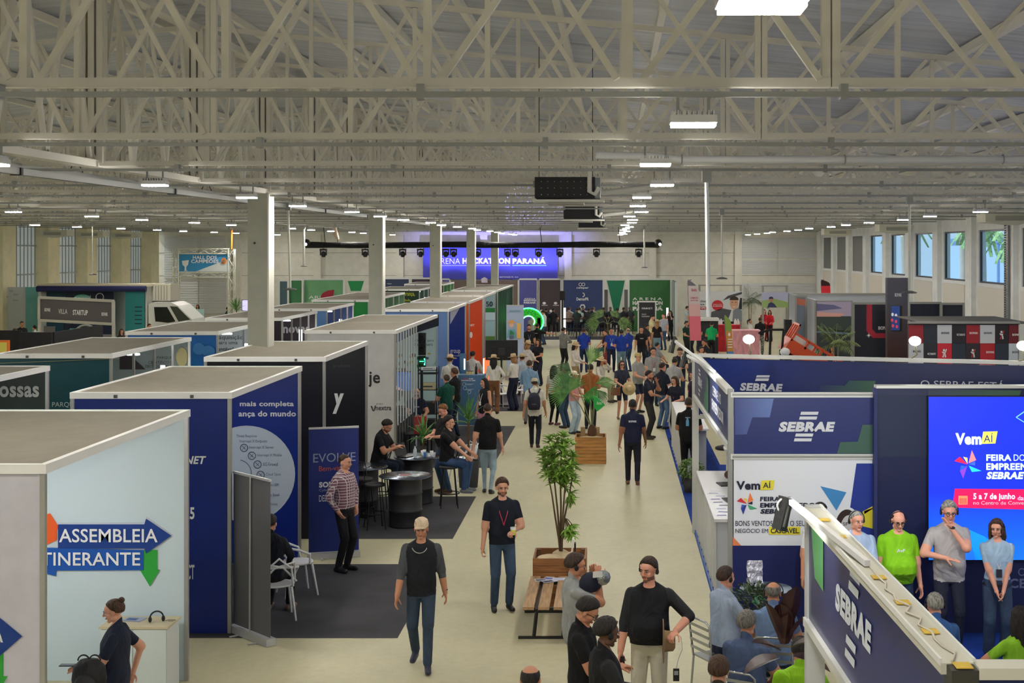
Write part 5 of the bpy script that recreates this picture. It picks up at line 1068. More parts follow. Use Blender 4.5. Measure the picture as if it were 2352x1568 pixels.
def speaker_box(label, x0, y0, x1, y1, D, z0=0):
    t = T('loudspeaker', label, 'loudspeaker', at((x0 + x1) / 2, y1, D), world=True); X0, X1 = wx(x0, D), wx(x1, D)
    zb = wz(y1, D) if z0 is None else z0
    P('cabinet', MB().box(X0, X1, D, D + .35, zb, wz(y0, D)), C(26, 26, 28, .6), t); P('woofer', MB().ring(((X0 + X1) / 2, D - .01, zb + (wz(y0, D) - zb) * .35), (X1 - X0) * .32, .02, 18, 6, 0, 'y'), C(50, 50, 52), t); return t
speaker_box('black loudspeaker left of the orange tipper body', 1803, 734, 1819, 768, 46, 0)

# bare spots added to brighten the stand walls, standing in for the arm lamps
for i, (x, y, z, rx, ry, e, nm) in enumerate(((2.3, 14.2, 3.5, 64, 0, 160, 'printed wall'), (4.4, 13.6, 3.5, 60, 0, 120, 'navy screen wall'), (.9, 9.0, 3.4, 50, -52, 30, 'near fascia'), (.8, 19.6, 3.4, 50, -62, 70, 'aisle fascia'))):
    l = bpy.data.lights.new('added_stand_spot', 'SPOT'); l.energy = e; l.color = (.96, .98, 1); l.spot_size = R(95); l.spot_blend = .8; l.shadow_soft_size = .08
    o = bpy.data.objects.new('added_stand_spot', l); COL.objects.link(o); o.location = (x, y, z); o.rotation_euler = (R(rx), 0, R(ry)); tag(o, 'white floodlight washing the ' + nm, 'flood lamp')
# ================================================================ FURNITURE AND PLANTS IN THE AISLE
def leafblade(mb, base, d, L_, w_, droop=.3, seg=4, up=Vector((0, 0, 1)), mi=0, fold=.25):
    """pointed arching leaf with a folded midrib"""
    base = Vector(base); d = Vector(d).normalized(); sd = d.cross(up)
    if sd.length < .01: sd = d.cross(Vector((0, 1, 0)))
    sd.normalize(); nr = sd.cross(d).normalized()
    vs = []
    for i in range(seg + 1):
        f = i / seg; p = base + d * L_ * f - up * droop * L_ * f * f; ww = w_ * (math.sin(math.pi * min(1, f * .85 + .12)) ** .8) * (1 if i < seg else .04)
        vs += [p - sd * ww / 2 + nr * ww * fold, p, p + sd * ww / 2 + nr * ww * fold]
    fs = []
    for i in range(seg):
        b = i * 3; fs += [(b, b + 1, b + 4, b + 3), (b + 1, b + 2, b + 5, b + 4)]
    mb.add(vs, fs, mi)
lg = C(124, 164, 62, .45, kind='leaf'); lg2 = C(84, 136, 66, .4, kind='leaf'); bark = C(96, 76, 54, .85)
def planter(t, x0, x1, y0, y1, z1, wood, n=7):
    for i in range(n):
        za, zb = z1 * i / n + .003, z1 * (i + 1) / n - .003
        P('plank', MB().box(x0, x1, y0, y0 + .025, za, zb), wood, t); P('plank', MB().box(x0, x1, y1 - .025, y1, za, zb), wood, t)
        P('plank', MB().box(x0, x0 + .025, y0 + .03, y1 - .03, za, zb), wood, t); P('plank', MB().box(x1 - .025, x1, y0 + .03, y1 - .03, za, zb), wood, t)
    for x in (x0 + .03, x1 - .08):
        for y in (y0 + .03, y1 - .08): P('corner_batten', MB().box(x, x + .05, y, y + .05, 0, z1 - .01), C(120, 80, 50, .6), t)
    P('soil', MB().box(x0 + .03, x1 - .03, y0 + .03, y1 - .03, z1 - .3, z1 - .12), C(70, 54, 42, .95), t)
jute = C(196, 176, 142, .85, kind='cloth')
W1 = C(146, 96, 54, .55, kind='wood'); W2 = C(186, 132, 72, .55, kind='wood')
t = T('wooden_planter', 'brown wooden planter with a leafy young tree behind the slatted bench', 'planter', (-.74, 19.4, 0), world=True)
planter(t, -1.11, -.38, 19.05, 19.75, .66, W1)
sk = MB(); sk.ball((-.88, 19.3, .6), (.2, .17, .06), 12, 6).ball((-.6, 19.4, .6), (.2, .2, .065), 12, 6).ball((-.74, 19.45, .62), (.13, .14, .08), 10, 6); P('jute_sacking', sk, jute, t)
tr = T('young_tree', 'slender leafy green tree growing from the brown planter', 'tree', (-.74, 19.4, .55), world=True)
rr = random.Random(21)
B0 = Vector((-.74, 19.4, .55))
br = []
for i, (dx, dy, hz) in enumerate(((-.07, .02, 1.4), (.05, -.04, 1.35), (.0, .05, 1.5), (.09, .0, 1.2), (-.1, -.03, 1.25))):
    pts = [B0 + Vector((dx * f * (1 + f) * .9 + rr.uniform(-.01, .01), dy * f * 2, hz * f)) for f in (0, .25, .5, .75, 1)]
    P('stem', MB().tube(pts, [.02, .016, .013, .011, .008], 7), bark, tr); br.append(pts)
lf = MB(); cc = Vector((-.76, 19.4, 1.92))
tips = []
for i in range(120):
    u = Vector((rr.gauss(0, 1), rr.gauss(0, 1), rr.gauss(0, 1))).normalized(); q = rr.uniform(.5, 1)
    c = cc + Vector((u.x * .27 * q, u.y * .27 * q, u.z * .42 * q)); 
    if c.z < 1.6 and abs(c.x - cc.x) > .18: continue
    tips.append(c)
for i in range(16): tips.append(br[3][3] + Vector((rr.uniform(-.05, .1), rr.uniform(-.08, .08), rr.uniform(-.55, .1))))
tw = MB()
for c in tips:
    s_ = min((p for b in br for p in b[2:]), key=lambda p: (p - c).length); tw.tube([s_, (s_ + c) / 2 + Vector((0, 0, .02)), c], [.005, .004, .003], 4)
    out = (c - Vector((-.76, 19.4, 1.55))).normalized()
    for j in range(9):
        a = 2.4 * j; o_ = out.orthogonal().normalized(); o2 = out.cross(o_); d = (out * rr.uniform(.3, .9) + o_ * math.cos(a) + o2 * math.sin(a)).normalized()
        leafblade(lf, c, d, rr.uniform(.09, .14), .034, .15, 3)
P('twigs', tw, bark, tr, kind='stuff'); P('leaves', lf, lg, tr, kind='stuff')
# second planter with the fan palm
t = T('wooden_planter', 'honey coloured square plank planter in the middle of the aisle', 'planter', (-.53, 32, 0), world=True)
planter(t, -.885, -.175, 31.65, 32.35, .61, W2, 8)
sk = MB(); sk.ball((-.53, 31.95, .53), (.3, .26, .07), 14, 6); P('jute_sacking', sk, jute, t)
for x in (-.72, -.38): P('pallet_block', MB().box(x - .05, x + .05, 32.25, 32.34, .55, .76), C(170, 140, 100, .7), t)
pm = T('fan_palm', 'fan palm with wide pleated leaves in the honey coloured planter', 'palm', (-.5, 32, .55), world=True)
PB = Vector((-.5, 32, .55))
P('crown_base', MB().lathe([(.05, 0), (.11, .08), (.1, .2), (.05, .3)], PB, 10), C(100, 72, 52, .9), pm)
def fan(name, hub, stem_from, R_, nrm_, up_, spread, n, mat, parent, droop=.25, gap=.75):
    hub = Vector(hub); nrm_ = Vector(nrm_).normalized(); up_ = (Vector(up_) - nrm_ * Vector(up_).dot(nrm_)).normalized(); rt = up_.cross(nrm_)
    mb = MB()
    for i in range(n):
        a = R(-spread / 2 + spread * i / (n - 1)); d = up_ * math.cos(a) + rt * math.sin(a); L_ = R_ * (1 - .25 * abs(i / (n - 1) - .5) * 2 + rr.uniform(-.06, .05)); wd = R_ * math.radians(spread) / n
        sd = nrm_.cross(d).normalized(); vs = []
        for f in (0, .3, .6, .8, 1):
            ww = wd * f * .4 if f <= .6 else wd * .24 * (1 - (f - .6) / .42) ; p = hub + d * L_ * f - Vector((0, 0, 1)) * droop * L_ * max(0, f - .45) ** 1.5
            vs += [p - sd * ww + nrm_ * ww * .5, p, p + sd * ww + nrm_ * ww * .5]
        mb.add(vs, [q for k in range(4) for q in ((k * 3, k * 3 + 1, k * 3 + 4, k * 3 + 3), (k * 3 + 1, k * 3 + 2, k * 3 + 5, k * 3 + 4))])
    P(name, mb, mat, parent)
    m = (Vector(stem_from) + hub) / 2 + Vector((0, 0, .1)); P('leaf_stem', MB().tube([stem_from, m, hub], [.014, .012, .01], 6), C(120, 130, 90, .5), parent)
S0 = PB + Vector((0, 0, .2))
fan('palm_leaf', at(1308, 900, 31.6), S0, .62, (0, -1, .1), (-.55, 0, .6), 200, 34, lg2, pm)
fan('palm_leaf', at(1353, 838, 31.9), S0, .6, (.1, -1, .2), (.35, 0, 1), 60, 12, C(110, 150, 70, .45, kind='leaf'), pm)
fan('palm_leaf', at(1312, 855, 32.3), S0, .62, (0, -.7, .6), (-.7, 0, .3), 110, 18, C(60, 92, 50, .5, kind='leaf'), pm, .5)
fan('palm_leaf', at(1352, 897, 31.9), S0, .34, (0, -1, .3), (.3, 0, -.4), 170, 20, C(56, 140, 60, .5, kind='leaf'), pm)
fan('palm_leaf', at(1368, 880, 31.7), S0, .58, (0, -.8, .6), (1, 0, .35), 60, 12, lg2, pm, .9)
fan('palm_leaf', at(1372, 895, 31.9), S0, .4, (0, -1, .3), (.6, 0, -.8), 70, 12, C(50, 110, 52, .5, kind='leaf'), pm, .4)
t = T('green_bag', 'bright green printed carrier bag hanging in the fan palm', 'bag', at(1376, 925, 31.3), world=True)
vs = [at(x, y, 31.3) for x, y in ((1362, 908), (1371, 912), (1390, 930), (1372, 945), (1365, 936))]; P('bag', MB().prism(vs, (0, .05, 0)), C(40, 170, 74, .4), t); ptx('Aurora', 1370, 921, 1382, 929, 31.28, wp, t, 1, shear=.3)
for x in (1364, 1372): P('handle', MB().tube([at(x, 911, 31.3), at(x - 1, 898, 31.5)], .006, 5), C(40, 170, 74), t)
# far palms by the arena
t = T('potted_palm', 'arching palm before the seated arena crowd', 'palm', at(1392, 800, 66), world=True); b_ = Vector((wx(1398, 66), 66, 0))
P('pot', MB().lathe([(.25, 0), (.32, .5), (.3, .5)], b_, 12), BLK(), t); P('trunk', MB().tube([b_ + Vector((0, 0, .4)), b_ + Vector((-.05, 0, 1.3))], .05, 6), bark, t)
for (x, y, r_, u) in ((1380, 722, .75, (-.6, 0, .5)), (1372, 737, .9, (-1, 0, -.1)), (1424, 736, .85, (1, 0, -.1)), (1410, 722, .6, (.5, 0, .6))): fan('palm_leaf', at(x + (6 if u[0] < 0 else -6), y + 4, 66), b_ + Vector((-.05, 0, 1.3)), r_, (0, -.8, .6), u, 110, 14, C(96, 124, 66, .5, kind='leaf'), t, .6)
def bush(label, cx, cy, cz, rx, rz_, n, mat, cat='plant', pot=None, name='potted_shrub', leaf=.09, seed=1, lw=.04):
    t = T(name, label, cat, (cx, cy, pot[3] if pot else 0), world=True); r_ = random.Random(seed); fo = MB()
    for i in range(n):
        u = Vector((r_.gauss(0, 1), r_.gauss(0, 1), r_.gauss(0, 1))).normalized(); q = r_.uniform(.55, 1); c = Vector((cx + u.x * rx * q, cy + u.y * rx * q, cz + u.z * rz_ * q)); d = (u + Vector((r_.gauss(0, .5), r_.gauss(0, .5), r_.gauss(0, .3)))).normalized(); leafblade(fo, c, d, leaf * r_.uniform(.7, 1.3), lw, .3, 2)
    P('foliage', fo, mat, t, kind='stuff')
    st = MB()
    for i in range(7): a = i * .9; st.tube([(cx, cy, (pot[2] if pot else .1) - .05), (cx + math.cos(a) * rx * .6, cy + math.sin(a) * rx * .6, cz)], [.012, .006], 5)
    P('stems', st, bark, t, kind='stuff')
    if pot: w_, _, h_, z0 = pot; P('pot', MB().lathe([(w_ * .75, z0), (w_, z0 + h_ - .0), (w_ * .92, z0 + h_), (w_ * .9, z0 + h_ - .04)], (cx, cy, 0), 18), C(32, 32, 36, .5), t)
    return t
bush('bushy green shrub in a black pot at the near corner of the blue carpet', 1.56, 28.0, .46, .27, .2, 420, C(110, 142, 68, .5, kind='leaf'), pot=(.2, 0, .3, .012), leaf=.08, seed=4)
bush('dark green shrub under the round glass table', 1.66, 16.6, .62, .3, .3, 500, C(58, 76, 50, .5, kind='leaf'), pot=(.2, 0, .32, 0), leaf=.09, seed=5)
def yucca(label, cx, cy, z0, zc, n, L_, seed, pot=(.2, .5), grp=None):
    t = T('potted_yucca', label, 'potted plant', (cx, cy, z0), world=True); r_ = random.Random(seed)
    P('pot', MB().lathe([(pot[0] * .82, z0), (pot[0], z0 + pot[1]), (pot[0] * .92, z0 + pot[1]), (pot[0] * .9, z0 + pot[1] - .04)], (cx, cy, 0), 20), C(40, 40, 42, .6), t)
    P('bark_mulch', MB().lathe([(pot[0] * .9, z0 + pot[1] - .05), (0, z0 + pot[1] - .02)], (cx, cy, 0), 16), C(140, 104, 74, .9), t)
    P('stem', MB().tube([(cx, cy, z0 + pot[1] - .1), (cx, cy, zc)], [.02, .025], 7), bark, t); lf = MB()
    for i in range(n): a = i * 2.4; e = r_.uniform(.15, 1.35); leafblade(lf, (cx, cy, zc + r_.uniform(-.06, .08)), (math.cos(a) * math.cos(e), math.sin(a) * math.cos(e), math.sin(e)), L_ * r_.uniform(.8, 1.1), .045, .35 * (1.4 - e), 5)
    P('leaves', lf, lg2, t); return t
v = at(975, 1030, 29.5); yucca('potted yucca behind the red gift bag and the seated men', wx(972, 29.2), 29.2, 0, wz(1008, 29.2), 30, .5, 3, (.2, .62))
yucca('tall potted yucca in a square black pot beside the white chair', wx(1076, 28.6), 28.6, 0, wz(968, 28.6), 26, .62, 4, (.23, .55))
# reddish broad leaved plant, lower right
t = T('red_leaf_plant', 'dark red broad leaved plant in front of the seated audience', 'potted plant', (1.28, 11.4, 0), world=True)
RC = Vector((1.33, 11.4, 1.05)); rl = C(58, 34, 34, .4, kind='leaf'); P('pot', MB().lathe([(.16, 0), (.2, .35), (.18, .35)], (1.33, 11.4, 0), 16), BLK(), t)
for i in range(5): P('stem', MB().tube([(1.33 + .03 * math.cos(i * 1.3), 11.4 + .03 * math.sin(i * 1.3), .3), RC + Vector((.05 * math.cos(i * 1.3), .04 * math.sin(i * 1.3), .1 + .03 * i))], .01, 6), C(70, 36, 40), t)
for (x, y, L_, w_, dx, dzz) in ((1765, 1400, .5, .13, -.3, 1), (1790, 1380, .42, .17, -.1, 1), (1820, 1330, .55, .2, .12, 1), (1838, 1390, .42, .17, .5, .9), (1760, 1480, .32, .17, -.8, .5), (1850, 1460, .3, .2, .7, .4), (1855, 1520, .34, .22, .8, -.1), (1755, 1530, .34, .22, -.8, -.1), (1800, 1440, .4, .16, .05, 1)):
    c = at(1805, 1500, 11.4); mb = MB(); leafblade(mb, c + (at(x, y, 11.3) - c) * .35, (dx, -.25, dzz), L_ * .9, w_, .22, 6, fold=.15); P('leaf', mb, rl, t)
# ---- drum tables, stools, chairs
def drum(label, cx, cy, seed, top=.9):
    t = T('drum_table', label, 'table', (cx, cy, .006)); c = C(44, 44, 48, .45)
    P('barrel', MB().lathe([(.28, 0), (.295, .01), (.29, .03), (.29, .27), (.305, .285), (.29, .3), (.29, .57), (.305, .585), (.29, .6), (.29, .83), (.3, .85), (.28, .86)], n=32), c, t)
    P('tabletop', MB().lathe([(0, .868), (.455, .868), (.465, .875), (.465, .885), (.455, .892), (0, .892)], n=40), C(96, 104, 120, .22, .9), t); return t
drum('nearest black oil drum table with a glossy round top and booklets', -3.68, 24.6, 1); drum('middle black oil drum table holding a laptop and cups', -3.78, 26.85, 2); drum('black oil drum table half hidden by the EVOLVE banner', -4.62, 25.6, 3)
def stool(label, cx, cy, rz=0, z=.006):
    t = T('bar_stool', label, 'stool', (cx, cy, z), rz, 'black metal bar stools'); m = C(22, 22, 24, .45)
    P('seat', MB().lathe([(0, .74), (.17, .74), (.185, .755), (.185, .775), (.165, .79), (0, .795)], n=20), C(52, 52, 54, .7), t)
    for i in range(4): a = R(45 + 90 * i); P('leg', MB().tube([(.14 * math.cos(a), .14 * math.sin(a), .74), (.23 * math.cos(a), .23 * math.sin(a), 0)], .011, 6), m, t)
    P('foot_ring', MB().ring((0, 0, .27), .2, .01, 22, 6), m, t)
    P('backrest', MB().tube([(-.15, .1, .75), (-.16, .19, 1.02), (0, .22, 1.06), (.16, .19, 1.02), (.15, .1, .75)], .01, 6), m, t); return t
stool('empty black bar stool left of the nearest drum table', -4.18, 24.35, 20); stool('black bar stool behind the empty one beside the EVOLVE banner', -4.5, 24.95, 40)
stool('black bar stool under the man reading his phone', -4.42, 26.3, -90); stool('black bar stool under the man in blue jeans', -3.12, 26.35, -80)
def masters(label, cx, cy, rz, sc=1.0, c=None, z=.0, group='white plastic loop back chairs'):
    t = T('loop_back_chair', label, 'chair', (cx, cy, z), rz, group); m = c or C(224, 226, 230, .35)
    P('seat', MB().lathe([(0, .43), (.2, .435), (.235, .45), (.235, .465), (.2, .46), (0, .455)], n=20, sx=1.0, sy=.95), m, t)
    for x, y in ((-.17, -.16), (.17, -.16), (-.17, .16), (.17, .16)): P('leg', MB().tube([(x, y, .44), (x * 1.3, y * 1.45, 0)], [.02, .013], 8), m, t)
    for s in (-1, 1): P('arm_loop', MB().tube([(s * .2, -.12, .45), (s * .27, -.1, .6), (s * .27, .05, .67), (s * .2, .2, .7), (0, .25, .72)], [.014, .016, .018, .018, .018], 8), m, t)
    P('back_loop', MB().tube([(-.19, .18, .45), (-.16, .25, .7), (0, .28, .84), (.16, .25, .7), (.19, .18, .45)], .015, 8), m, t)
    P('back_loop', MB().tube([(-.22, .12, .5), (-.2, .25, .78), (.05, .27, .72), (.24, .12, .5)], .014, 8), m, t); P('back_loop', MB().tube([(.22, .12, .5), (.2, .25, .78), (-.05, .27, .72), (-.24, .12, .5)], .014, 8), m, t); return t
masters('white loop back chair holding the seated man in black at the blue booth', wx(642, 18.6), 18.45, 200, z=.006); masters('empty white loop back chair facing the seated man at the blue booth', wx(688, 19.9), 19.75, 120, z=.006)
masters('white loop back chair beside the tall potted yucca', wx(1062, 29.3), 29.5, -60); 
masters('white loop back chair by the woman in navy flared trousers', wx(1148, 42.5), 42.5, 30, z=.006); masters('white loop back chair behind the man in the light blue shirt', wx(1200, 43.5), 43.7, -30, z=.006)
masters('white looped chair behind the standing woman with a bun', -5.0, 13.4, 200)
# roll-up banners
def rollup(label, p0_, p1_, h, c, back=False, texts=()):
    p0_, p1_ = Vector(p0_), Vector(p1_); d = (p1_ - p0_); L_ = d.length; d.normalize(); n_ = Vector((d.y, -d.x, 0)); t = T('roll_up_banner', label, 'banner', p0_, world=True); up = Vector((0, 0, 1)); m = C(200, 200, 202, .4, .3); z0 = p0_.z
    P('base_case', MB().obox(p0_ + up * .05 - d * .02, p1_ + up * .05 + d * .02, .13, .09), m, t); P('top_bar', MB().obox(p0_ + up * h, p1_ + up * h, .03, .03), m, t)
    P('sheet', MB().obox(p0_ + up * (h + .1) / 2, p1_ + up * (h + .1) / 2, .006, h - .11), C(*c, .5), t)
    mid = (p0_ + p1_) / 2; s_ = 1 if back else -1; P('support_pole', MB().tube([mid + up * .09 + n_ * .03 * s_, mid + up * h + n_ * .02 * s_], .011, 7), m, t)
    for q in (.25, .75): P('foot', MB().obox(p0_ + d * L_ * q + up * .012 - n_ * .18, p0_ + d * L_ * q + up * .012 + n_ * .18, .03, .012), m, t)
    for s, u0, u1, z0_, z1_, c_, k in texts: txt(s, p0_ + d * u0 + up * z0_ + n_ * .006, d, up, u1 - u0, z1_ - z0_, C(*c_, .5), t, **k)
    return t
rollup('grey backed roll up banner turned away beside the blue booth', fl(537, 1450), fl(621, 1484), 2.04, (104, 104, 108), True)
a, b = fl(709, 1284), fl(824, 1277); rollup('blue EVOLVE roll up banner behind the man in the plaid shirt', a, b, 2.06, (30, 46, 120), False, (('EVOLVE', .07, .73, 1.52, 1.66, (150, 160, 190), {}), ('Bem-vindo', .16, .62, 1.38, 1.46, (200, 90, 60), {}), ('SOPHOS', .16, .6, 1.12, 1.21, (230, 230, 235), dict(bold=.05)), ('Cybersecurity', .16, .55, 1.05, 1.1, (150, 160, 190), {}), ('DELIVERED', .16, .5, .9, 1.0, (230, 230, 235), {})))
t = rollup('pale blue roll up banner with a drawn farmer', Vector((wx(1163, 52), 52, .0)), Vector((wx(1203, 52), 52, .0)), wz(701, 52), (172, 196, 228), False)
ptx('SIGAPARI', 1170, 712, 1195, 717, 51.97, C(110, 170, 190), t, 1, bold=.02)
Q(ell(1175, 746, 5, 6), 51.97, C(236, 196, 170), t, 2, name='print'); Q(ell(1175, 740, 9.5, 2.6), 51.97, C(216, 168, 110), t, 3, name='print'); Q(ell(1175, 738, 5, 4, 0, 180), 51.97, C(216, 168, 110), t, 4, name='print'); Q([(1164, 776), (1167, 756), (1183, 756), (1186, 776)], 51.97, C(110, 176, 200), t, 1, name='print'); Q([(1170, 768), (1172, 758), (1180, 762), (1181, 768)], 51.97, C(50, 140, 80), t, 5, name='print'); Q(rect(1170, 770, 1180, 778), 51.97, C(90, 110, 130), t, 5, name='print')
Q(rect(1187, 742, 1196, 777), 51.97, C(236, 196, 110), t, 1, name='print')
# bench
t = T('slatted_bench', 'low slatted wooden bench on black metal legs in front of the brown planter', 'bench', (-.9, 18.1, 0), world=True); sw = C(176, 142, 104, .6, kind='woody')
for i in range(3): x = -1.13 + i * .19; P('slat', MB().box(x, x + .135, 17.3, 18.95, .41, .445), sw, t)
P('slat', MB().box(-1.13 + 3 * .19, -1.13 + 3 * .19 + .135, 17.3, 18.95, .41, .445), sw, t)
bm_ = C(34, 32, 32, .5)
for y in (17.42, 18.8): P('cross_bar', MB().box(-1.12, -.42, y - .02, y + .02, .37, .41), bm_, t)
for x in (-.965, -.6):
    P('long_bar', MB().box(x - .02, x + .02, 17.35, 18.9, .375, .409), bm_, t); P('leg', MB().obox((x, 17.42, .38), (x - .04, 17.5, .02), .035, .035), bm_, t); P('leg', MB().obox((x, 18.8, .38), (x - .04, 18.75, .02), .035, .035), bm_, t)
P('foot_bar', MB().box(-1.2, -.4, 17.48, 17.52, 0, .03), bm_, t); P('foot_bar', MB().box(-1.2, -.4, 18.73, 18.77, 0, .03), bm_, t)
for i, (x, y, c, rz) in enumerate(((-.96, 18.72, (90, 90, 110), 12), (-.84, 18.78, (100, 110, 190), -20), (-.72, 18.74, (190, 195, 225), 8), (-.86, 18.62, (70, 70, 90), 30))):
    q = T('flyer', 'printed flyer spread on the slatted bench, %s from the left' % ordn(i + 1), 'flyer', (x, y, .446 + i * .003), rz, 'flyers on the slatted bench'); P('sheet', MB().box(-.1, .1, -.07, .07, 0, .002), C(210, 212, 226), q); P('print', MB().box(-.09, .04, -.05, .03, .002, .0028), C(*c), q)
t = T('tablet_stand', 'thin white upright tablet on a black stand at the brown planter', 'tablet', at(1316, 1270, 18.98), world=True); P('tablet', MB().obox(at(1313, 1272, 18.98), at(1317, 1236, 18.98), .2, .02), C(220, 218, 214), t); P('stand', MB().box(wx(1319, 18.98), wx(1323, 18.98), 18.9, 19.0, 0, wz(1245, 18.98)), BLK(), t)
# objects on the tables
t = T('laptop', 'open black laptop on the middle drum table', 'laptop', (-3.98, 26.78, .9), 62); P('keyboard_base', MB().box(-.17, .17, -.12, .12, 0, .018), C(40, 42, 44, .4), t); P('screen_lid', MB().obox((0, .12, .018), (0, .2, .24), .34, .012, (0, 1, .3)), C(46, 48, 52, .4), t)
def cup(label, x, y, z, c=(226, 228, 230), r=.035, h=.09, name='paper_cup', lidded=False):
    t = T(name, label, 'cup', (x, y, z), group='cups on the middle drum table'); P('cup_wall', MB().lathe([(r * .75, 0), (r, h), (r * .94, h), (r * .7, .006)], n=14), C(*c, .5), t); return t
for i, (x, y, c) in enumerate(((-3.62, 26.72, (70, 130, 190)), (-3.52, 26.9, (226, 228, 230)), (-3.7, 26.95, (226, 228, 230)), (-3.45, 26.7, (210, 214, 220)), (-3.68, 27.05, (230, 232, 234)))): cup(('blue cup among white ones on the middle drum table', 'white cup at the back right of the middle drum table', 'white cup beside the blue one on the middle drum table', 'pale cup at the right rim of the middle drum table', 'white cup at the far rim of the middle drum table')[i], x, y, .9, c)
t = T('water_bottle', 'clear plastic bottle beside the laptop on the drum table', 'bottle', (-3.8, 26.62, .9)); P('bottle_body', MB().lathe([(.03, 0), (.033, .01), (.033, .15), (.012, .2), (.012, .22), (0, .22)], n=14), C(200, 216, 226, .15), t)
for i, (x, y, c, rz, lb) in enumerate(((-3.72, 24.7, (30, 30, 34), 6, 'black booklet on the nearest drum table'), (-3.66, 24.56, (150, 40, 46), 10, 'red and white booklet on the nearest drum table'), (-3.52, 24.5, (196, 204, 210), -40, 'pale card at the rim of the nearest drum table'))):
    t = T('booklet', lb, 'booklet', (x, y, .899), rz); P('cover', MB().box(-.1, .1, -.06, .06, 0, .012), C(*c), t); P('page', MB().box(-.095, .095, -.064, -.06, .002, .01), WHT(), t)
# cabinet in the nearest booth
t = T('low_cabinet', 'white two door cabinet with a pale wood top in the nearest booth', 'cabinet', (-5.27, 15.5, 0), world=True)
P('carcass', MB().box(-5.62, -4.9, 15.27, 15.7, .0, .73), C(214, 218, 218), t); P('cabinet_top', MB().box(-5.64, -4.88, 15.25, 15.71, .731, .755), C(206, 192, 158, .5), t)
for x0, x1 in ((-5.615, -5.272), (-5.264, -4.905)):
    d = P('door', MB().box(x0, x1, 15.25, 15.268, .03, .725), C(214, 224, 220), t); P('knob', MB().ball((x1 - .05 if x0 < -5.3 else x0 + .05, 15.235, .6), .014), C(120, 120, 120, .3, .8), d)
t = T('headset', 'black headset with a coiled cord on the pale wood cabinet top', 'headset', (-5.07, 15.45, .757), 20); P('headband', MB().ring((0, 0, .05), .07, .009, 16, 6, 0, 'y', 0, 180), BLK(), t)
for s in (-1, 1): P('ear_cup', MB().ball((s * .07, 0, .035), (.02, .035, .034)), BLK(), t)
P('cord', MB().tube([(.09, 0, .01), (.14, .03, .006), (.2, 0, .006), (.17, -.04, .006), (.12, -.02, .006)], .003, 5), C(90, 90, 80), t)
t = T('magazine', 'glossy blue magazine at the back of the pale wood cabinet', 'magazine', (-5.35, 15.55, .757), -10); P('cover', MB().box(-.11, .11, -.08, .08, 0, .008), C(150, 160, 190, .3), t); P('photo', MB().box(-.08, .04, -.05, .03, .008, .009), C(70, 90, 140), t)
t = T('black_backpack', 'black backpack with grab handles on the chair at the nearest booth', 'backpack', at(205, 1568, 12.4), world=True); c = at(205, 1545, 12.4)
P('pack_body', MB().lathe([(.0, -.22), (.13, -.22), (.155, -.05), (.14, .06), (.08, .12), (0, .13)], c, 18, sy=.7), C(26, 26, 28, .7, kind='cloth'), t); P('front_pocket', MB().ball(c + Vector((0, -.1, -.08)), (.1, .05, .1)), C(32, 32, 34, .6), t)
for s in (-1, 1): P('handle', MB().ring(c + Vector((s * .05, 0, .11)), .05, .007, 12, 6, 0, 'y', 0, 180), BLK(), t)
# round glass table
t = T('glass_table', 'round glass table on chrome crossed legs before the VemAÍ poster', 'table', (1.86, 17.05, 0)); P('glass_top', MB().lathe([(0, .735), (.315, .735), (.32, .741), (.315, .748), (0, .748)], n=40), C(150, 162, 172, .04, .0, spec=1.0), t); ch = C(190, 194, 198, .15, .95)
for i in range(4): a = R(30 + 90 * i); P('leg', MB().tube([(.24 * math.cos(a), .24 * math.sin(a), .733), (.04 * math.cos(a), .04 * math.sin(a), .38), (-.2 * math.cos(a), -.2 * math.sin(a), .0)], .013, 8), ch, t)
t = T('foil_bag', 'crumpled silver foil bag standing on the round glass table', 'bag', (1.72, 16.98, .75), 5)
fb = MB(); r_ = random.Random(4); n = 7
gv = [(x / n * .19 - .095 + r_.uniform(-.004, .004), r_.uniform(-.02, .02), z / 9 * .34) for z in range(10) for x in range(n + 1)]
fb.add(gv, [(z * (n + 1) + x, z * (n + 1) + x + 1, (z + 1) * (n + 1) + x + 1, (z + 1) * (n + 1) + x) for z in range(9) for x in range(n)]); gb = [(x, y + .03, z) for x, y, z in gv]; fb.add(gb, [(z * (n + 1) + x, (z + 1) * (n + 1) + x, (z + 1) * (n + 1) + x + 1, z * (n + 1) + x + 1) for z in range(9) for x in range(n)]); P('foil', fb, C(206, 204, 216, .25, .6, kind='foil'), t)
t = T('smartphone', 'dark phone lying on the round glass table', 'phone', (1.85, 16.93, .749), 10); P('phone_body', MB().box(-.07, .07, -.035, .035, 0, .008), C(40, 42, 60, .2), t); P('glass_face', MB().box(-.065, .065, -.032, .032, .008, .0085), C(90, 96, 130, .1), t)
# aluminium chairs of the audience
def alchair(label, cx, cy, rz):
    t = T('aluminium_chair', label, 'chair', (cx, cy, 0), rz, 'aluminium chairs of the audience'); m = C(176, 180, 184, .25, .85)
    P('seat', MB().box(-.2, .2, -.2, .2, .43, .45), m, t)
    for x, y in ((-.19, -.19), (.19, -.19), (-.19, .2), (.19, .2)): P('leg', MB().tube([(x, y, .43), (x * 1.08, y * 1.15, 0)], .012, 7), m, t)
    P('back_frame', MB().tube([(-.2, .2, .43), (-.21, .25, .84), (-.17, .27, .88), (.17, .27, .88), (.21, .25, .84), (.2, .2, .43)], .012, 7), m, t)
    for i in range(4): P('back_slat', MB().obox((-.2, .232 + i * .008, .54 + i * .085), (.2, .232 + i * .008, .54 + i * .085), .006, .03), m, t)
    return t
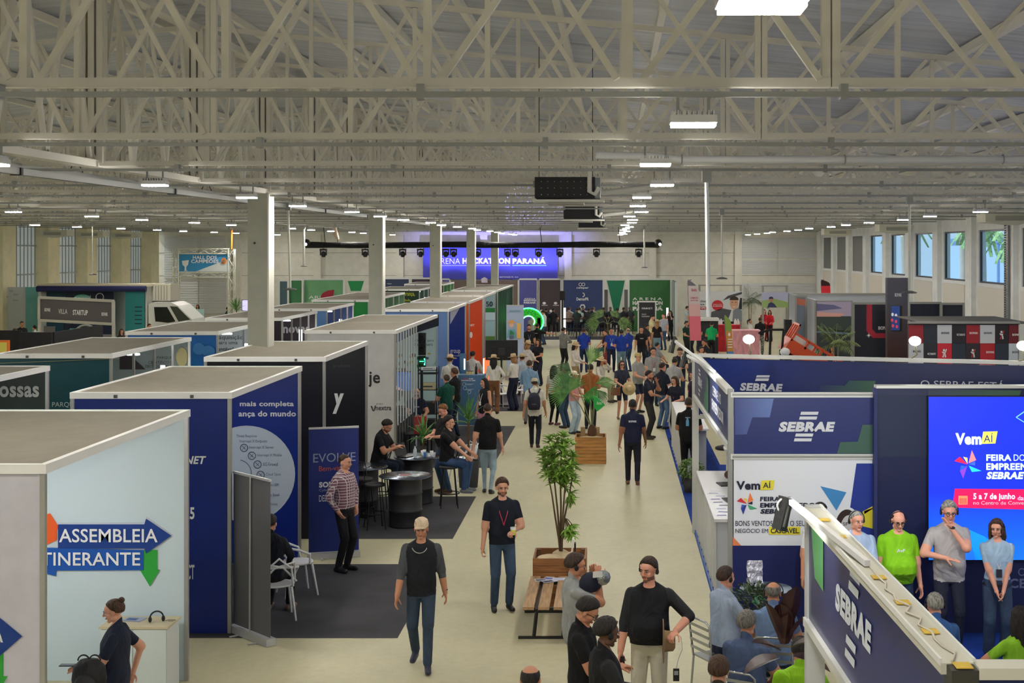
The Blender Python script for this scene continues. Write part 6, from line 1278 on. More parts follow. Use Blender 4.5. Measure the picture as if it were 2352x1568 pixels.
# equipment in the slatted booth: television, loudspeakers, rack
t = T('television', 'large television showing a mountain picture in the slatted booth', 'television', at(935, 925, 36), world=True); D = 35.6
P('casing', MB().box(wx(898, D), wx(946, D), D, D + .08, wz(934, D), wz(852, D)), BLK(), t); P('display', MB().box(wx(900, D), wx(944, D), D - .01, D, wz(931, D), wz(854, D)), EM(44, 84, 160, .6), t)
Q([(900, 885), (915, 892), (930, 897), (944, 897), (944, 931), (900, 931)][::-1], D - .01, EM(58, 66, 62, .4), t, 1, name='screen_graphic'); Q([(900, 884), (912, 886), (928, 897), (915, 895), (900, 893)][::-1], D - .01, EM(214, 180, 180, .5), t, 2, name='screen_graphic'); Q([(900, 931), (920, 918), (926, 905), (930, 931)][::-1], D - .01, EM(130, 150, 140, .4), t, 3, name='screen_graphic')
P('stand', MB().box(wx(915, D), wx(930, D), D + .1, D + .2, 0, wz(930, D)), BLK(), t)
t = T('ventilated_cabinet', 'low black perforated equipment cabinet under the television', 'cabinet', at(925, 980, 36.4), world=True); P('cabinet_body', MB().box(wx(897, 35.3), wx(948, 35.3), 35.3, 35.5, 0, wz(936, 35.3)), C(34, 34, 38), t)
for i in range(7): x = wx(902 + i * 6.4, 35.3); P('vent_panel', MB().box(x, x + .05, 35.28, 35.3, .35, wz(942, 35.3)), C(60, 60, 64), t)
speaker_box('square black loudspeaker on the floor below the television', 905, 955, 932, 996, 34.3, 0)
t = T('wire_rack', 'tall black wire rack with shelves of equipment in the slatted booth', 'rack', at(982, 960, 36), world=True); rb_ = C(24, 24, 26, .5); X0, X1, Y0, Y1, Zt = wx(961, 36), wx(1003, 36), 36.0, 36.45, wz(843, 36)
for x in (X0, X1):
    for y in (Y0, Y1): P('upright', MB().box(x - .012, x + .012, y - .012, y + .012, 0, Zt), rb_, t)
for z in (.25, .62, wz(895, 36), wz(858, 36), wz(850, 36)): P('shelf', MB().box(X0 - .02, X1 + .02, Y0, Y1, z - .015, z), rb_, t)
for i, (z, c, h_) in enumerate(((wz(850, 36), (200, 206, 206), .07), (wz(895, 36), (196, 190, 150), .16), (.62, (60, 62, 66), .3), (.25, (70, 70, 74), .22))):
    q = T('equipment_box', ('white network box on top of the wire rack', 'beige device on the middle shelf of the wire rack', 'grey device low on the wire rack', 'dark device at the bottom of the wire rack')[i], 'device', ((X0 + X1) / 2, (Y0 + Y1) / 2, z)); P('casing', MB().box(-.18, .18, -.16, .16, 0, h_), C(*c), q); P('front_slot', MB().box(-.12, .12, -.165, -.16, h_ * .4, h_ * .6), C(60, 60, 60), q)
t = T('traffic_light', 'black traffic signal with its lowest lamp glowing green', 'traffic light', at(969, 835, 34.5), world=True)
for i, y in enumerate((777, 803, 830)):
    c = at(969, y, 34.5); P('signal_head', MB().box(c.x - .09, c.x + .09, 34.5, 34.62, c.z - .135, c.z + .135), BLK(), t); P('visor', MB().ring((c.x, 34.46, c.z), .07, .012, 14, 5, 0, 'y', 0, 360), BLK(), t); P('signal_lens', MB().lathe([(0, 0), (.06, .0), (.06, .01)], (c.x, 34.48, c.z), 14), C(60, 255, 150, emit=5) if i == 2 else C(60, 62, 62, .3), t)
    t.children[-1].rotation_euler = (0, 0, 0)
P('green_glow_strip', MB().box(at(974, 0, 34.5).x, at(976.5, 0, 34.5).x, 34.48, 34.5, wz(838, 34.5), wz(823, 34.5)), C(60, 255, 150, emit=6), t)
P('bracket', MB().tube([at(969, 850, 34.55), (wx(969, 34.55), 34.6, 0)], .03, 8), BLK(), t)
# big black television seen from behind with stand
t = T('television', 'big television seen from behind on a black floor stand', 'television', at(1152, 870, 43.5), world=True); D = 43.5
P('back_cover', MB().box(wx(1115, D), wx(1189, D), D, D + .06, wz(827, D), wz(781, D)), C(34, 34, 38, .5), t); P('cover_bulge', MB().box(wx(1130, D), wx(1176, D), D - .05, D, wz(822, D), wz(795, D)), C(28, 28, 32, .5), t); P('mount_plate', MB().box(wx(1145, D), wx(1160, D), D - .08, D - .05, wz(815, D), wz(798, D)), C(50, 50, 52), t); P('pole', MB().box(wx(1150, D), wx(1154, D), D - .06, D, 0.006, wz(815, D)), BLK(), t); P('base', MB().box(wx(1135, D), wx(1170, D), D - .4, D + .3, .006, .05), BLK(), t)
# blue tasting counter
t = T('tasting_counter', 'slate blue printed counter with a bottle and glasses', 'counter', at(1080, 960, 38), world=True); D = 38.6; sl = C(70, 108, 146, .5)
P('counter_body', MB().box(wx(1052, D), wx(1112, D), D, D + .5, 0, wz(861, D)), sl, t); P('side_fin', MB().box(wx(1051, D), wx(1066, D), D + .5, D + .55, 0, wz(815, D)), sl, t); P('lit_edge', MB().box(wx(1061, D), wx(1064, D), D + .48, D + .5, wz(852, D), wz(827, D)), C(225, 255, 225, .4, emit=2), t)
ptx('SINTOFLA', 1063, 868, 1076, 871, D, C(200, 90, 70), t, 1, bold=.02); ptx('BUMS', 1077, 868, 1087, 871, D, wp, t, 1, bold=.02); ptx('SUINOREPOLIS SMIEI', 1059, 872, 1092, 875, D, wp, t, 1, bold=.02)
for y in (881, 893): 
    for k in range(2): Q(rect(1070, y + k * 2, 1088 - k * 4, y + .8 + k * 2), D, C(180, 196, 210), t, 1, name='print')
for x, y in ((1066, 882), (1068, 891), (1078, 900)): P('icon', MB().ring(at(x, y, D) + Vector((0, -.01, 0)), .045, .006, 12, 5, 0, 'y'), C(190, 205, 215), t)
zt = wz(861, D)
t = T('wine_bottle', 'dark wine bottle on the slate blue counter', 'bottle', (wx(1092, D), D + .2, zt)); P('bottle_body', MB().lathe([(.037, 0), (.038, .19), (.014, .25), (.014, .31), (0, .31)], n=14), C(24, 22, 20, .15), t)
for i, x in enumerate((1072, 1078, 1083)): t = T('sample_jar', 'amber sample jar on the slate blue counter, %s from the left' % ordn(i + 1), 'jar', (wx(x, D), D + .2, zt), group='jars on the slate blue counter'); P('jar_body', MB().lathe([(.03, 0), (.03, .08), (0, .08)], n=12), C(200, 180, 120, .2), t); P('lid', MB().lathe([(.032, .08), (.032, .1), (0, .1)], n=12), C(60, 50, 40), t)
t = T('glow_stand', 'glowing red and white light box beside the orange booth', 'light box', at(1118, 850, 44), world=True); P('box', MB().box(wx(1112, 44), wx(1122, 44), 44, 44.3, 0, wz(823, 44)), C(250, 90, 50, emit=1.6), t); P('edge_tube', MB().box(wx(1110, 44), wx(1112, 44), 43.98, 44.0, 0, wz(823, 44)), C(255, 220, 220, emit=3), t)
# red gift bag
t = T('gift_bag', 'red paper gift bag with rope handles on the counter edge', 'bag', at(965, 996, 32.6), world=True); D = 32.4
P('bag_body', MB().box(wx(951, D), wx(979, D), D, D + .14, wz(996, D), wz(956, D)), C(170, 54, 60, .5), t); P('print_swirl', MB().box(wx(954, D), wx(977, D), D - .004, D, wz(978, D), wz(975, D)), C(220, 130, 130), t)
for x in (959, 970): P('handle', MB().ring(at(x, 957, D), .05, .005, 10, 5, 0, 'y', 0, 180), C(220, 190, 180), t)
t = T('booth_table', 'low black table carrying the red gift bag', 'table', at(965, 1000, 32.6), world=True); P('tabletop', MB().box(wx(930, 32.4), wx(985, 32.4), 32.3, 33.1, wz(996, 32.4) - .03, wz(996, 32.4)), BLK(), t)
for x in (932, 983):
    for y in (32.35, 33.05): P('leg', MB().box(wx(x, 32.4) - .02, wx(x, 32.4) + .02, y - .02, y + .02, .006, wz(996, 32.4) - .03), BLK(), t)

# feathery palms in the stands
def areca(label, cx, cy, h, n, L_, seed, c=(112, 130, 74)):
    t = T('areca_palm', label, 'palm', (cx, cy, 0), world=True); r_ = random.Random(seed); lf = MB()
    P('pot', MB().lathe([(.2, 0), (.26, .45), (.24, .45)], (cx, cy, 0), 14), BLK(), t)
    for i in range(3): P('trunk', MB().tube([(cx + .05 * math.cos(i * 2.1), cy + .05 * math.sin(i * 2.1), .4), (cx + .1 * math.cos(i * 2.1), cy + .1 * math.sin(i * 2.1), h * .62)], [.03, .02], 6), C(150, 140, 110), t)
    for i in range(n):
        a = i * 2.4; e = r_.uniform(.25, 1.3); d = Vector((math.cos(a) * math.cos(e), math.sin(a) * math.cos(e), math.sin(e))); b = Vector((cx, cy, h * .6)); pts = [b + d * L_ * f - Vector((0, 0, .75)) * L_ * f * f * (1.5 - e) for f in (0, .2, .4, .6, .8, 1)]
        lf.tube(pts, [.012, .01, .008, .007, .005, .003], 4)
        for k in range(1, 16):
            f = k / 16 * 5; j = int(f); p = pts[j].lerp(pts[j + 1], f - j); ax = (pts[j + 1] - pts[j]).normalized(); sd = ax.cross(Vector((0, 0, 1))).normalized()
            for s_ in (-1, 1): leafblade(lf, p, (ax * .7 + sd * s_ - Vector((0, 0, .35))), L_ * .3 * math.sin(math.pi * (k / 16) ** .7), .035, .3, 2)
    P('fronds', lf, C(*c, .5, kind='leaf'), t, kind='stuff'); return t
areca('tall feathery palm in front of the sunset landscape print', wx(1918, 43), 43, 3.15, 13, 1.15, 6)
areca('low feathery palm between the orange tipper and the dark totem', wx(1985, 41), 41, 1.55, 12, .7, 7, (84, 110, 60))
areca('dark feathery palm between the two billboards', wx(1722, 76), 76, 3.2, 13, 1.3, 8, (70, 84, 60))
yucca('spiky potted plant beside the lilac lit monitor', wx(543, 66), 66, 0, wz(712, 66), 30, .75, 9)
# ================================================================ PEOPLE
# a body is grown from tapered limbs and a lofted torso, fused with a voxel remesh into one surface, then coloured by region
SLOT = dict(skin=0, shirt=1, pants=2, shoe=3, brow=4, lip=5, eye=6, iris=7, sole=8, sleeve=9, under=10)
def ik(a, b, l1, l2, hint):
    a, b, hint = Vector(a), Vector(b), Vector(hint); d = b - a; L_ = min(d.length, (l1 + l2) * .999); d.normalize(); b = a + d * L_
    x = (l1 * l1 - l2 * l2 + L_ * L_) / (2 * L_); h = math.sqrt(max(0, l1 * l1 - x * x)); p = (hint - d * hint.dot(d)).normalized(); return a + d * x + p * h, b
POSE = {
 'stand': dict(hl=(-.27, -.04, .80), hr=(.27, -.04, .80)),
 'walk': dict(hl=(-.27, -.16, .84), hr=(.27, .1, .84), fl=(-.09, .2, .14), fr=(.09, -.2, .09), tipl=.5),
 'pocket': dict(hl=(-.21, -.06, .93), hr=(.21, -.06, .93), el=(-1, .5, 0), er=(1, .5, 0)),
 'cross': dict(hl=(.08, -.24, 1.16), hr=(-.06, -.27, 1.1), el=(-1, -.2, -.6), er=(1, -.2, -.6)),
 'cup': dict(hl=(-.27, -.04, .80), hr=(.1, -.3, 1.1), er=(.7, .4, -.8)),
 'phone': dict(hl=(-.06, -.32, 1.13), hr=(.07, -.3, 1.12), el=(-.6, .2, -1), er=(.6, .2, -1), pitch=28),
 'phone1': dict(hl=(-.24, .1, .95), hr=(.06, -.34, 1.1), er=(.6, .3, -1), el=(-.8, .8, 0), pitch=12),
 'clasp': dict(hl=(-.03, -.2, .86), hr=(.04, -.21, .87), el=(-1, .2, 0), er=(1, .2, 0)),
 'face': dict(hl=(-.08, -.25, 1.15), hr=(.0, -.2, 1.46), el=(-1, -.2, -.6), er=(.6, -.6, -1), pitch=6),
 'chin': dict(hl=(-.06, -.24, 1.12), hr=(.04, -.2, 1.46), el=(-1, -.2, -.6), er=(.4, -.6, -1)),
 'hold': dict(hl=(-.12, -.3, 1.05), hr=(.14, -.3, 1.05), el=(-.6, .5, -.8), er=(.6, .5, -.8)),
 'hip': dict(hl=(-.2, -.02, .96), hr=(.27, -.04, .8), el=(-1, .6, 0)),
 'point': dict(hl=(-.5, -.42, 1.3), hr=(.27, -.04, .8), el=(-.3, .2, -1)),
 'camera': dict(hl=(-.05, -.25, 1.5), hr=(.12, -.22, 1.5), el=(-.3, -.4, -1), er=(.3, -.4, -1)),
 'bend': dict(hl=(-.2, -.5, 1.0), hr=(.2, -.5, 1.0), lean=(0, -.42), pitch=30),
 'lean': dict(hl=(-.2, -.38, 1.08), hr=(.2, -.38, 1.08), lean=(0, -.18), pitch=16),
 'belt': dict(hl=(-.27, -.1, .86), hr=(.27, -.28, 1.12), er=(1, .1, -.5), el=(-1, .2, 0)),
}
def sitpose(seat=.46, hands='lap', foot=.0, spread=.1, lean=-.04, forward=.4):
    """seated on a seat of the given height"""
    p = dict(pel=seat + .1, seated=True, fl=(-spread, -forward - .02, .09 + foot), fr=(spread, -forward, .09 + foot), lean=(0, lean)); z = seat
    if hands == 'lap': p.update(hl=(-.12, -.34, z + .2), hr=(.12, -.34, z + .2), el=(-1, .3, -.3), er=(1, .3, -.3))
    elif hands == 'phone': p.update(hl=(-.08, -.42, z + .38), hr=(.07, -.4, z + .38), el=(-.7, .3, -.8), er=(.7, .3, -.8), pitch=34)
    elif hands == 'knee': p.update(hl=(-.16, -.44, z + .2), hr=(.16, -.46, z + .2), el=(-.8, .3, -.6), er=(.8, .3, -.6))
    elif hands == 'raise': p.update(hl=(-.22, -.1, z + 1.02), hr=(.16, -.34, z + .3), el=(-1, -.5, -.1), er=(1, .3, -.3))
    elif hands == 'chin': p.update(hl=(-.1, -.3, z + .3), hr=(.03, -.22, z + .74), el=(-1, .3, -.3), er=(.6, -.6, -.8))
    return p
def _voxel(mb, vox, smooth, keep=None):
    me = mb.mesh('tmp', [C(200, 200, 200)]); ob = bpy.data.objects.new('tmp', me); COL.objects.link(ob)
    m = ob.modifiers.new('r', 'REMESH'); m.mode = 'VOXEL'; m.voxel_size = vox; m.use_smooth_shade = True
    s_ = ob.modifiers.new('s', 'SMOOTH'); s_.factor = .5; s_.iterations = smooth
    dg = bpy.context.evaluated_depsgraph_get(); r = bpy.data.meshes.new_from_object(ob.evaluated_get(dg)); bpy.data.objects.remove(ob); bpy.data.meshes.remove(me)
    n = len(r.vertices); v = np.empty(n * 3); r.vertices.foreach_get('co', v); v = v.reshape(-1, 3)
    f = np.empty(len(r.polygons) * 4, dtype=np.int64) 
    ls = np.empty(len(r.loops), dtype=np.int64); r.loops.foreach_get('vertex_index', ls)
    st = np.empty(len(r.polygons), dtype=np.int64); r.polygons.foreach_get('loop_start', st); tt_ = np.empty(len(r.polygons), dtype=np.int64); r.polygons.foreach_get('loop_total', tt_)
    bpy.data.meshes.remove(r)
    fs = [ls[a:a + b] for a, b in zip(st, tt_)]
    return v, fs
def caps(mb, a, b, ra, rb, n=12):
    a, b = Vector(a), Vector(b); d = b - a
    if d.length < 1e-5: return mb.ball(a, ra)
    dn_ = d.normalized(); k = [(a - dn_ * ra * .95, ra * .3), (a - dn_ * ra * .6, ra * .8), (a, ra), (a.lerp(b, .5), (ra + rb) / 2), (b, rb), (b + dn_ * rb * .6, rb * .8), (b + dn_ * rb * .95, rb * .3)]
    return mb.tube([p for p, _ in k], [r for _, r in k], n)
TORSO = [(-.13, .10, .085, .0), (-.07, .158, .112, .0), (0, .172, .12, .0), (.08, .162, .115, .0), (.17, .152, .108, -.004), (.27, .165, .115, -.006), (.37, .178, .12, -.004), (.43, .18, .11, .0), (.475, .17, .095, .008), (.507, .125, .078, .013), (.545, .062, .058, .018)]
HEADC = {}
def head_mesh(kind, lod):
    key = (kind, lod)
    if key in HEADC: return HEADC[key]
    fem = kind.startswith('f'); mb = MB()
    mb.ball((0, .018, .032), (.074 if not fem else .072, .093, .084), 20, 14); mb.ball((0, -.012, -.035), (.06 if not fem else .055, .072, .07), 18, 12); mb.ball((0, -.03, .03), (.064, .06, .06), 16, 10)
    mb.ball((0, -.062, -.088), (.026 if not fem else .021, .022, .022), 10, 8)
    for s in (-1, 1): mb.ball((s * .034, -.055, -.022), (.024, .026, .026), 10, 8); mb.ball((s * .047, .0, -.068), (.018, .035, .022), 10, 8)
    caps(mb, (0, -.088, .012), (0, -.108, -.022), .008, .0125, 8)
    for s in (-1, 1): mb.ball((s * .012, -.098, -.026), (.009, .01, .008), 8, 6)
    mb.ball((0, -.076, .03), (.042, .016, .01), 12, 8); mb.ball((0, -.087, -.056), (.022, .012, .008), 10, 6)
    for s in (-1, 1): mb.ball((s * .077, .012, -.004), (.01, .02, .031), 10, 8)
    caps(mb, (0, .008, -.05), (0, .004, -.08), .046 if not fem else .04, .044 if not fem else .038, 14)
    v, fs = _voxel(mb, (.0055, .009, .014)[lod], (2, 1, 1)[lod])
    out = MB()
    cen = np.array([v[f].mean(0) for f in fs]); slot = np.zeros(len(fs), dtype=int)
    lips = (abs(cen[:, 2] + .056) < .0075) & (abs(cen[:, 0]) < .023) & (cen[:, 1] < -.078); slot[lips] = SLOT['lip']
    if 'b' in kind:   # beard
        ax, zz, yy = abs(cen[:, 0]), cen[:, 2], cen[:, 1]
        bd = ~lips & (zz > -.122) & (yy < .005) & ((zz < -.073) | ((ax > .036) & (zz < -.05 + .5 * (yy + .02))) | ((zz < -.041) & (zz > -.049) & (ax < .027)) | ((ax > .026) & (zz < -.048))); slot[bd] = 11
    out.v = [tuple(p) for p in v]; out.f = [list(f) for f in fs]; out.m = list(slot); out.sm = [True] * len(fs)
    if lod < 2:
        for s in (-1, 1):
            out.ball((s * .031, -.081, .006), (.0135, .009, .0085), 10, 6, SLOT['eye']); out.ball((s * .031, -.0885, .0065), (.0062, .003, .0062), 8, 6, SLOT['iris'])
            out.tube([(s * .014, -.093, .024), (s * .03, -.0915, .029), (s * .047, -.078, .024)], [.0035, .004, .0025], 6, SLOT['brow'])
            out.tube([(s * .017, -.0905, .0115), (s * .031, -.0925, .0155), (s * .045, -.081, .0105)], [.002, .0025, .002], 5, SLOT['brow'])
    HEADC[key] = out; return out
HANDC = {}
def hand_mesh(kind, lod):
    """right hand reaching along -Z from the wrist at the origin, palm facing -Y, thumb towards -X"""
    key = (kind, lod)
    if key in HANDC: return HANDC[key]
    mb = MB(); caps(mb, (0, 0, .01), (0, 0, -.02), .026, .03, 10); mb.ball((0, 0, -.052), (.04, .017, .048), 14, 10)
    curl = {'relax': .5, 'grip': 1.25, 'flat': .12}[kind]
    for i, (x, L_) in enumerate(((-.03, .072), (-.01, .08), (.011, .075), (.03, .058))):
        p = Vector((x, 0, -.088)); a = curl * .35; sg = (.45, .32, .23)
        for k in range(3):
            d = Vector((x * .25, -math.sin(a), -math.cos(a))).normalized(); q = p + d * L_ * sg[k]; caps(mb, p, q, .0092 - k * .0009, .0085 - k * .0009, 8); p = q; a += curl * .75
    p = Vector((-.03, -.004, -.03)); 
    for k, (dx, dy, dz_, l) in enumerate(((-.75, -.35, -.55, .034), (-.45, -.5, -.75, .03), (-.2, -.6, -.8, .022))): q = p + Vector((dx, dy, dz_)).normalized() * l; caps(mb, p, q, .0125 - k * .0015, .011 - k * .0015, 8); p = q
    v, fs = _voxel(mb, (.0042, .0065, .011)[lod], 1)
    o = MB(); o.v = [tuple(p) for p in v]; o.f = [list(f) for f in fs]; o.m = [0] * len(fs); o.sm = [True] * len(fs); HANDC[key] = o; return o
def xf(mb, M_, out, scale=1.0, flip=False):
    A = np.array(mb.v); 
    if flip: A = A * np.array([-1, 1, 1])
    Mn = np.array(M_)[:3, :3] * scale; T_ = np.array(M_)[:3, 3]; A = A @ Mn.T + T_; b = len(out.v); out.v += [tuple(p) for p in A]
    out.f += [[b + i for i in (f[::-1] if flip else f)] for f in mb.f]; out.m += mb.m; out.sm += mb.sm
BODYC = {}
def body(pose, lod, fat=0.0, fem=False, sleeve='short', legs='long', wide=0.0, headk='m', hk='relax', yaw=0, untuck=.0, pitchx=0):
    p = POSE[pose] if isinstance(pose, str) else pose
    key = (pose if isinstance(pose, str) else tuple(sorted(p.items())), lod, fat, fem, sleeve, legs, wide, headk, hk, yaw, untuck, pitchx)
    if key in BODYC: return BODYC[key]
    vox = (.0105, .015, .024)[lod]; pz = p.get('pel', .93); sw = .92 if fem else 1.0
    lean = Vector((p.get('lean', (0, 0))[0], p.get('lean', (0, 0))[1], 1)).normalized(); pel = Vector((0, 0, pz)); 
    fwd = Vector((0, 1, 0)); fwd = (fwd - lean * fwd.dot(lean)).normalized()
    mb = MB(); n = 24; vs = []
    prof = []
    for (h, hw, hd, yo) in TORSO:
        b_ = fat * math.exp(-((h - .13) / .13) ** 2); hw2 = hw * sw + .02 * max(0, fat) * (h > -.1) + b_ * .25; hd2 = hd + b_ * .5; y2 = yo - b_ * .42
        if fem: hw2 = hw2 * (1.06 if h < .05 and h > -.12 else (.88 if abs(h - .17) < .06 else .95)); y2 -= .012 * math.exp(-((h - .32) / .06) ** 2); hd2 += .016 * math.exp(-((h - .32) / .06) ** 2)
        if sleeve != 'none' and h > .02: hw2 += .008; hd2 += .01
        if p.get('seated') and h < -.02: hd2 += .02
        prof.append((h, hw2, hd2, y2)); c = pel + lean * (h + .02) + fwd * y2
        for k in range(n):
            a = 2 * math.pi * k / n; ca, sa = math.cos(a), math.sin(a); e = .82; vs.append(c + Vector((1, 0, 0)) * hw2 * math.copysign(abs(ca) ** e, ca) + fwd * hd2 * math.copysign(abs(sa) ** e, sa))
    m_ = len(TORSO) - 1; mb.add(vs, [(i * n + k, i * n + (k + 1) % n, (i + 1) * n + (k + 1) % n, (i + 1) * n + k) for i in range(m_) for k in range(n)] + [tuple(range(n))[::-1], tuple(range(m_ * n, m_ * n + n))])
    bones = []
    def limb(a, b, ra, rb, nm): caps(mb, a, b, ra, rb); bones.append((Vector(a), Vector(b), ra, rb, nm))
    neck = pel + lean * .545; sc_ = pel + lean * .47
    for s, h_, e_, nm in ((-1, p['hl'], p.get('el', (-.3, 1, -.1)), 'l'), (1, p['hr'], p.get('er', (.3, 1, -.1)), 'r')):
        sh = sc_ + Vector((s * .176 * sw, 0, -.01)) + fwd * .01; el, wr = ik(sh, h_, .29, .25, e_); cl = .008 if sleeve != 'none' else 0; rr_ = .9 if fem else 1.05
        limb(sh + Vector((-s * .07, 0, .026)), sh, .04 * rr_, .05 * rr_ + cl * .6, 'torso')
        limb(sh, el, .052 * rr_ + cl, (.042 * rr_ + (cl * 1.6 if sleeve in ('short', 'long', 'roll') else 0)), 'ua' + nm); lr = .007 if sleeve in ('long', 'roll') else 0
        limb(el, wr, .041 * rr_ + lr, .027 + lr, 'fa' + nm)
    knees = {}
    for s, f_, nm in ((-1, p.get('fl', (-.1, .02, .09)), 'l'), (1, p.get('fr', (.1, .02, .09)), 'r')):
        hp = pel + Vector((s * .085, 0, -.02)); kn, an = ik(hp, f_, .42, .43, (s * .1, -1, .25) if p.get('seated') else (s * .08, -1, 0)); lg_ = .012 if legs != 'bare' else .0; tp = 0 if legs in ('slim',) else .01
        limb(hp, kn, .088 + fat * .06 + (.006 if fem else 0), .058 + (lg_ if legs != 'short' else 0) + wide * .4, 'th' + nm); limb(kn, an + Vector((0, 0, .02)), (.054 + tp if legs != 'short' else .052) + wide * .6, (.044 + tp if legs in ('long',) else .036) + wide, 'sh' + nm)
        knees[nm] = (kn, an)
        tip = p.get('tip' + nm, 0); toe = Vector((s * .02, -.15, -.045 + (-.03 if tip else 0))); 
        caps(mb, an + Vector((0, .045, -.045 + tip * .05)), an + toe + Vector((0, -.0, -.005)), .042, .036, 10); bones.append((an + Vector((0, .045, -.05)), an + toe, .042, .036, 'foot'))
        caps(mb, an + Vector((-.012, .04, -.062)), an + toe + Vector((-.012, .02, -.015)), .026, .026, 8); caps(mb, an + Vector((.012, .04, -.062)), an + toe + Vector((.012, .02, -.015)), .026, .026, 8)
    if legs == 'skirt': pass
    hc = neck + lean * .075 + Vector((0, 0, .07)) - fwd * .014; nr_ = .053 if not fem else .046
    limb(neck - lean * .04, hc - Vector((0, 0, .075)) + fwd * .022, nr_ + .004, nr_, 'neck')
    v, fs = _voxel(mb, vox, (3, 2, 1)[lod])
    P0 = np.array(pel); Ld = np.array(lean); Fd = np.array(fwd); hs = np.array([q[0] for q in prof]); pw_, pd_, py_ = [np.array([q[i] for q in prof]) for i in (1, 2, 3)]
    LU = {'short': .68, 'long': 2, 'roll': 2, 'none': -.12, 'cap': .35}[sleeve]; LF = {'long': .93, 'roll': .3}.get(sleeve, -1); LT = {'short': .88, 'bare': .1}.get(legs, 2)
    def regions(c):
        rel = c - P0; hh = rel @ Ld - .02; w_, d_, y_ = np.interp(hh, hs, pw_), np.interp(hh, hs, pd_), np.interp(hh, hs, py_); yy = rel @ Fd
        best = (np.sqrt((rel[:, 0] / w_) ** 2 + ((yy - y_) / d_) ** 2) - 1) * np.minimum(w_, d_); best = np.where((hh < -.14) | (hh > .58), 9, best); reg = np.zeros(len(c), dtype=int); tp_ = hh.copy()
        for i, (a, b, ra, rb, nm) in enumerate(bones):
            a, b = np.array(a), np.array(b); d = b - a; t2 = ((c - a) @ d) / (d @ d); t_ = np.clip(t2, 0, 1); dist = np.linalg.norm(c - (a + t_[:, None] * d), axis=1) - (ra + (rb - ra) * t_)
            take = dist < best
            if nm[:2] == 'th': take &= (hh < untuck - .01) | (dist < best - .03)
            best = np.where(take, dist, best); reg = np.where(take, i + 1, reg); tp_ = np.where(take, t2, tp_)
        return reg, tp_, hh, yy
    NC = .572
    if lod < 2:      # cut clean hems, cuffs and necklines into the surface
        import bmesh
        bm = bmesh.new(); bv = [bm.verts.new(q) for q in v]
        for f in fs:
            try: bm.faces.new([bv[i] for i in f])
            except ValueError: pass
        cuts = [((0,) + tuple(i + 1 for i, q in enumerate(bones) if q[4] == 'torso'), pel + lean * (untuck + .02), lean), ((0,) + tuple(i + 1 for i, q in enumerate(bones) if q[4] in ('torso', 'neck')), pel + lean * (NC + .02), lean - fwd * .85)]
        for i, q in enumerate(bones):
            L_ = LU if q[4][:2] == 'ua' else LF if q[4][:2] == 'fa' else LT if q[4][:2] == 'th' else 9
            if 0 < L_ < 1: cuts.append(((i + 1,), q[0].lerp(q[1], L_), q[1] - q[0]))
        for rg, co, no in cuts:
            bm.verts.index_update(); cv = np.array([q.co[:] for q in bm.verts]); reg = regions(cv)[0]; ok = np.isin(reg, rg); side = (cv - np.array(co)) @ np.array(no)
            fsel = [f for f in bm.faces if all(ok[q.index] for q in f.verts) and min(side[q.index] for q in f.verts) < 0 < max(side[q.index] for q in f.verts)]
            es = {e for f in fsel for e in f.edges}; vs_ = {q for f in fsel for q in f.verts}
            bmesh.ops.bisect_plane(bm, geom=fsel + list(es) + list(vs_), dist=1e-5, plane_co=co, plane_no=no)
        bm.verts.index_update(); v = np.array([q.co[:] for q in bm.verts]); fs = [np.array([q.index for q in f.verts]) for f in bm.faces]; bm.free()
    cen = np.array([v[f].mean(0) for f in fs]); N_f = len(fs)
    reg, tt_, hh, yy = regions(cen); S_ = SLOT; slot = np.where(hh > untuck, S_['shirt'], S_['pants'])
    for i, q in enumerate(bones):
        nm = q[4]; k = nm[:2]; m = reg == i + 1
        if nm == 'torso': sl = np.full(N_f, S_['shirt'])
        elif nm == 'neck': sl = np.full(N_f, S_['shirt'])
        elif k == 'ua': sl = np.where(tt_ < LU, S_['sleeve'] if sleeve in ('long', 'roll') else S_['shirt'], S_['skin'])
        elif k == 'fa': sl = np.where(tt_ < LF, S_['sleeve'], S_['skin'])
        elif k == 'th': sl = np.where(tt_ < LT, S_['pants'], S_['skin'])
        elif k == 'sh': sl = np.full(N_f, S_['skin'] if legs in ('short', 'bare') else S_['pants'])
        else: sl = np.where(cen[:, 2] < min(q[0][2], q[1][2]) - .022, S_['sole'], S_['shoe'])
        slot = np.where(m, sl, slot)
    up_ = np.isin(reg, [0] + [i + 1 for i, q in enumerate(bones) if q[4] in ('torso', 'neck')]); slot = np.where(up_ & (hh - .85 * yy > NC), S_['skin'], slot)
    out = MB(); out.v = [tuple(q) for q in v]; out.f = [list(f) for f in fs]; out.m = list(slot); out.sm = [True] * N_f
    # collar opening
    for nm, s in (('l', -1), ('r', 1)):
        a, b = next((q[0], q[1]) for q in bones if q[4] == 'fa' + nm); z_ = -(b - a).normalized(); pal = Vector((-s, -.15, 0)) if abs(z_.z) > .6 else Vector((0, 0, -1)) if not (p.get('palm')) else Vector(p['palm'])
        y_ = -(pal - z_ * pal.dot(z_)).normalized(); x_ = y_.cross(z_); M_ = Matrix((x_, y_, z_)).transposed().to_4x4(); M_.translation = b - z_ * 0; xf(hand_mesh(hk, lod), M_, out, 1.0 if not fem else .9, flip=(s < 0))
    pit = R(p.get('pitch', 4) + pitchx)
    pv = Vector((0, .02, -.075)); Mh = Matrix.Translation(hc + pv) @ Matrix.Rotation(R(yaw), 4, 'Z') @ Matrix.Rotation(pit, 4, 'X') @ Matrix.Translation(-pv); xf(head_mesh(headk, lod), Mh, out, .98 if not fem else .94)
    wr_ = {q[4]: q[1] for q in bones if q[4] in ('fal', 'far')}
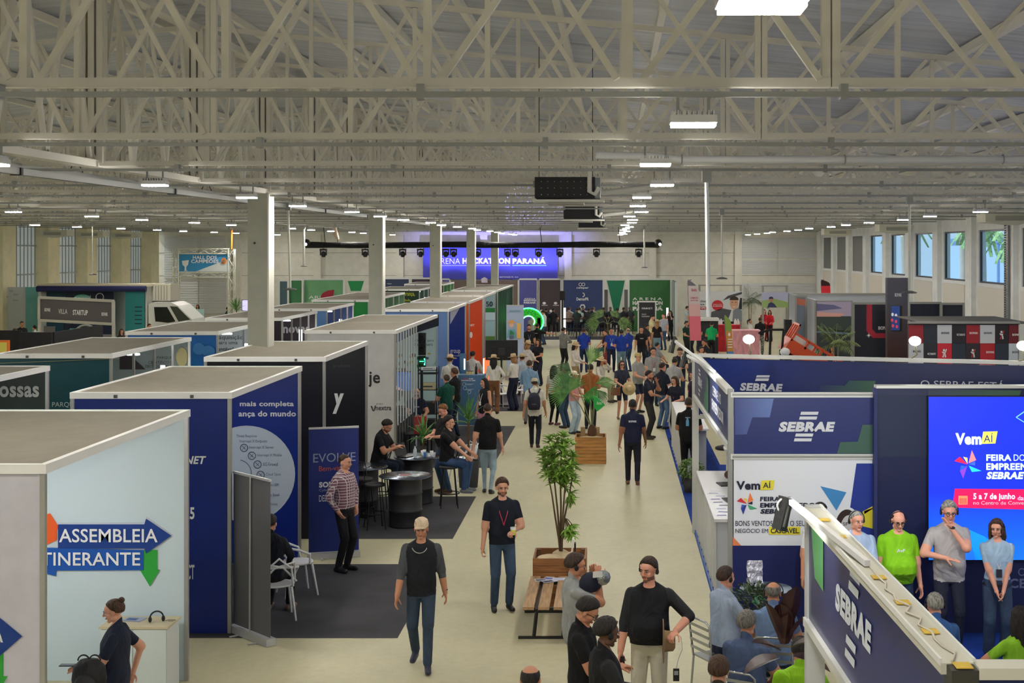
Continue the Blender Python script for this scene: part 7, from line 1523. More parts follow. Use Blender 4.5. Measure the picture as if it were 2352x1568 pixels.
    BODYC[key] = dict(mb=out, head=Mh, neck=neck, pel=pel, lean=lean, fwd=fwd, hands=wr_, me={}, hscale=.98 if not fem else .94, fat=fat); return BODYC[key]
HAIRC = {}
def hair_mesh(style, lod):
    key = (style, lod)
    if key in HAIRC: return HAIRC[key]
    r_ = random.Random(5); mb = MB(); nu, nv = ((36, 24), (24, 16), (14, 10))[lod]
    c0 = Vector((0, .018, .03)); rad = (.076, .095, .087); vs = []
    for j in range(nv + 1):
        for i in range(nu):
            th = math.pi * j / nv; ph = 2 * math.pi * i / nu; d = Vector((math.sin(th) * math.cos(ph), math.sin(th) * math.sin(ph), math.cos(th)))
            fy = -d.y / max(1e-6, math.hypot(d.x, d.y)) if abs(d.z) < .999 else 0
            lg_ = style in ('long', 'bob'); xs_ = (-1, -.3, .12, .42, .72, 1); ys_ = (-.66, -.5, -.12 if not lg_ else -.45, .26 if not lg_ else .0, .5, .56) if style != 'thin' else (-.6, -.45, -.05, .45, 1.1, 1.2)
            limit = float(np.interp(fy, xs_, ys_))
            if style == 'thin' and d.z > .55: limit = 2
            thick = {'short': .011, 'buzz': .004, 'thin': .005, 'curly': .024, 'full': .02, 'long': .018, 'bob': .02, 'pony': .01, 'bun': .01}.get(style, .01)
            if style in ('short', 'full') and d.z > .2: thick += .008 * (d.z) - .004 * d.y
            m = d.z - limit; k = max(-1, min(1, m * 5.5)); off = thick * k if k > 0 else k * .02
            off += (r_.uniform(-1, 1) * (.006 if style == 'curly' else .0022)) * (k > 0); sc_ = 1 + off / .085; vs.append(c0 + Vector((d.x * rad[0], d.y * rad[1], d.z * rad[2])) * sc_)
    mb.add(vs, [(j * nu + i, (j + 1) * nu + i, (j + 1) * nu + (i + 1) % nu, j * nu + (i + 1) % nu) for j in range(nv) for i in range(nu)], 0, True)
    if style in ('long', 'bob'):
        zb = -.34 if style == 'long' else -.17
        for i in range(15):
            a = R(-20 + 220 * i / 14); x, y = math.cos(a) * .078, .03 + math.sin(a) * .085; mb.tube([(x * .95, y * .95, .03), (x * 1.12, y * 1.1, -.06), (x * 1.15 + r_.uniform(-.01, .01), y * 1.05 + .01, zb * .65), (x * 1.0 + r_.uniform(-.015, .015), y * .9 + .02, zb + r_.uniform(-.03, .03))], [.026, .03, .026, .008], 6)
    if style == 'pony': mb.tube([(0, .11, .06), (0, .15, .02), (0, .14, -.1), (0, .12, -.2)], [.02, .03, .028, .008], 8)
    if style == 'bun': mb.ball((0, .1, .095), (.036, .034, .034), 10, 8)
    HAIRC[key] = mb; return mb
HATS = {}
def hat_parts(kind):
    if kind in HATS: return HATS[kind]
    mb = MB(); b2 = None
    if kind == 'straw': mb.lathe([(.195, .052), (.19, .06), (.1, .062), (.092, .085), (.088, .15), (.06, .172), (0, .165)], (0, .015, 0), 26); b2 = MB().lathe([(.0945, .066), (.094, .088)], (0, .015, 0), 24)
    if kind == 'cap': mb.lathe([(.093, .035), (.094, .06), (.08, .11), (.045, .132), (0, .137)], (0, .018, 0), 24, sx=.9, sy=1.1); mb.add([(-.07, -.075, .05), (-.06, -.13, .042), (0, -.158, .045), (.06, -.13, .042), (.07, -.075, .05), (0, -.08, .06), (-.07, -.075, .044), (-.06, -.13, .036), (0, -.158, .039), (.06, -.13, .036), (.07, -.075, .044)], [(0, 1, 2, 3, 4, 5), (10, 9, 8, 7, 6)])
    HATS[kind] = (mb, b2); return HATS[kind]
SK = dict(fair=(214, 158, 132), tan=(196, 138, 108), brown=(150, 100, 74), dark=(104, 70, 54), pink=(222, 160, 136))
HC = dict(black=(38, 33, 32), dbrown=(62, 46, 38), brown=(74, 52, 38), ginger=(130, 88, 52), grey=(110, 106, 100), lgrey=(150, 148, 142), blond=(160, 120, 80))
PSTACK = []
def person(label, x, y, rz, pose='stand', by='top', h=1.72, z=0.0, D=None, shirt=(30, 32, 40), pants=(40, 44, 56), shoe=(40, 36, 36), skin='tan', hair=('short', 'dbrown'), fem=False, fat=0.02, sleeve='short', legs='long', wide=0.0, beard=False, hk='relax', yaw=0, hat=None, hatc=(206, 182, 140), headset=False, glasses=False, lanyard=None, badge=None, sleevec=None, sole=None, shirtk='cloth', pantsk='cloth', untuck=-.03, lod=None, group=None, collar=None, belt=None, watch=False, wpos=None, pitchx=0, backtext=None, chesttext=None, sit=None, hairz=None):
    s = h / 1.74
    if isinstance(pose, dict): pp = pose
    else: pp = POSE[pose]
    tp = z + (pp['pel'] + .81 if 'pel' in pp else 1.74) * s + (.03 if hat else .0)
    if D is None: D = dz(y, tp) if by == 'top' else dz(y, z)
    X = wx(x, D)
    if lod is None: lod = 0 if D < 19.5 else (1 if D < 44 else 2)
    B = body(pose, lod, fat, fem, sleeve, legs, wide, ('f' if fem else 'm') + ('b' if beard else ''), hk, yaw, untuck, pitchx)
    if 'me' not in B['me']: B['me']['me'] = B['mb'].mesh('person', [C(200, 200, 200)] * 12)
    ob = bpy.data.objects.new('person', B['me']['me']); COL.objects.link(ob)
    me = B['me']['me']; sk = C(*SK[skin], .5, spec=.35); hcol = HC.get(hair[1] if hair else 'dbrown', (44, 32, 26))
    sl = C(*(sleevec or shirt), .75, kind=shirtk if not sleevec else 'cloth'); mats = [sk, C(*shirt, .75, kind=shirtk, spec=.2), C(*pants, .75, kind=pantsk, spec=.2), C(*shoe, .5), C(*[int(c * .8) for c in hcol], .8), C(*[int(a * b) for a, b in zip(SK[skin], (.8, .62, .62))], .5), C(205, 200, 196, .3), C(36, 26, 22, .2), C(*(sole or shoe), .6), sl, sk, C(*[int(a * .5 + b * .42) for a, b in zip(hcol, SK[skin])], .8)]
    for i, m in enumerate(mats): ob.material_slots[i].link = 'OBJECT'; ob.material_slots[i].material = m
    ob.location = (X, D, z); ob.rotation_euler = (0, 0, R(rz)); ob.scale = (s, s, s); tag(ob, label, 'person', group)
    Mh = B['head']; hs = B['hscale']
    def sub(nm, mb, mat, M_=None, sc_=1.0, lb=None):
        o = bpy.data.objects.new(nm, mb if not isinstance(mb, MB) else mb.mesh(nm, mat)); COL.objects.link(o); o.parent = ob
        if M_ is not None: o.matrix_local = M_ @ Matrix.Scale(sc_, 4)
        return tag(o, lb)
    if hair and hair[0] != 'bald':
        kk = ('m', hair[0], lod, hair[1]); 
        if kk not in HAIRC: HAIRC[kk] = hair_mesh(hair[0], lod).mesh('hair', C(*hcol, .55, kind='hair', spec=.3))
        sub('hair', HAIRC[kk], None, Mh, hs)
    if hat:
        a, b = hat_parts(hat); sub('hat' if hat == 'straw' else 'cap', a, C(*hatc, .8, kind='straw' if hat == 'straw' else 'cloth'), Mh @ Matrix.Rotation(R(6), 4, 'X') if hat == 'straw' else Mh, hs * 1.02)
        if b: sub('hat_band', b, C(90, 66, 48), Mh @ Matrix.Rotation(R(6), 4, 'X'), hs * 1.02)
    if headset:
        g_ = MB().ring((0, .01, .015), .104, .0055, 18, 6, 0, 'y', -8, 188); 
        for q in (-1, 1): g_.ball((q * .095, .01, -.004), (.014, .026, .03), 10, 8)
        sub('headset', g_, C(26, 26, 28, .4), Mh, hs)
    if glasses:
        g_ = MB()
        for q in (-1, 1): g_.ring((q * .031, -.101, .006), .021, .0028, 14, 5, 0, 'y'); g_.tube([(q * .052, -.099, .01), (q * .078, -.04, .01), (q * .08, .01, .004)], .0025, 5)
        g_.tube([(-.01, -.102, .01), (.01, -.102, .01)], .0025, 5)
        if glasses == 'dark':
            for q in (-1, 1): g_.ball((q * .031, -.101, .006), (.02, .004, .016), 8, 6)
        sub('glasses', g_, C(24, 22, 24, .3), Mh, hs)
    nk, ln, fw, pl = B['neck'], B['lean'], B['fwd'], B['pel']
    def front(hh, x_=0, off=.012):      # a point on the chest
        hs_ = [q[0] for q in TORSO]; hd = float(np.interp(hh, hs_, [q[2] for q in TORSO])) + .012; bb = B['fat'] * math.exp(-((hh - .13) / .13) ** 2); return pl + ln * (hh + .02) - fw * (hd + bb * .92 + off - .3 * abs(x_) ** 1.5) + Vector((x_, 0, 0))
    if collar is not None:
        g_ = MB(); g_.tube([nk + Vector((math.sin(a) * .069, 0, 0)) + fw * (math.cos(a) * .07 + .0) + ln * (-.012 + .034 * math.cos(a)) for a in [R(-160 + 20 * i) for i in range(17)]], .017, 7); sub('collar', g_, C(*collar, .7))
    if lanyard:
        g_ = MB()
        for q in (-1, 1): g_.tube([nk + fw * .05 + Vector((q * .06, 0, -.01)), nk + Vector((q * .078, 0, -.02)), nk - fw * .075 + Vector((q * .07, 0, -.06)), front(.36, q * .05, .01), front(.24, q * .012, .012), front(.2, 0, .012)], .006, 5)
        sub('lanyard', g_, C(*lanyard, .6))
        if badge: c = front(.15, 0, .018); sub('badge', MB().box(c.x - .035, c.x + .035, c.y - .004, c.y, c.z - .05, c.z + .05), C(*badge, .4))
    if belt: g_ = MB(); c = pl + ln * .015; g_.lathe([(1, -.018), (1, .018)], (c.x, c.y, c.z), 28, sx=.177 + B['fat'] * .1, sy=.124 + B['fat'] * .22); sub('belt', g_, C(*belt, .4))
    if watch: w_ = B['hands']['far']; sub('watch', MB().ball((w_.x, w_.y, w_.z + .02), (.036, .036, .018)), C(40, 40, 44, .3))
    def ctext(body_, hh, w_, h_, back=False, col=(225, 225, 228)):
        if back: c = pl + ln * (hh + .02) + fw * .142; u = Vector((-1, 0, 0))
        else: c = front(hh, 0, .01); u = Vector((1, 0, 0))
        a_, f_, _ = text_mesh(body_, .04); m_ = MB(); m_.add([c + u * ((q[0] - .5) * w_) + ln * (q[1] * h_) for q in a_], f_); sub('shirt_lettering', m_, C(*col, .5))
    if backtext: ctext(backtext[0], backtext[1], backtext[2], backtext[3], True, backtext[4] if len(backtext) > 4 else (225, 225, 228))
    if chesttext: ctext(*chesttext)
    ob['_h'] = 0; del ob['_h']
    return ob, B
def hand_pos(ob, B, side='far'):
    s = ob.scale[0]; v = B['hands'][side] * s; a = ob.rotation_euler[2]; return Vector((ob.location.x + v.x * math.cos(a) - v.y * math.sin(a), ob.location.y + v.x * math.sin(a) + v.y * math.cos(a), ob.location.z + v.z))
nvs = (28, 32, 44); blk = (26, 26, 29); jean = (58, 80, 108); djean = (44, 56, 78); ljean = (146, 168, 182); whs = (214, 210, 204); lbs = (150, 174, 200); gry = (150, 150, 150)
SM = dict(pantsk='denim')
# ---- standing alone in the near aisle
o1, B1 = person('man in a cream cap and black vest walking toward the camera', 968, 1532, 2, 'walk', 'floor', 1.74, shirt=(34, 36, 42), sleevec=(74, 78, 84), sleeve='roll', pants=(52, 66, 84), skin='tan', hair=('short', 'black'), hat='cap', hatc=(222, 200, 170), shoe=(40, 44, 66), sole=(200, 190, 180), untuck=-.1, watch=True, **SM)
tag(P('necklace', MB().ring((0, 0, 0), .09, .005, 18, 5, 0, 'y', 200, 340), C(190, 190, 190, .3, .8)), 'silver chain necklace on the man in the cream cap', 'necklace')
nk = bpy.data.objects['necklace']; nk.location = Vector(o1.location) + Vector((0, -.16, 1.46)); 
o2, B2 = person('bearded man in a navy polo with a red lanyard holding a yellow cup', 1153, 1402, 14, 'cup', 'floor', 1.79, shirt=nvs, pants=(58, 76, 98), skin='fair', hair=('full', 'brown'), beard=True, lanyard=(190, 60, 84), shoe=(30, 30, 34), sole=(210, 210, 205), untuck=-.06, collar=nvs, hk='grip', **SM)
hp = hand_pos(o2, B2); t = T('paper_cup', 'yellow and white paper cup held by the bearded man', 'cup', tuple(hp + Vector((.0, -.05, .0)))); P('cup_wall', MB().lathe([(.027, -.04), (.038, .06), (.036, .06)], n=16), C(206, 208, 80, .5), t); P('white_band', MB().lathe([(.0365, .03), (.0385, .062), (.036, .062)], n=16), WHT(), t)
person('man in a pink plaid shirt with hands in his black trouser pockets', 790, 1312, 62, 'pocket', 'floor', 1.78, shirt=(120, 82, 98), shirtk='plaid', sleeve='long', sleevec=None, pants=(30, 30, 34), skin='fair', hair=('buzz', 'dbrown'), shoe=(26, 26, 28), untuck=.0, belt=(30, 28, 28), yaw=8, collar=(150, 120, 132))
# woman with a bun in the nearest booth
oW, BW = person('woman with a brown bun, navy shirt and red lanyard looking left at the nearest booth', 268, 1380, -84, 'phone1', 'top', 1.66, D=12.9, shirt=(36, 42, 60), pants=(26, 26, 30), skin='fair', hair=('bun', 'brown'), fem=True, lanyard=(190, 50, 50), untuck=-.14, headset=False, hk='grip')
hp = hand_pos(oW, BW); t = T('smartphone', 'dark phone held out by the woman with a bun', 'phone', tuple(hp + Vector((-.1, 0, .02)))); P('phone_body', MB().box(-.07, .07, -.035, .035, -.004, .004), BLK(), t); P('glass_face', MB().box(-.065, .065, -.032, .032, .004, .005), C(60, 64, 80, .1), t)
# seated at the blue booth
person('man in black seated with his back turned at the blue booth', 622, 1160, 172, sitpose(.45, 'lap', .0, .14, .02, .3), 'top', 1.72, D=18.6, shirt=(24, 27, 38), sleeve='long', pants=(26, 26, 30), skin='tan', hair=('short', 'black'), shoe=(120, 96, 80), sole=(180, 170, 150), untuck=-.05)
# black clothed group at the drum tables
person('man in a black polo on a bar stool reading his phone', 868, 972, 74, sitpose(.78, 'phone', .3, .1, -.22, .3), 'top', 1.75, D=26.35, shirt=blk, pants=(34, 40, 58), skin='tan', hair=('full', 'black'), beard=True, shoe=(30, 30, 30), untuck=-.04, collar=blk)
person('man in black polo and blue jeans sitting on a bar stool', 1025, 955, 78, sitpose(.78, 'knee', .28, .1, -.06, .36), 'top', 1.78, D=26.4, shirt=blk, pants=(52, 76, 112), skin='fair', hair=('full', 'black'), shoe=(110, 114, 122), sole=(206, 206, 206), untuck=-.04, collar=blk, **SM)
person('fair haired man in black looking down behind the stool sitter', 1022, 930, -50, 'phone', 'top', 1.8, shirt=blk, pants=jean, skin='pink', hair=('short', 'ginger'), shoe=(90, 56, 40), fat=.08, D=27.9, untuck=-.06, **SM)
person('man in a black polo and pale jeans walking away past the drum tables', 1120, 1136, 176, 'walk', 'floor', 1.82, shirt=blk, pants=ljean, skin='fair', hair=('buzz', 'dbrown'), shoe=(34, 34, 36), sole=(200, 200, 196), legs='slim', untuck=-.08, collar=blk, **SM)
# behind, at the slatted booth
person('bearded man in a navy shirt seated behind the red gift bag', 955, 905, 20, sitpose(.46, 'lap', 0, .12), 'top', 1.78, D=35.05, shirt=(34, 40, 68), pants=blk, skin='fair', hair=('thin', 'dbrown'), beard=True, fat=.1, chesttext=('BIOPARK', .32, .12, .03))
person('man in a dark green shirt holding leaflets beside the wire rack', 1026, 862, -140, 'hold', 'top', 1.7, shirt=(30, 84, 70), pants=djean, skin='fair', hair=('short', 'dbrown'), glasses=True, untuck=-.1, D=35.2)
person('man in a black polo stretching his arm toward the wire rack', 1044, 848, -120, 'point', 'top', 1.78, shirt=blk, pants=djean, skin='tan', hair=('full', 'brown'), D=36.2, untuck=-.06, **SM)
person('long haired woman in a black sleeveless top and pink trousers', 1113, 867, -42, 'stand', 'top', 1.68, shirt=(32, 32, 38), pants=(196, 130, 150), skin='fair', hair=('long', 'black'), fem=True, sleeve='none', lanyard=(220, 220, 224), badge=(226, 226, 230), D=34.6, untuck=-.12, yaw=-14)
person('man in a white shirt and straw hat behind the green shirted man', 1034, 815, 178, 'hold', 'top', 1.76, shirt=whs, sleeve='long', pants=djean, skin='fair', hair=('short', 'brown'), hat='straw', D=40.6)
person('man in a white shirt seated behind the slate blue counter', 1085, 813, 168, sitpose(.78, 'lap', .2), 'top', 1.76, D=43.2, shirt=whs, sleeve='long', pants=djean, skin='tan', hair=('short', 'black'))
person('long haired woman in a straw hat, white blouse and brown trousers', 1134, 814, 178, 'hip', 'top', 1.72, shirt=whs, sleeve='long', pants=(122, 84, 58), skin='fair', hair=('long', 'black'), fem=True, hat='straw', wide=.02, D=41.2, untuck=.06)
person('woman in a straw hat, white blouse and navy flared trousers', 1180, 942, -128, 'hold', 'floor', 1.68, shirt=whs, sleeve='long', pants=(34, 38, 60), skin='fair', hair=('bob', 'blond'), fem=True, hat='straw', wide=.04, shoe=(30, 30, 34), untuck=.08)
person('person in a straw hat half hidden behind the white blouse', 1200, 831, -150, sitpose(.5, 'lap'), 'top', 1.7, D=46, shirt=(170, 186, 200), sleeve='long', pants=djean, hair=('short', 'brown'), hat='straw')
person('man in a light blue shirt seen from behind near the backpack man', 1216, 827, 172, 'hold', 'top', 1.78, shirt=(130, 164, 196), sleeve='long', pants=(120, 120, 116), skin='fair', hair=('short', 'brown'), D=38.8, untuck=-.06)
ob, Bb = person('man in a white tee with a pale cap walking away with a backpack', 1228, 1030, 178, 'walk', 'floor', 1.72, shirt=(222, 218, 208), pants=(36, 38, 48), skin='tan', hair=('short', 'dbrown'), hat='cap', hatc=(200, 190, 168), shoe=(70, 50, 42), fat=.06, untuck=-.14)
t = T('navy_backpack', 'navy backpack worn by the man in the white tee', 'backpack', (ob.location.x, ob.location.y, .0)); y0 = -.2
P('pack_body', MB().lathe([(0, .98), (.13, .98), (.155, 1.06), (.15, 1.26), (.1, 1.38), (0, 1.4)], (0, y0 - .03, 0), 20, sy=.6), C(34, 36, 54, .6, kind='cloth'), t); P('front_pocket', MB().lathe([(0, 1.0), (.1, 1.0), (.11, 1.1), (.06, 1.18), (0, 1.18)], (0, y0 - .08, 0), 16, sy=.5), C(30, 32, 48, .6), t); txt('wanderer', (-.055, y0 - .145, 1.12), (1, 0, 0), (0, 0, 1), .11, .015, C(170, 170, 180), t)
for s in (-1, 1): P('strap', MB().tube([(s * .07, y0, 1.33), (s * .12, y0 + .02, 1.42), (s * .13, y0 + .13, 1.47), (s * .14, y0 + .3, 1.42)], .02, 6), C(34, 36, 54), t)
person('man in a navy BIOPARK polo walking away up the aisle', 1453, 1116, 180, 'walk', 'floor', 1.78, shirt=(38, 42, 66), pants=(38, 38, 48), skin='brown', hair=('short', 'black'), shoe=(110, 74, 54), fat=.05, untuck=-.06, backtext=('BIOPARK', .35, .16, .04))
# woman with hat in her hand, grey polos, navy group
oD, BD = person('woman in a navy short dress and sunglasses carrying a hat and a brown bag', 1428, 962, 16, 'hold', 'floor', 1.68, shirt=(48, 52, 68), pants=(40, 48, 70), skin='fair', hair=('bob', 'brown'), fem=True, legs='short', glasses='dark', shoe=(150, 110, 90), untuck=-.1, lod=1)
t = T('straw_hat', 'straw hat held flat by the woman in the navy dress', 'hat', tuple(hand_pos(oD, BD) + Vector((0, -.08, -.12))), 10); hm, hb = hat_parts('straw'); hm2 = MB(); hm2.v = [(a, -c + .06, b) for a, b, c in hm.v]; hm2.f = hm.f; hm2.m = hm.m; hm2.sm = hm.sm; P('hat_body', hm2, C(206, 184, 140, .8, kind='straw'), t)
t = T('brown_bag', 'brown leather shoulder bag beside the held straw hat', 'handbag', tuple(hand_pos(oD, BD, 'fal') + Vector((-.14, 0, -.3)))); P('bag_body', MB().box(-.13, .13, -.05, .05, 0, .22), C(122, 74, 50, .5), t); P('strap', MB().ring((0, 0, .2), .1, .008, 14, 6, 0, 'y', 0, 180), C(100, 60, 40), t)
person('man in a tan cap, grey polo and navy shorts', 1465, 948, 48, 'hold', 'floor', 1.78, shirt=(150, 150, 148), pants=(40, 48, 68), skin='fair', hair=('short', 'grey'), hat='cap', hatc=(190, 164, 110), legs='short', fat=.06, untuck=-.1, watch=True)
person('young man in a grey polo with a red lanyard facing the camera', 1500, 806, 10, 'stand', 'top', 1.82, shirt=(150, 150, 150), pants=djean, skin='fair', hair=('full', 'black'), lanyard=(190, 90, 90), badge=(220, 220, 224), D=43.2)
person('bearded man in a navy polo resting his chin on his hand', 1490, 1008, 76, 'chin', 'floor', 1.76, shirt=(36, 40, 54), pants=(58, 56, 54), skin='tan', hair=('short', 'black'), beard=True, shoe=(60, 50, 42), untuck=-.02, belt=(50, 40, 34))
person('man in a navy tee and blue jeans turned toward the counter', 1521, 985, 130, 'hold', 'floor', 1.8, shirt=(32, 36, 50), pants=(82, 108, 142), skin='fair', hair=('short', 'dbrown'), shoe=(34, 38, 50), sole=(200, 200, 200), untuck=-.05, **SM)
person('man in a light grey shirt leaning on the counter', 1545, 823, 150, 'lean', 'top', 1.74, shirt=(160, 160, 160), pants=djean, hair=('short', 'black'), D=40.2, lanyard=(200, 120, 120))
person('young man in a black tee working behind the far counter', 1562, 788, -8, 'phone', 'top', 1.76, shirt=(34, 34, 42), pants=djean, skin='fair', hair=('full', 'dbrown'), D=44.2, lanyard=(50, 60, 90), lod=1)
oR, BR = person('woman with a headset and a red lanyard leaning on the white counter', 1556, 856, -38, 'lean', 'top', 1.66, shirt=(34, 36, 50), pants=blk, skin='fair', hair=('bob', 'brown'), fem=True, lanyard=(190, 50, 80), D=35.6, headset=True)
oP, BP_ = person('black shirted big man with a blue bottle print on his back', 1582, 905, 170, 'hold', 'top', 1.8, shirt=(26, 26, 28), pants=(24, 24, 26), skin='tan', hair=('short', 'dbrown'), fat=.16, D=28.9, untuck=-.1, backtext=('INOVA', .4, .1, .018))
q = MB().add([(.03, .0, 0), (.03, 0, .1), (.015, 0, .15), (.015, 0, .18), (-.015, 0, .18), (-.015, 0, .15), (-.03, 0, .1), (-.03, 0, 0)], [tuple(range(8))]); o = P('blue_print', q, C(100, 160, 200)); o.parent = oP; o.location = (0, .215, 1.2)
person('woman with a red lanyard standing behind the reception woman', 1592, 842, -70, 'stand', 'top', 1.62, shirt=(44, 34, 54), pants=blk, fem=True, hair=('long', 'black'), lanyard=(190, 50, 80), D=37.2)
person('grey shirted visitor with a lowered head at the end of the far counter', 1508, 786, 120, sitpose(.5, 'lap'), 'top', 1.7, D=52, shirt=(140, 140, 146), pants=djean, hair=('short', 'black'))
# behind the fan palm
person('black haired woman in leggings behind the fan palm', 1272, 838, 150, 'stand', 'top', 1.66, shirt=(210, 205, 200), pants=(30, 30, 34), hair=('long', 'black'), fem=True, legs='slim', shoe=(110, 60, 60), sole=(220, 220, 220), D=38.6)
person('person in torn pale jeans behind the fan palm', 1318, 850, 60, 'hold', 'top', 1.66, shirt=(206, 150, 150), pants=(170, 190, 206), hair=('short', 'brown'), hat='cap', hatc=(224, 214, 190), fem=True, D=36.8, wide=.015, **SM)
person('man in a burnt orange shirt behind the palm leaves', 1356, 838, 176, 'hold', 'top', 1.76, shirt=(160, 96, 52), pants=(36, 38, 46), hair=('short', 'black'), D=37.8, untuck=-.08)
person('man in blue jeans half hidden by the fan palm leaf', 1300, 852, -120, 'hold', 'top', 1.68, shirt=(70, 90, 110), pants=jean, hair=('short', 'dbrown'), D=38, shoe=(60, 50, 44), **SM)
person('hatted woman in a cream shirt seated behind the orange shirted man', 1378, 812, 60, sitpose(.5, 'chin'), 'top', 1.74, D=44.5, shirt=(206, 200, 188), sleeve='long', pants=(150, 140, 120), hair=('long', 'black'), fem=True, hat='straw', lod=1)
person('woman in a straw hat and cream blouse looking right', 1321, 784, 66, 'hold', 'top', 1.68, shirt=(214, 206, 196), sleeve='long', pants=(150, 130, 100), hair=('bob', 'black'), fem=True, hat='straw', D=47.5, lod=1)
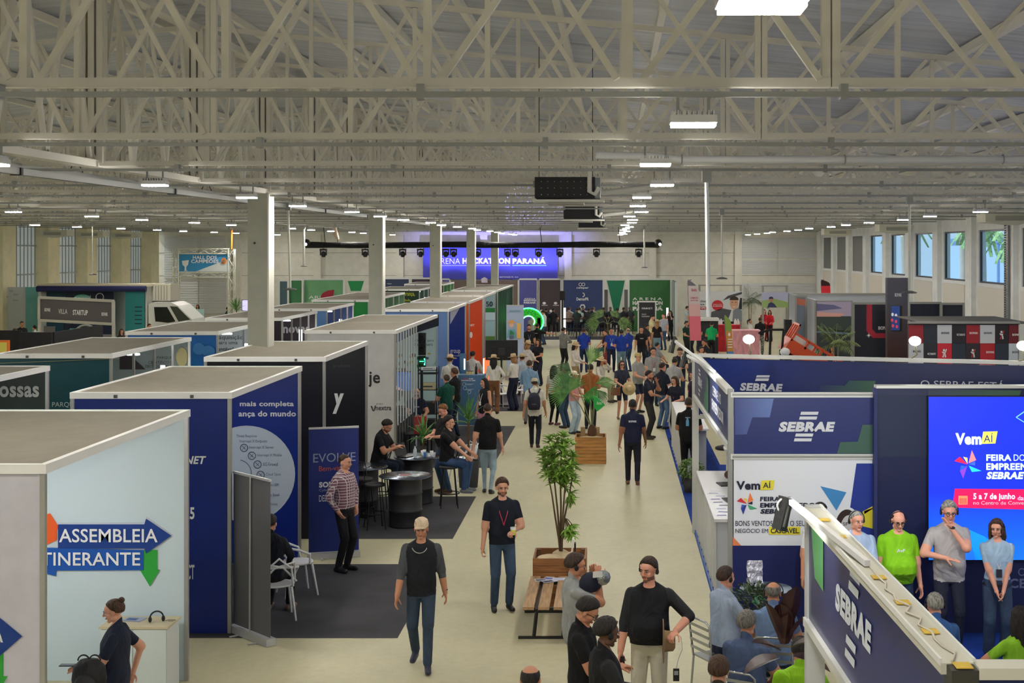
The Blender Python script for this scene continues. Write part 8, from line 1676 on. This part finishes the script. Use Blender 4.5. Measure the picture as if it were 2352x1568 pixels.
# middle distance groups
G = [
 ('black shirted woman with a phone facing the hatted visitor', 1236, 778, -20, 'phone1', 1.68, (32, 32, 38), (34, 38, 54), dict(fem=True, hair=('long', 'black'), wide=.03, skin='tan')),
 ('white bloused person in a straw hat beside the big television', 1212, 782, 130, 'cross', 1.76, (216, 210, 204), djean, dict(fem=True, hair=('bob', 'blond'), hat='straw', sleeve='long')),
 ('man in a black tee with white back lettering reaching out', 1234, 742, 160, 'point', 1.8, blk, djean, dict(hair=('buzz', 'black'), backtext=('ELEMAKER', .38, .16, .025))),
 ('short haired man in black with a badge beside the green arch', 1215, 745, 10, 'stand', 1.76, (30, 30, 34), djean, dict(hair=('short', 'black'), beard=True, lanyard=(120, 140, 170), badge=(170, 180, 190))),
 ('man in a white tee leaning over the glowing arch', 1249, 712, -110, 'phone', 1.76, (222, 222, 220), jean, dict(hair=('full', 'black'))),
 ('person in a pale grey hoodie before the plant arch', 1222, 722, 150, 'stand', 1.66, (170, 172, 160), (90, 90, 90), dict(hair=('short', 'dbrown'), sleeve='long')),
 ('man in a grey shirt with a hand at his mouth', 1294, 752, 140, 'chin', 1.74, (120, 122, 120), (36, 36, 38), dict(hair=('short', 'black'), sleeve='long')),
 ('man in a royal blue polo seen from behind beside the hatted woman', 1341, 753, 176, 'hold', 1.76, (34, 60, 156), (40, 50, 84), dict(hair=('short', 'dbrown'))),
 ('man in a royal blue polo with a lanyard facing the camera', 1404, 753, 6, 'cup', 1.76, (38, 62, 150), (34, 38, 60), dict(hair=('short', 'black'), lanyard=(150, 190, 220), badge=(226, 226, 230), glasses=True)),
 ('man in a royal blue polo and pale jeans with his back turned', 1427, 757, 184, 'hold', 1.76, (34, 62, 158), (110, 140, 160), dict(hair=('short', 'black'), fat=.08)),
 ('balding man in a royal blue polo at the right of the trio', 1443, 753, -140, 'hold', 1.74, (38, 62, 150), (50, 70, 104), dict(hair=('thin', 'grey'), skin='fair')),
 ('young man in a printed black tee standing by himself', 1473, 750, 4, 'stand', 1.72, (30, 28, 34), (32, 34, 44), dict(hair=('short', 'black'), chesttext=('TEAM', .3, .14, .03))),
 ('man in a dark cap carrying a dark backpack', 1485, 742, 120, 'stand', 1.72, (44, 42, 46), djean, dict(hair=('short', 'dbrown'), hat='cap', hatc=(40, 42, 54))),
 ('man in a pale yellow shirt bending his head', 1497, 722, 70, 'phone', 1.8, (214, 206, 160), (120, 110, 90), dict(hair=('short', 'black'), skin='pink')),
 ('long haired woman in a straw hat and jeans seen from behind', 1509, 734, 176, 'stand', 1.66, (34, 32, 36), (120, 150, 174), dict(fem=True, hair=('long', 'blond'), hat='straw')),
 ('man in a two tone navy and white polo', 1524, 720, -30, 'stand', 1.76, (170, 174, 186), jean, dict(hair=('buzz', 'brown'), skin='pink')),
 ('dark haired woman photographing beside the green panel', 1540, 713, -30, 'camera', 1.62, (30, 30, 34), blk, dict(fem=True, hair=('long', 'black'))),
 ('man in a dark green vest left of the pink flag', 1576, 738, 50, 'hold', 1.66, (28, 60, 50), (36, 36, 40), dict(hair=('short', 'black'))),
 ('capped man in a dark green vest touching the pink flag', 1590, 730, -60, 'hold', 1.74, (30, 58, 50), (40, 44, 50), dict(hair=('short', 'black'), hat='cap', hatc=(30, 34, 44), sleevec=(200, 200, 200), sleeve='long')),
 ('person in a pale shirt standing behind the pink flag', 1578, 703, 100, 'stand', 1.7, (176, 184, 190), (60, 62, 70), dict(hair=('short', 'black'))),
 ('left of two staff in white shirts behind the long red table', 1660, 702, 60, 'hold', 1.72, (216, 216, 216), (36, 38, 50), dict(hair=('short', 'black'))),
 ('right of two staff in white shirts behind the long red table', 1681, 702, -60, 'hold', 1.7, (214, 214, 214), (44, 48, 70), dict(fem=True, hair=('pony', 'black'))),
 ('person in a bright green tee bending over the long red table', 1634, 733, 170, 'lean', 1.7, (30, 170, 100), (40, 40, 44), dict(hair=('short', 'black'), D=60.6)),
 ('woman in a white top behind the pink clothed table', 1722, 732, 70, 'hold', 1.62, (214, 212, 208), (60, 60, 70), dict(fem=True, hair=('pony', 'black'))),
 ('woman in a red tracksuit at the left of the pair', 1755, 710, 20, 'hold', 1.68, (196, 30, 50), (170, 30, 44), dict(fem=True, hair=('long', 'brown'), sleeve='long', skin='pink')),
 ('woman in a red jacket with brown curly hair', 1768, 712, -20, 'hold', 1.66, (206, 34, 48), (60, 30, 36), dict(fem=True, hair=('bob', 'brown'), sleeve='long')),
 ('person in black with patterned trousers seen from behind', 1746, 729, 175, 'hold', 1.72, (32, 32, 34), (110, 110, 110), dict(hair=('short', 'brown'), pantsk='camo', wide=.02)),
 ('dark haired person seated beside the black portal sign', 50, 738, 40, 'stand', 1.74, (40, 44, 44), djean, dict(hair=('short', 'black'))),
 ('person with brown hair behind the black drapes', 34, 755, 120, 'stand', 1.66, (40, 40, 44), djean, dict(hair=('full', 'brown'))),
 ('person with grey streaked hair at the right of the black drapes', 80, 747, -120, 'stand', 1.68, (190, 200, 190), djean, dict(hair=('short', 'black'))),
 ('long haired woman just right of the portal sign', 279, 755, 40, 'stand', 1.62, (44, 40, 40), djean, dict(fem=True, hair=('long', 'dbrown'))),
 ('person in a white shirt bending beside the truck cab', 343, 732, 60, 'hold', 1.7, (214, 208, 206), djean, dict(hair=('short', 'brown'), D=59.0)),
 ('woman with long dark hair beside the reception desk sign', 430, 700, 40, 'stand', 1.66, (44, 42, 46), djean, dict(fem=True, hair=('long', 'black'))),
 ('woman in a green top standing behind the reception desk', 454, 699, -10, 'stand', 1.68, (40, 74, 60), djean, dict(fem=True, hair=('long', 'dbrown'))),
 ('dark haired man with a badge below the trussed arch', 523, 705, 80, 'stand', 1.66, (50, 60, 64), djean, dict(hair=('short', 'black'))),
 ('smiling dark haired woman in front of the orange tipper', 1912, 794, -20, 'stand', 1.62, (34, 34, 38), blk, dict(fem=True, hair=('bob', 'black'))),
 ('long haired person in a mustard top beside the dark totem', 2013, 793, 20, 'stand', 1.66, (176, 150, 90), djean, dict(fem=True, hair=('long', 'dbrown'))),
 ('fair haired person in a pale top beside the dark totem', 2029, 795, 120, 'stand', 1.64, (190, 196, 206), djean, dict(D=47.5, fem=True, hair=('bob', 'blond'))),
]
for lb, x, y, rz, ps, hh, sh, pn, kw in G:
    kw = dict(kw); kw.setdefault('skin', 'tan'); kw.setdefault('pantsk', 'cloth')
    person(lb, x, y, rz, ps, 'top', hh, shirt=sh, pants=pn, **kw)
# seated visitors in the stands on the right and at the television
SG = [
 ('dark haired person seated in a dark jacket right of the pink flag', 1607, 757, 120, 60, .5, (38, 42, 60)), ('person in a dark shirt looking down at a phone by the red table', 1619, 748, -60, 54, .5, (40, 40, 46)),
 ('grey capped person seated near the lower arm lamp', 1592, 790, 150, 46, .5, (60, 62, 72)), ('balding man seated with his head turned left', 1613, 796, -80, 40, .5, (190, 190, 196)), ('man in a navy jacket seated with his back turned before the orange flag', 1648, 786, 170, 42, .5, (30, 32, 46)), ('man in a grey jacket seated behind the blazing flood lamp', 1704, 786, 170, 44, .5, (46, 46, 52)), ('dark curly haired person seated left of the far fascia', 1610, 773, 30, 50, .5, (40, 40, 52))]
for lb, x, y, rz, D, st_, c in SG: person(lb, x, y, rz, sitpose(.46, 'lap'), 'top', 1.74, D=D, shirt=c, pants=djean, hair=('short', 'grey' if 'grey' in lb else 'black'), skin='tan')
person('person in a red top seated sideways with crossed legs near the arena', 1392, 740, -70, sitpose(.6, 'lap', .15), 'top', 1.7, D=58.5, shirt=(60, 30, 34), sleeve='none', pants=(60, 100, 100), hair=('pony', 'brown'), fem=True, skin='pink')
tag(P('red_stool', MB().lathe([(.16, 0), (.17, .6), (0, .62)], (wx(1394, 58.9), 58.9, 0), 14), C(150, 60, 50)), 'red stool under the person with crossed legs', 'stool')
ar = [(1270, 724, (34, 34, 38)), (1306, 712, (150, 130, 120)), (1308, 720, (186, 214, 204)), (1325, 712, (46, 60, 60)), (1331, 722, (190, 214, 204)), (1339, 714, (40, 44, 50)), (1352, 716, (50, 50, 56)), (1360, 720, (36, 38, 46)), (1364, 713, (176, 170, 170)), (1378, 718, (60, 66, 76)), (1386, 720, (40, 40, 50)), (1402, 721, (44, 48, 60)), (1418, 722, (50, 52, 64)), (1432, 723, (36, 38, 46)), (1446, 720, (60, 62, 70)), (1254, 720, (40, 40, 44))]
desc = ['at the brown logo panel', 'with brown hair left of the mint shirts', 'in a mint shirt at the left', 'in dark green between the mint shirts', 'in a mint shirt at the right', 'with black hair under the hexagon logo', 'beside the fundação lettering', 'in black with grey hair', 'in a pale top before the navy panel edge', 'in slate before the left palm frond', 'in navy under the green tapering panel', 'in navy right of the palm trunk', 'in slate blue between the palm fronds', 'in black before the FORUM banner', 'in grey left of the FORUM banner', 'in black beside the green arch']
for i, (x, y, c) in enumerate(ar):
    D = 77.6 + (i % 3) * .9
    st = T('high_stool', 'black stool under the arena visitor %s' % desc[i], 'stool', (wx(x, D), D, .0), group='black stools of the arena audience'); P('seat', MB().lathe([(.17, .62), (.17, .66), (0, .66)], n=12), BLK(), st)
    for a in range(4): P('leg', MB().tube([(.1 * math.cos(a * 1.57), .1 * math.sin(a * 1.57), .62), (.18 * math.cos(a * 1.57), .18 * math.sin(a * 1.57), .0)], .015, 5), BLK(), st)
    person('seated arena visitor ' + desc[i], x, y, 175 + (i * 37) % 30 - 15, sitpose(.66, 'lap', .2), 'top', 1.74, D=D, shirt=c, pants=(36, 38, 46), hair=(('short', 'black'), ('short', 'dbrown'), ('buzz', 'grey'))[i % 3], skin='tan')
# ================================================================ NEAR GROUP AT THE LOWER CENTRE
oG, BG = person('young man in a grey tee with a headset filming beside the bench', 1318, 1272, 100, 'camera', 'top', 1.74, shirt=(158, 160, 160), pants=(110, 116, 124), skin='tan', hair=('full', 'dbrown'), headset=True, D=14.4, untuck=-.16, hk='grip', pitchx=4)
hp = hand_pos(oG, BG, 'fal'); t = T('wrapped_camera', 'foil wrapped camera under a navy cap held by the man in grey', 'camera', tuple(hp + Vector((-.02, -.1, .0))), 20); P('cap_crown', MB().ball((-.06, 0, -.02), (.13, .06, .11)), C(30, 34, 56, .7, kind='cloth'), t); P('foil', MB().ball((.06, -.02, .02), (.09, .06, .08), 9, 6), C(150, 156, 160, .2, .8, kind='foil'), t); P('white_panel', MB().box(-.06, .04, -.07, -.06, .04, .1), WHT(), t)
person('young man in a black tee and glasses looking down', 1336, 1390, 84, 'phone', 'top', 1.76, D=12.6, shirt=blk, pants=(40, 40, 46), skin='tan', hair=('full', 'black'), glasses=True, pitchx=6)
person('curly haired man in a black shirt with a headset, nearest the camera', 1388, 1437, 104, 'phone', 'top', 1.78, D=11.75, shirt=(30, 30, 33), pants=blk, skin='dark', hair=('curly', 'black'), headset=True, fat=.1, sleeve='long', yaw=10, collar=(30, 30, 33), pitchx=-16)
oK, BK = person('bearded man in a black rolled sleeve shirt and beige trousers with a headset', 1492, 1284, -6, 'belt', 'top', 1.82, D=13.9, shirt=(30, 31, 36), sleeve='roll', pants=(196, 190, 172), skin='pink', hair=('short', 'dbrown'), beard=True, headset=True, fat=.13, yaw=-26, untuck=-.01, belt=(34, 34, 40), shoe=(60, 50, 44), collar=(30, 31, 36), hk='grip')
hp = hand_pos(oK, BK, 'far'); t = T('straw_hat', 'straw hat seen edge on under the arm of the bearded man in black', 'hat', tuple(hp + Vector((-.12, .02, -.12)))); hm2 = MB(); hm2.v = [(c - .06, a, b * 1.1) for a, b, c in hm.v]; hm2.f = hm.f; hm2.m = hm.m; hm2.sm = hm.sm; P('hat_body', hm2, C(150, 124, 92, .8, kind='straw'), t)
t = T('radio_receiver', 'small black receiver dangling on its cord from the man in black', 'receiver', tuple(hp + Vector((.0, -.02, -.42)))); P('receiver_body', MB().box(-.03, .03, -.01, .01, -.06, .06), C(34, 34, 38, .4), t); P('display', MB().box(-.02, .02, -.012, -.01, .0, .04), C(150, 156, 160), t); P('cord', MB().tube([(0, 0, .06), (.02, 0, .15), (.06, 0, .25), (.05, 0, .36), (.0, 0, .42)], .004, 5), C(206, 206, 206), t)
t = T('dark_phone', 'dark wallet held low by the man in black', 'phone', tuple(hand_pos(oK, BK, 'fal') + Vector((.01, -.03, -.1)))); P('phone_body', MB().box(-.03, .03, -.012, .012, -.05, .05), C(40, 28, 30, .4), t); P('edge', MB().box(-.031, .031, -.004, .004, -.051, .051), C(20, 20, 20), t)
person('head of a short haired man at the bottom edge', 1218, 1528, 178, 'stand', 'top', 1.7, D=10.7, shirt=(40, 40, 44), pants=djean, skin='tan', hair=('thin', 'black'))
# seated audience
AU = [
 ('seated man in a pale blue shirt with a headset, aluminium chair at left', 1660, 1328, 118, 15.3, dict(shirt=(164, 180, 206), sleeve='long', pants=(40, 46, 64), skin='pink', hair=('short', 'dbrown'), headset=True, yaw=6, collar=(170, 186, 210))),
 ('seated balding grey haired man in a light blue shirt near the glass table', 1776, 1358, 172, 14.6, dict(shirt=(112, 136, 176), pants=(40, 46, 64), skin='tan', hair=('thin', 'grey'), headset=True)),
 ('seated man with curly grey hair in a slate blue shirt', 1712, 1432, 150, 13.4, dict(shirt=(76, 92, 128), pants=(40, 46, 64), skin='tan', hair=('full', 'grey'), glasses=True)),
 ('seated person with wispy brown hair at the bottom edge', 1650, 1548, 170, 11.9, dict(shirt=(70, 60, 50), pants=djean, skin='fair', hair=('full', 'brown'))),
 ('seated person in a lime green shirt behind the red leaves', 1838, 1486, 165, 12.5, dict(shirt=(140, 196, 40), pants=djean, skin='tan', hair=('short', 'black'))),
 ('seated grey haired man in a blue shirt with a headset seen from behind', 2150, 1390, 184, 14.1, dict(shirt=(68, 112, 180), sleeve='long', pants=djean, skin='pink', hair=('short', 'lgrey'), headset=True)),
 ('person in a lime green shirt raising an arm at the right edge', 2348, 1432, 195, 13.6, dict(shirt=(140, 196, 50), pants=djean, skin='tan', hair=('long', 'black'), fem=True, hands='raise'))]
for lb, x, y, rz, D, kw in AU:
    kw = dict(kw); hands = kw.pop('hands', 'lap'); person(lb, x, y, rz, sitpose(.46, hands, 0, .12), 'top', 1.78, D=D, fat=.08, **kw)
for lb, x, y, D, rz in (('aluminium chair of the seated man in the pale blue shirt', 1650, 1500, 15.25, 118), ('aluminium chair of the balding man near the glass table', 1776, 0, 14.65, 172), ('aluminium chair of the man with curly grey hair', 1712, 0, 13.45, 150), ('aluminium chair under the person in lime green', 1838, 0, 12.55, 165), ('aluminium chair of the man in the blue shirt', 2150, 0, 14.15, 184), ('aluminium chair at the bottom edge', 1650, 0, 11.95, 170), ('aluminium chair at the right edge', 2348, 0, 13.65, 195)): alchair(lb, wx(x, D), D, rz + 0)
# the standing line before the screen
person('man in a white tee half hidden behind the near fascia post', 1884, 1166, 20, 'stand', 'top', 1.74, D=17.3, shirt=(206, 206, 206), pants=(40, 50, 66), skin='tan', hair=('short', 'black'), **SM)
person('bald man in a pale blue shirt with folded arms and a headset', 1966, 1162, 8, 'cross', 'top', 1.78, D=16.6, shirt=(160, 180, 210), sleeve='roll', pants=(46, 54, 74), skin='pink', hair=('buzz', 'lgrey'), headset=True, untuck=-.1, collar=(160, 180, 210), yaw=10)
person('heavy man in a lime green tee with glasses and a headset', 2062, 1165, 2, 'stand', 'top', 1.77, D=16.7, shirt=(130, 196, 30), pants=(40, 54, 80), skin='pink', hair=('thin', 'dbrown'), headset=True, glasses=True, fat=.16, untuck=-.06, pitchx=12, chesttext=('AvF', .32, .1, .04), **SM)
person('tall grey haired man in a grey polo covering his mouth with a hand', 2180, 1149, -4, 'face', 'top', 1.85, D=16.8, shirt=(176, 172, 172), pants=(38, 42, 58), skin='pink', hair=('full', 'lgrey'), headset=True, glasses=True, fat=.06, untuck=-.1, watch=True, collar=(184, 180, 180), hk='flat')
person('woman in a pale blue shirt with clasped hands and a headset', 2290, 1189, -6, 'clasp', 'top', 1.68, D=16.6, shirt=(164, 190, 214), pants=(52, 68, 92), skin='pink', hair=('bob', 'brown'), fem=True, headset=True, wide=.02, untuck=.06, yaw=-18, shoe=(30, 34, 48), sole=(214, 214, 210), belt=(40, 40, 44), lanyard=(206, 206, 214), badge=(50, 50, 60), collar=(170, 194, 216), **SM)
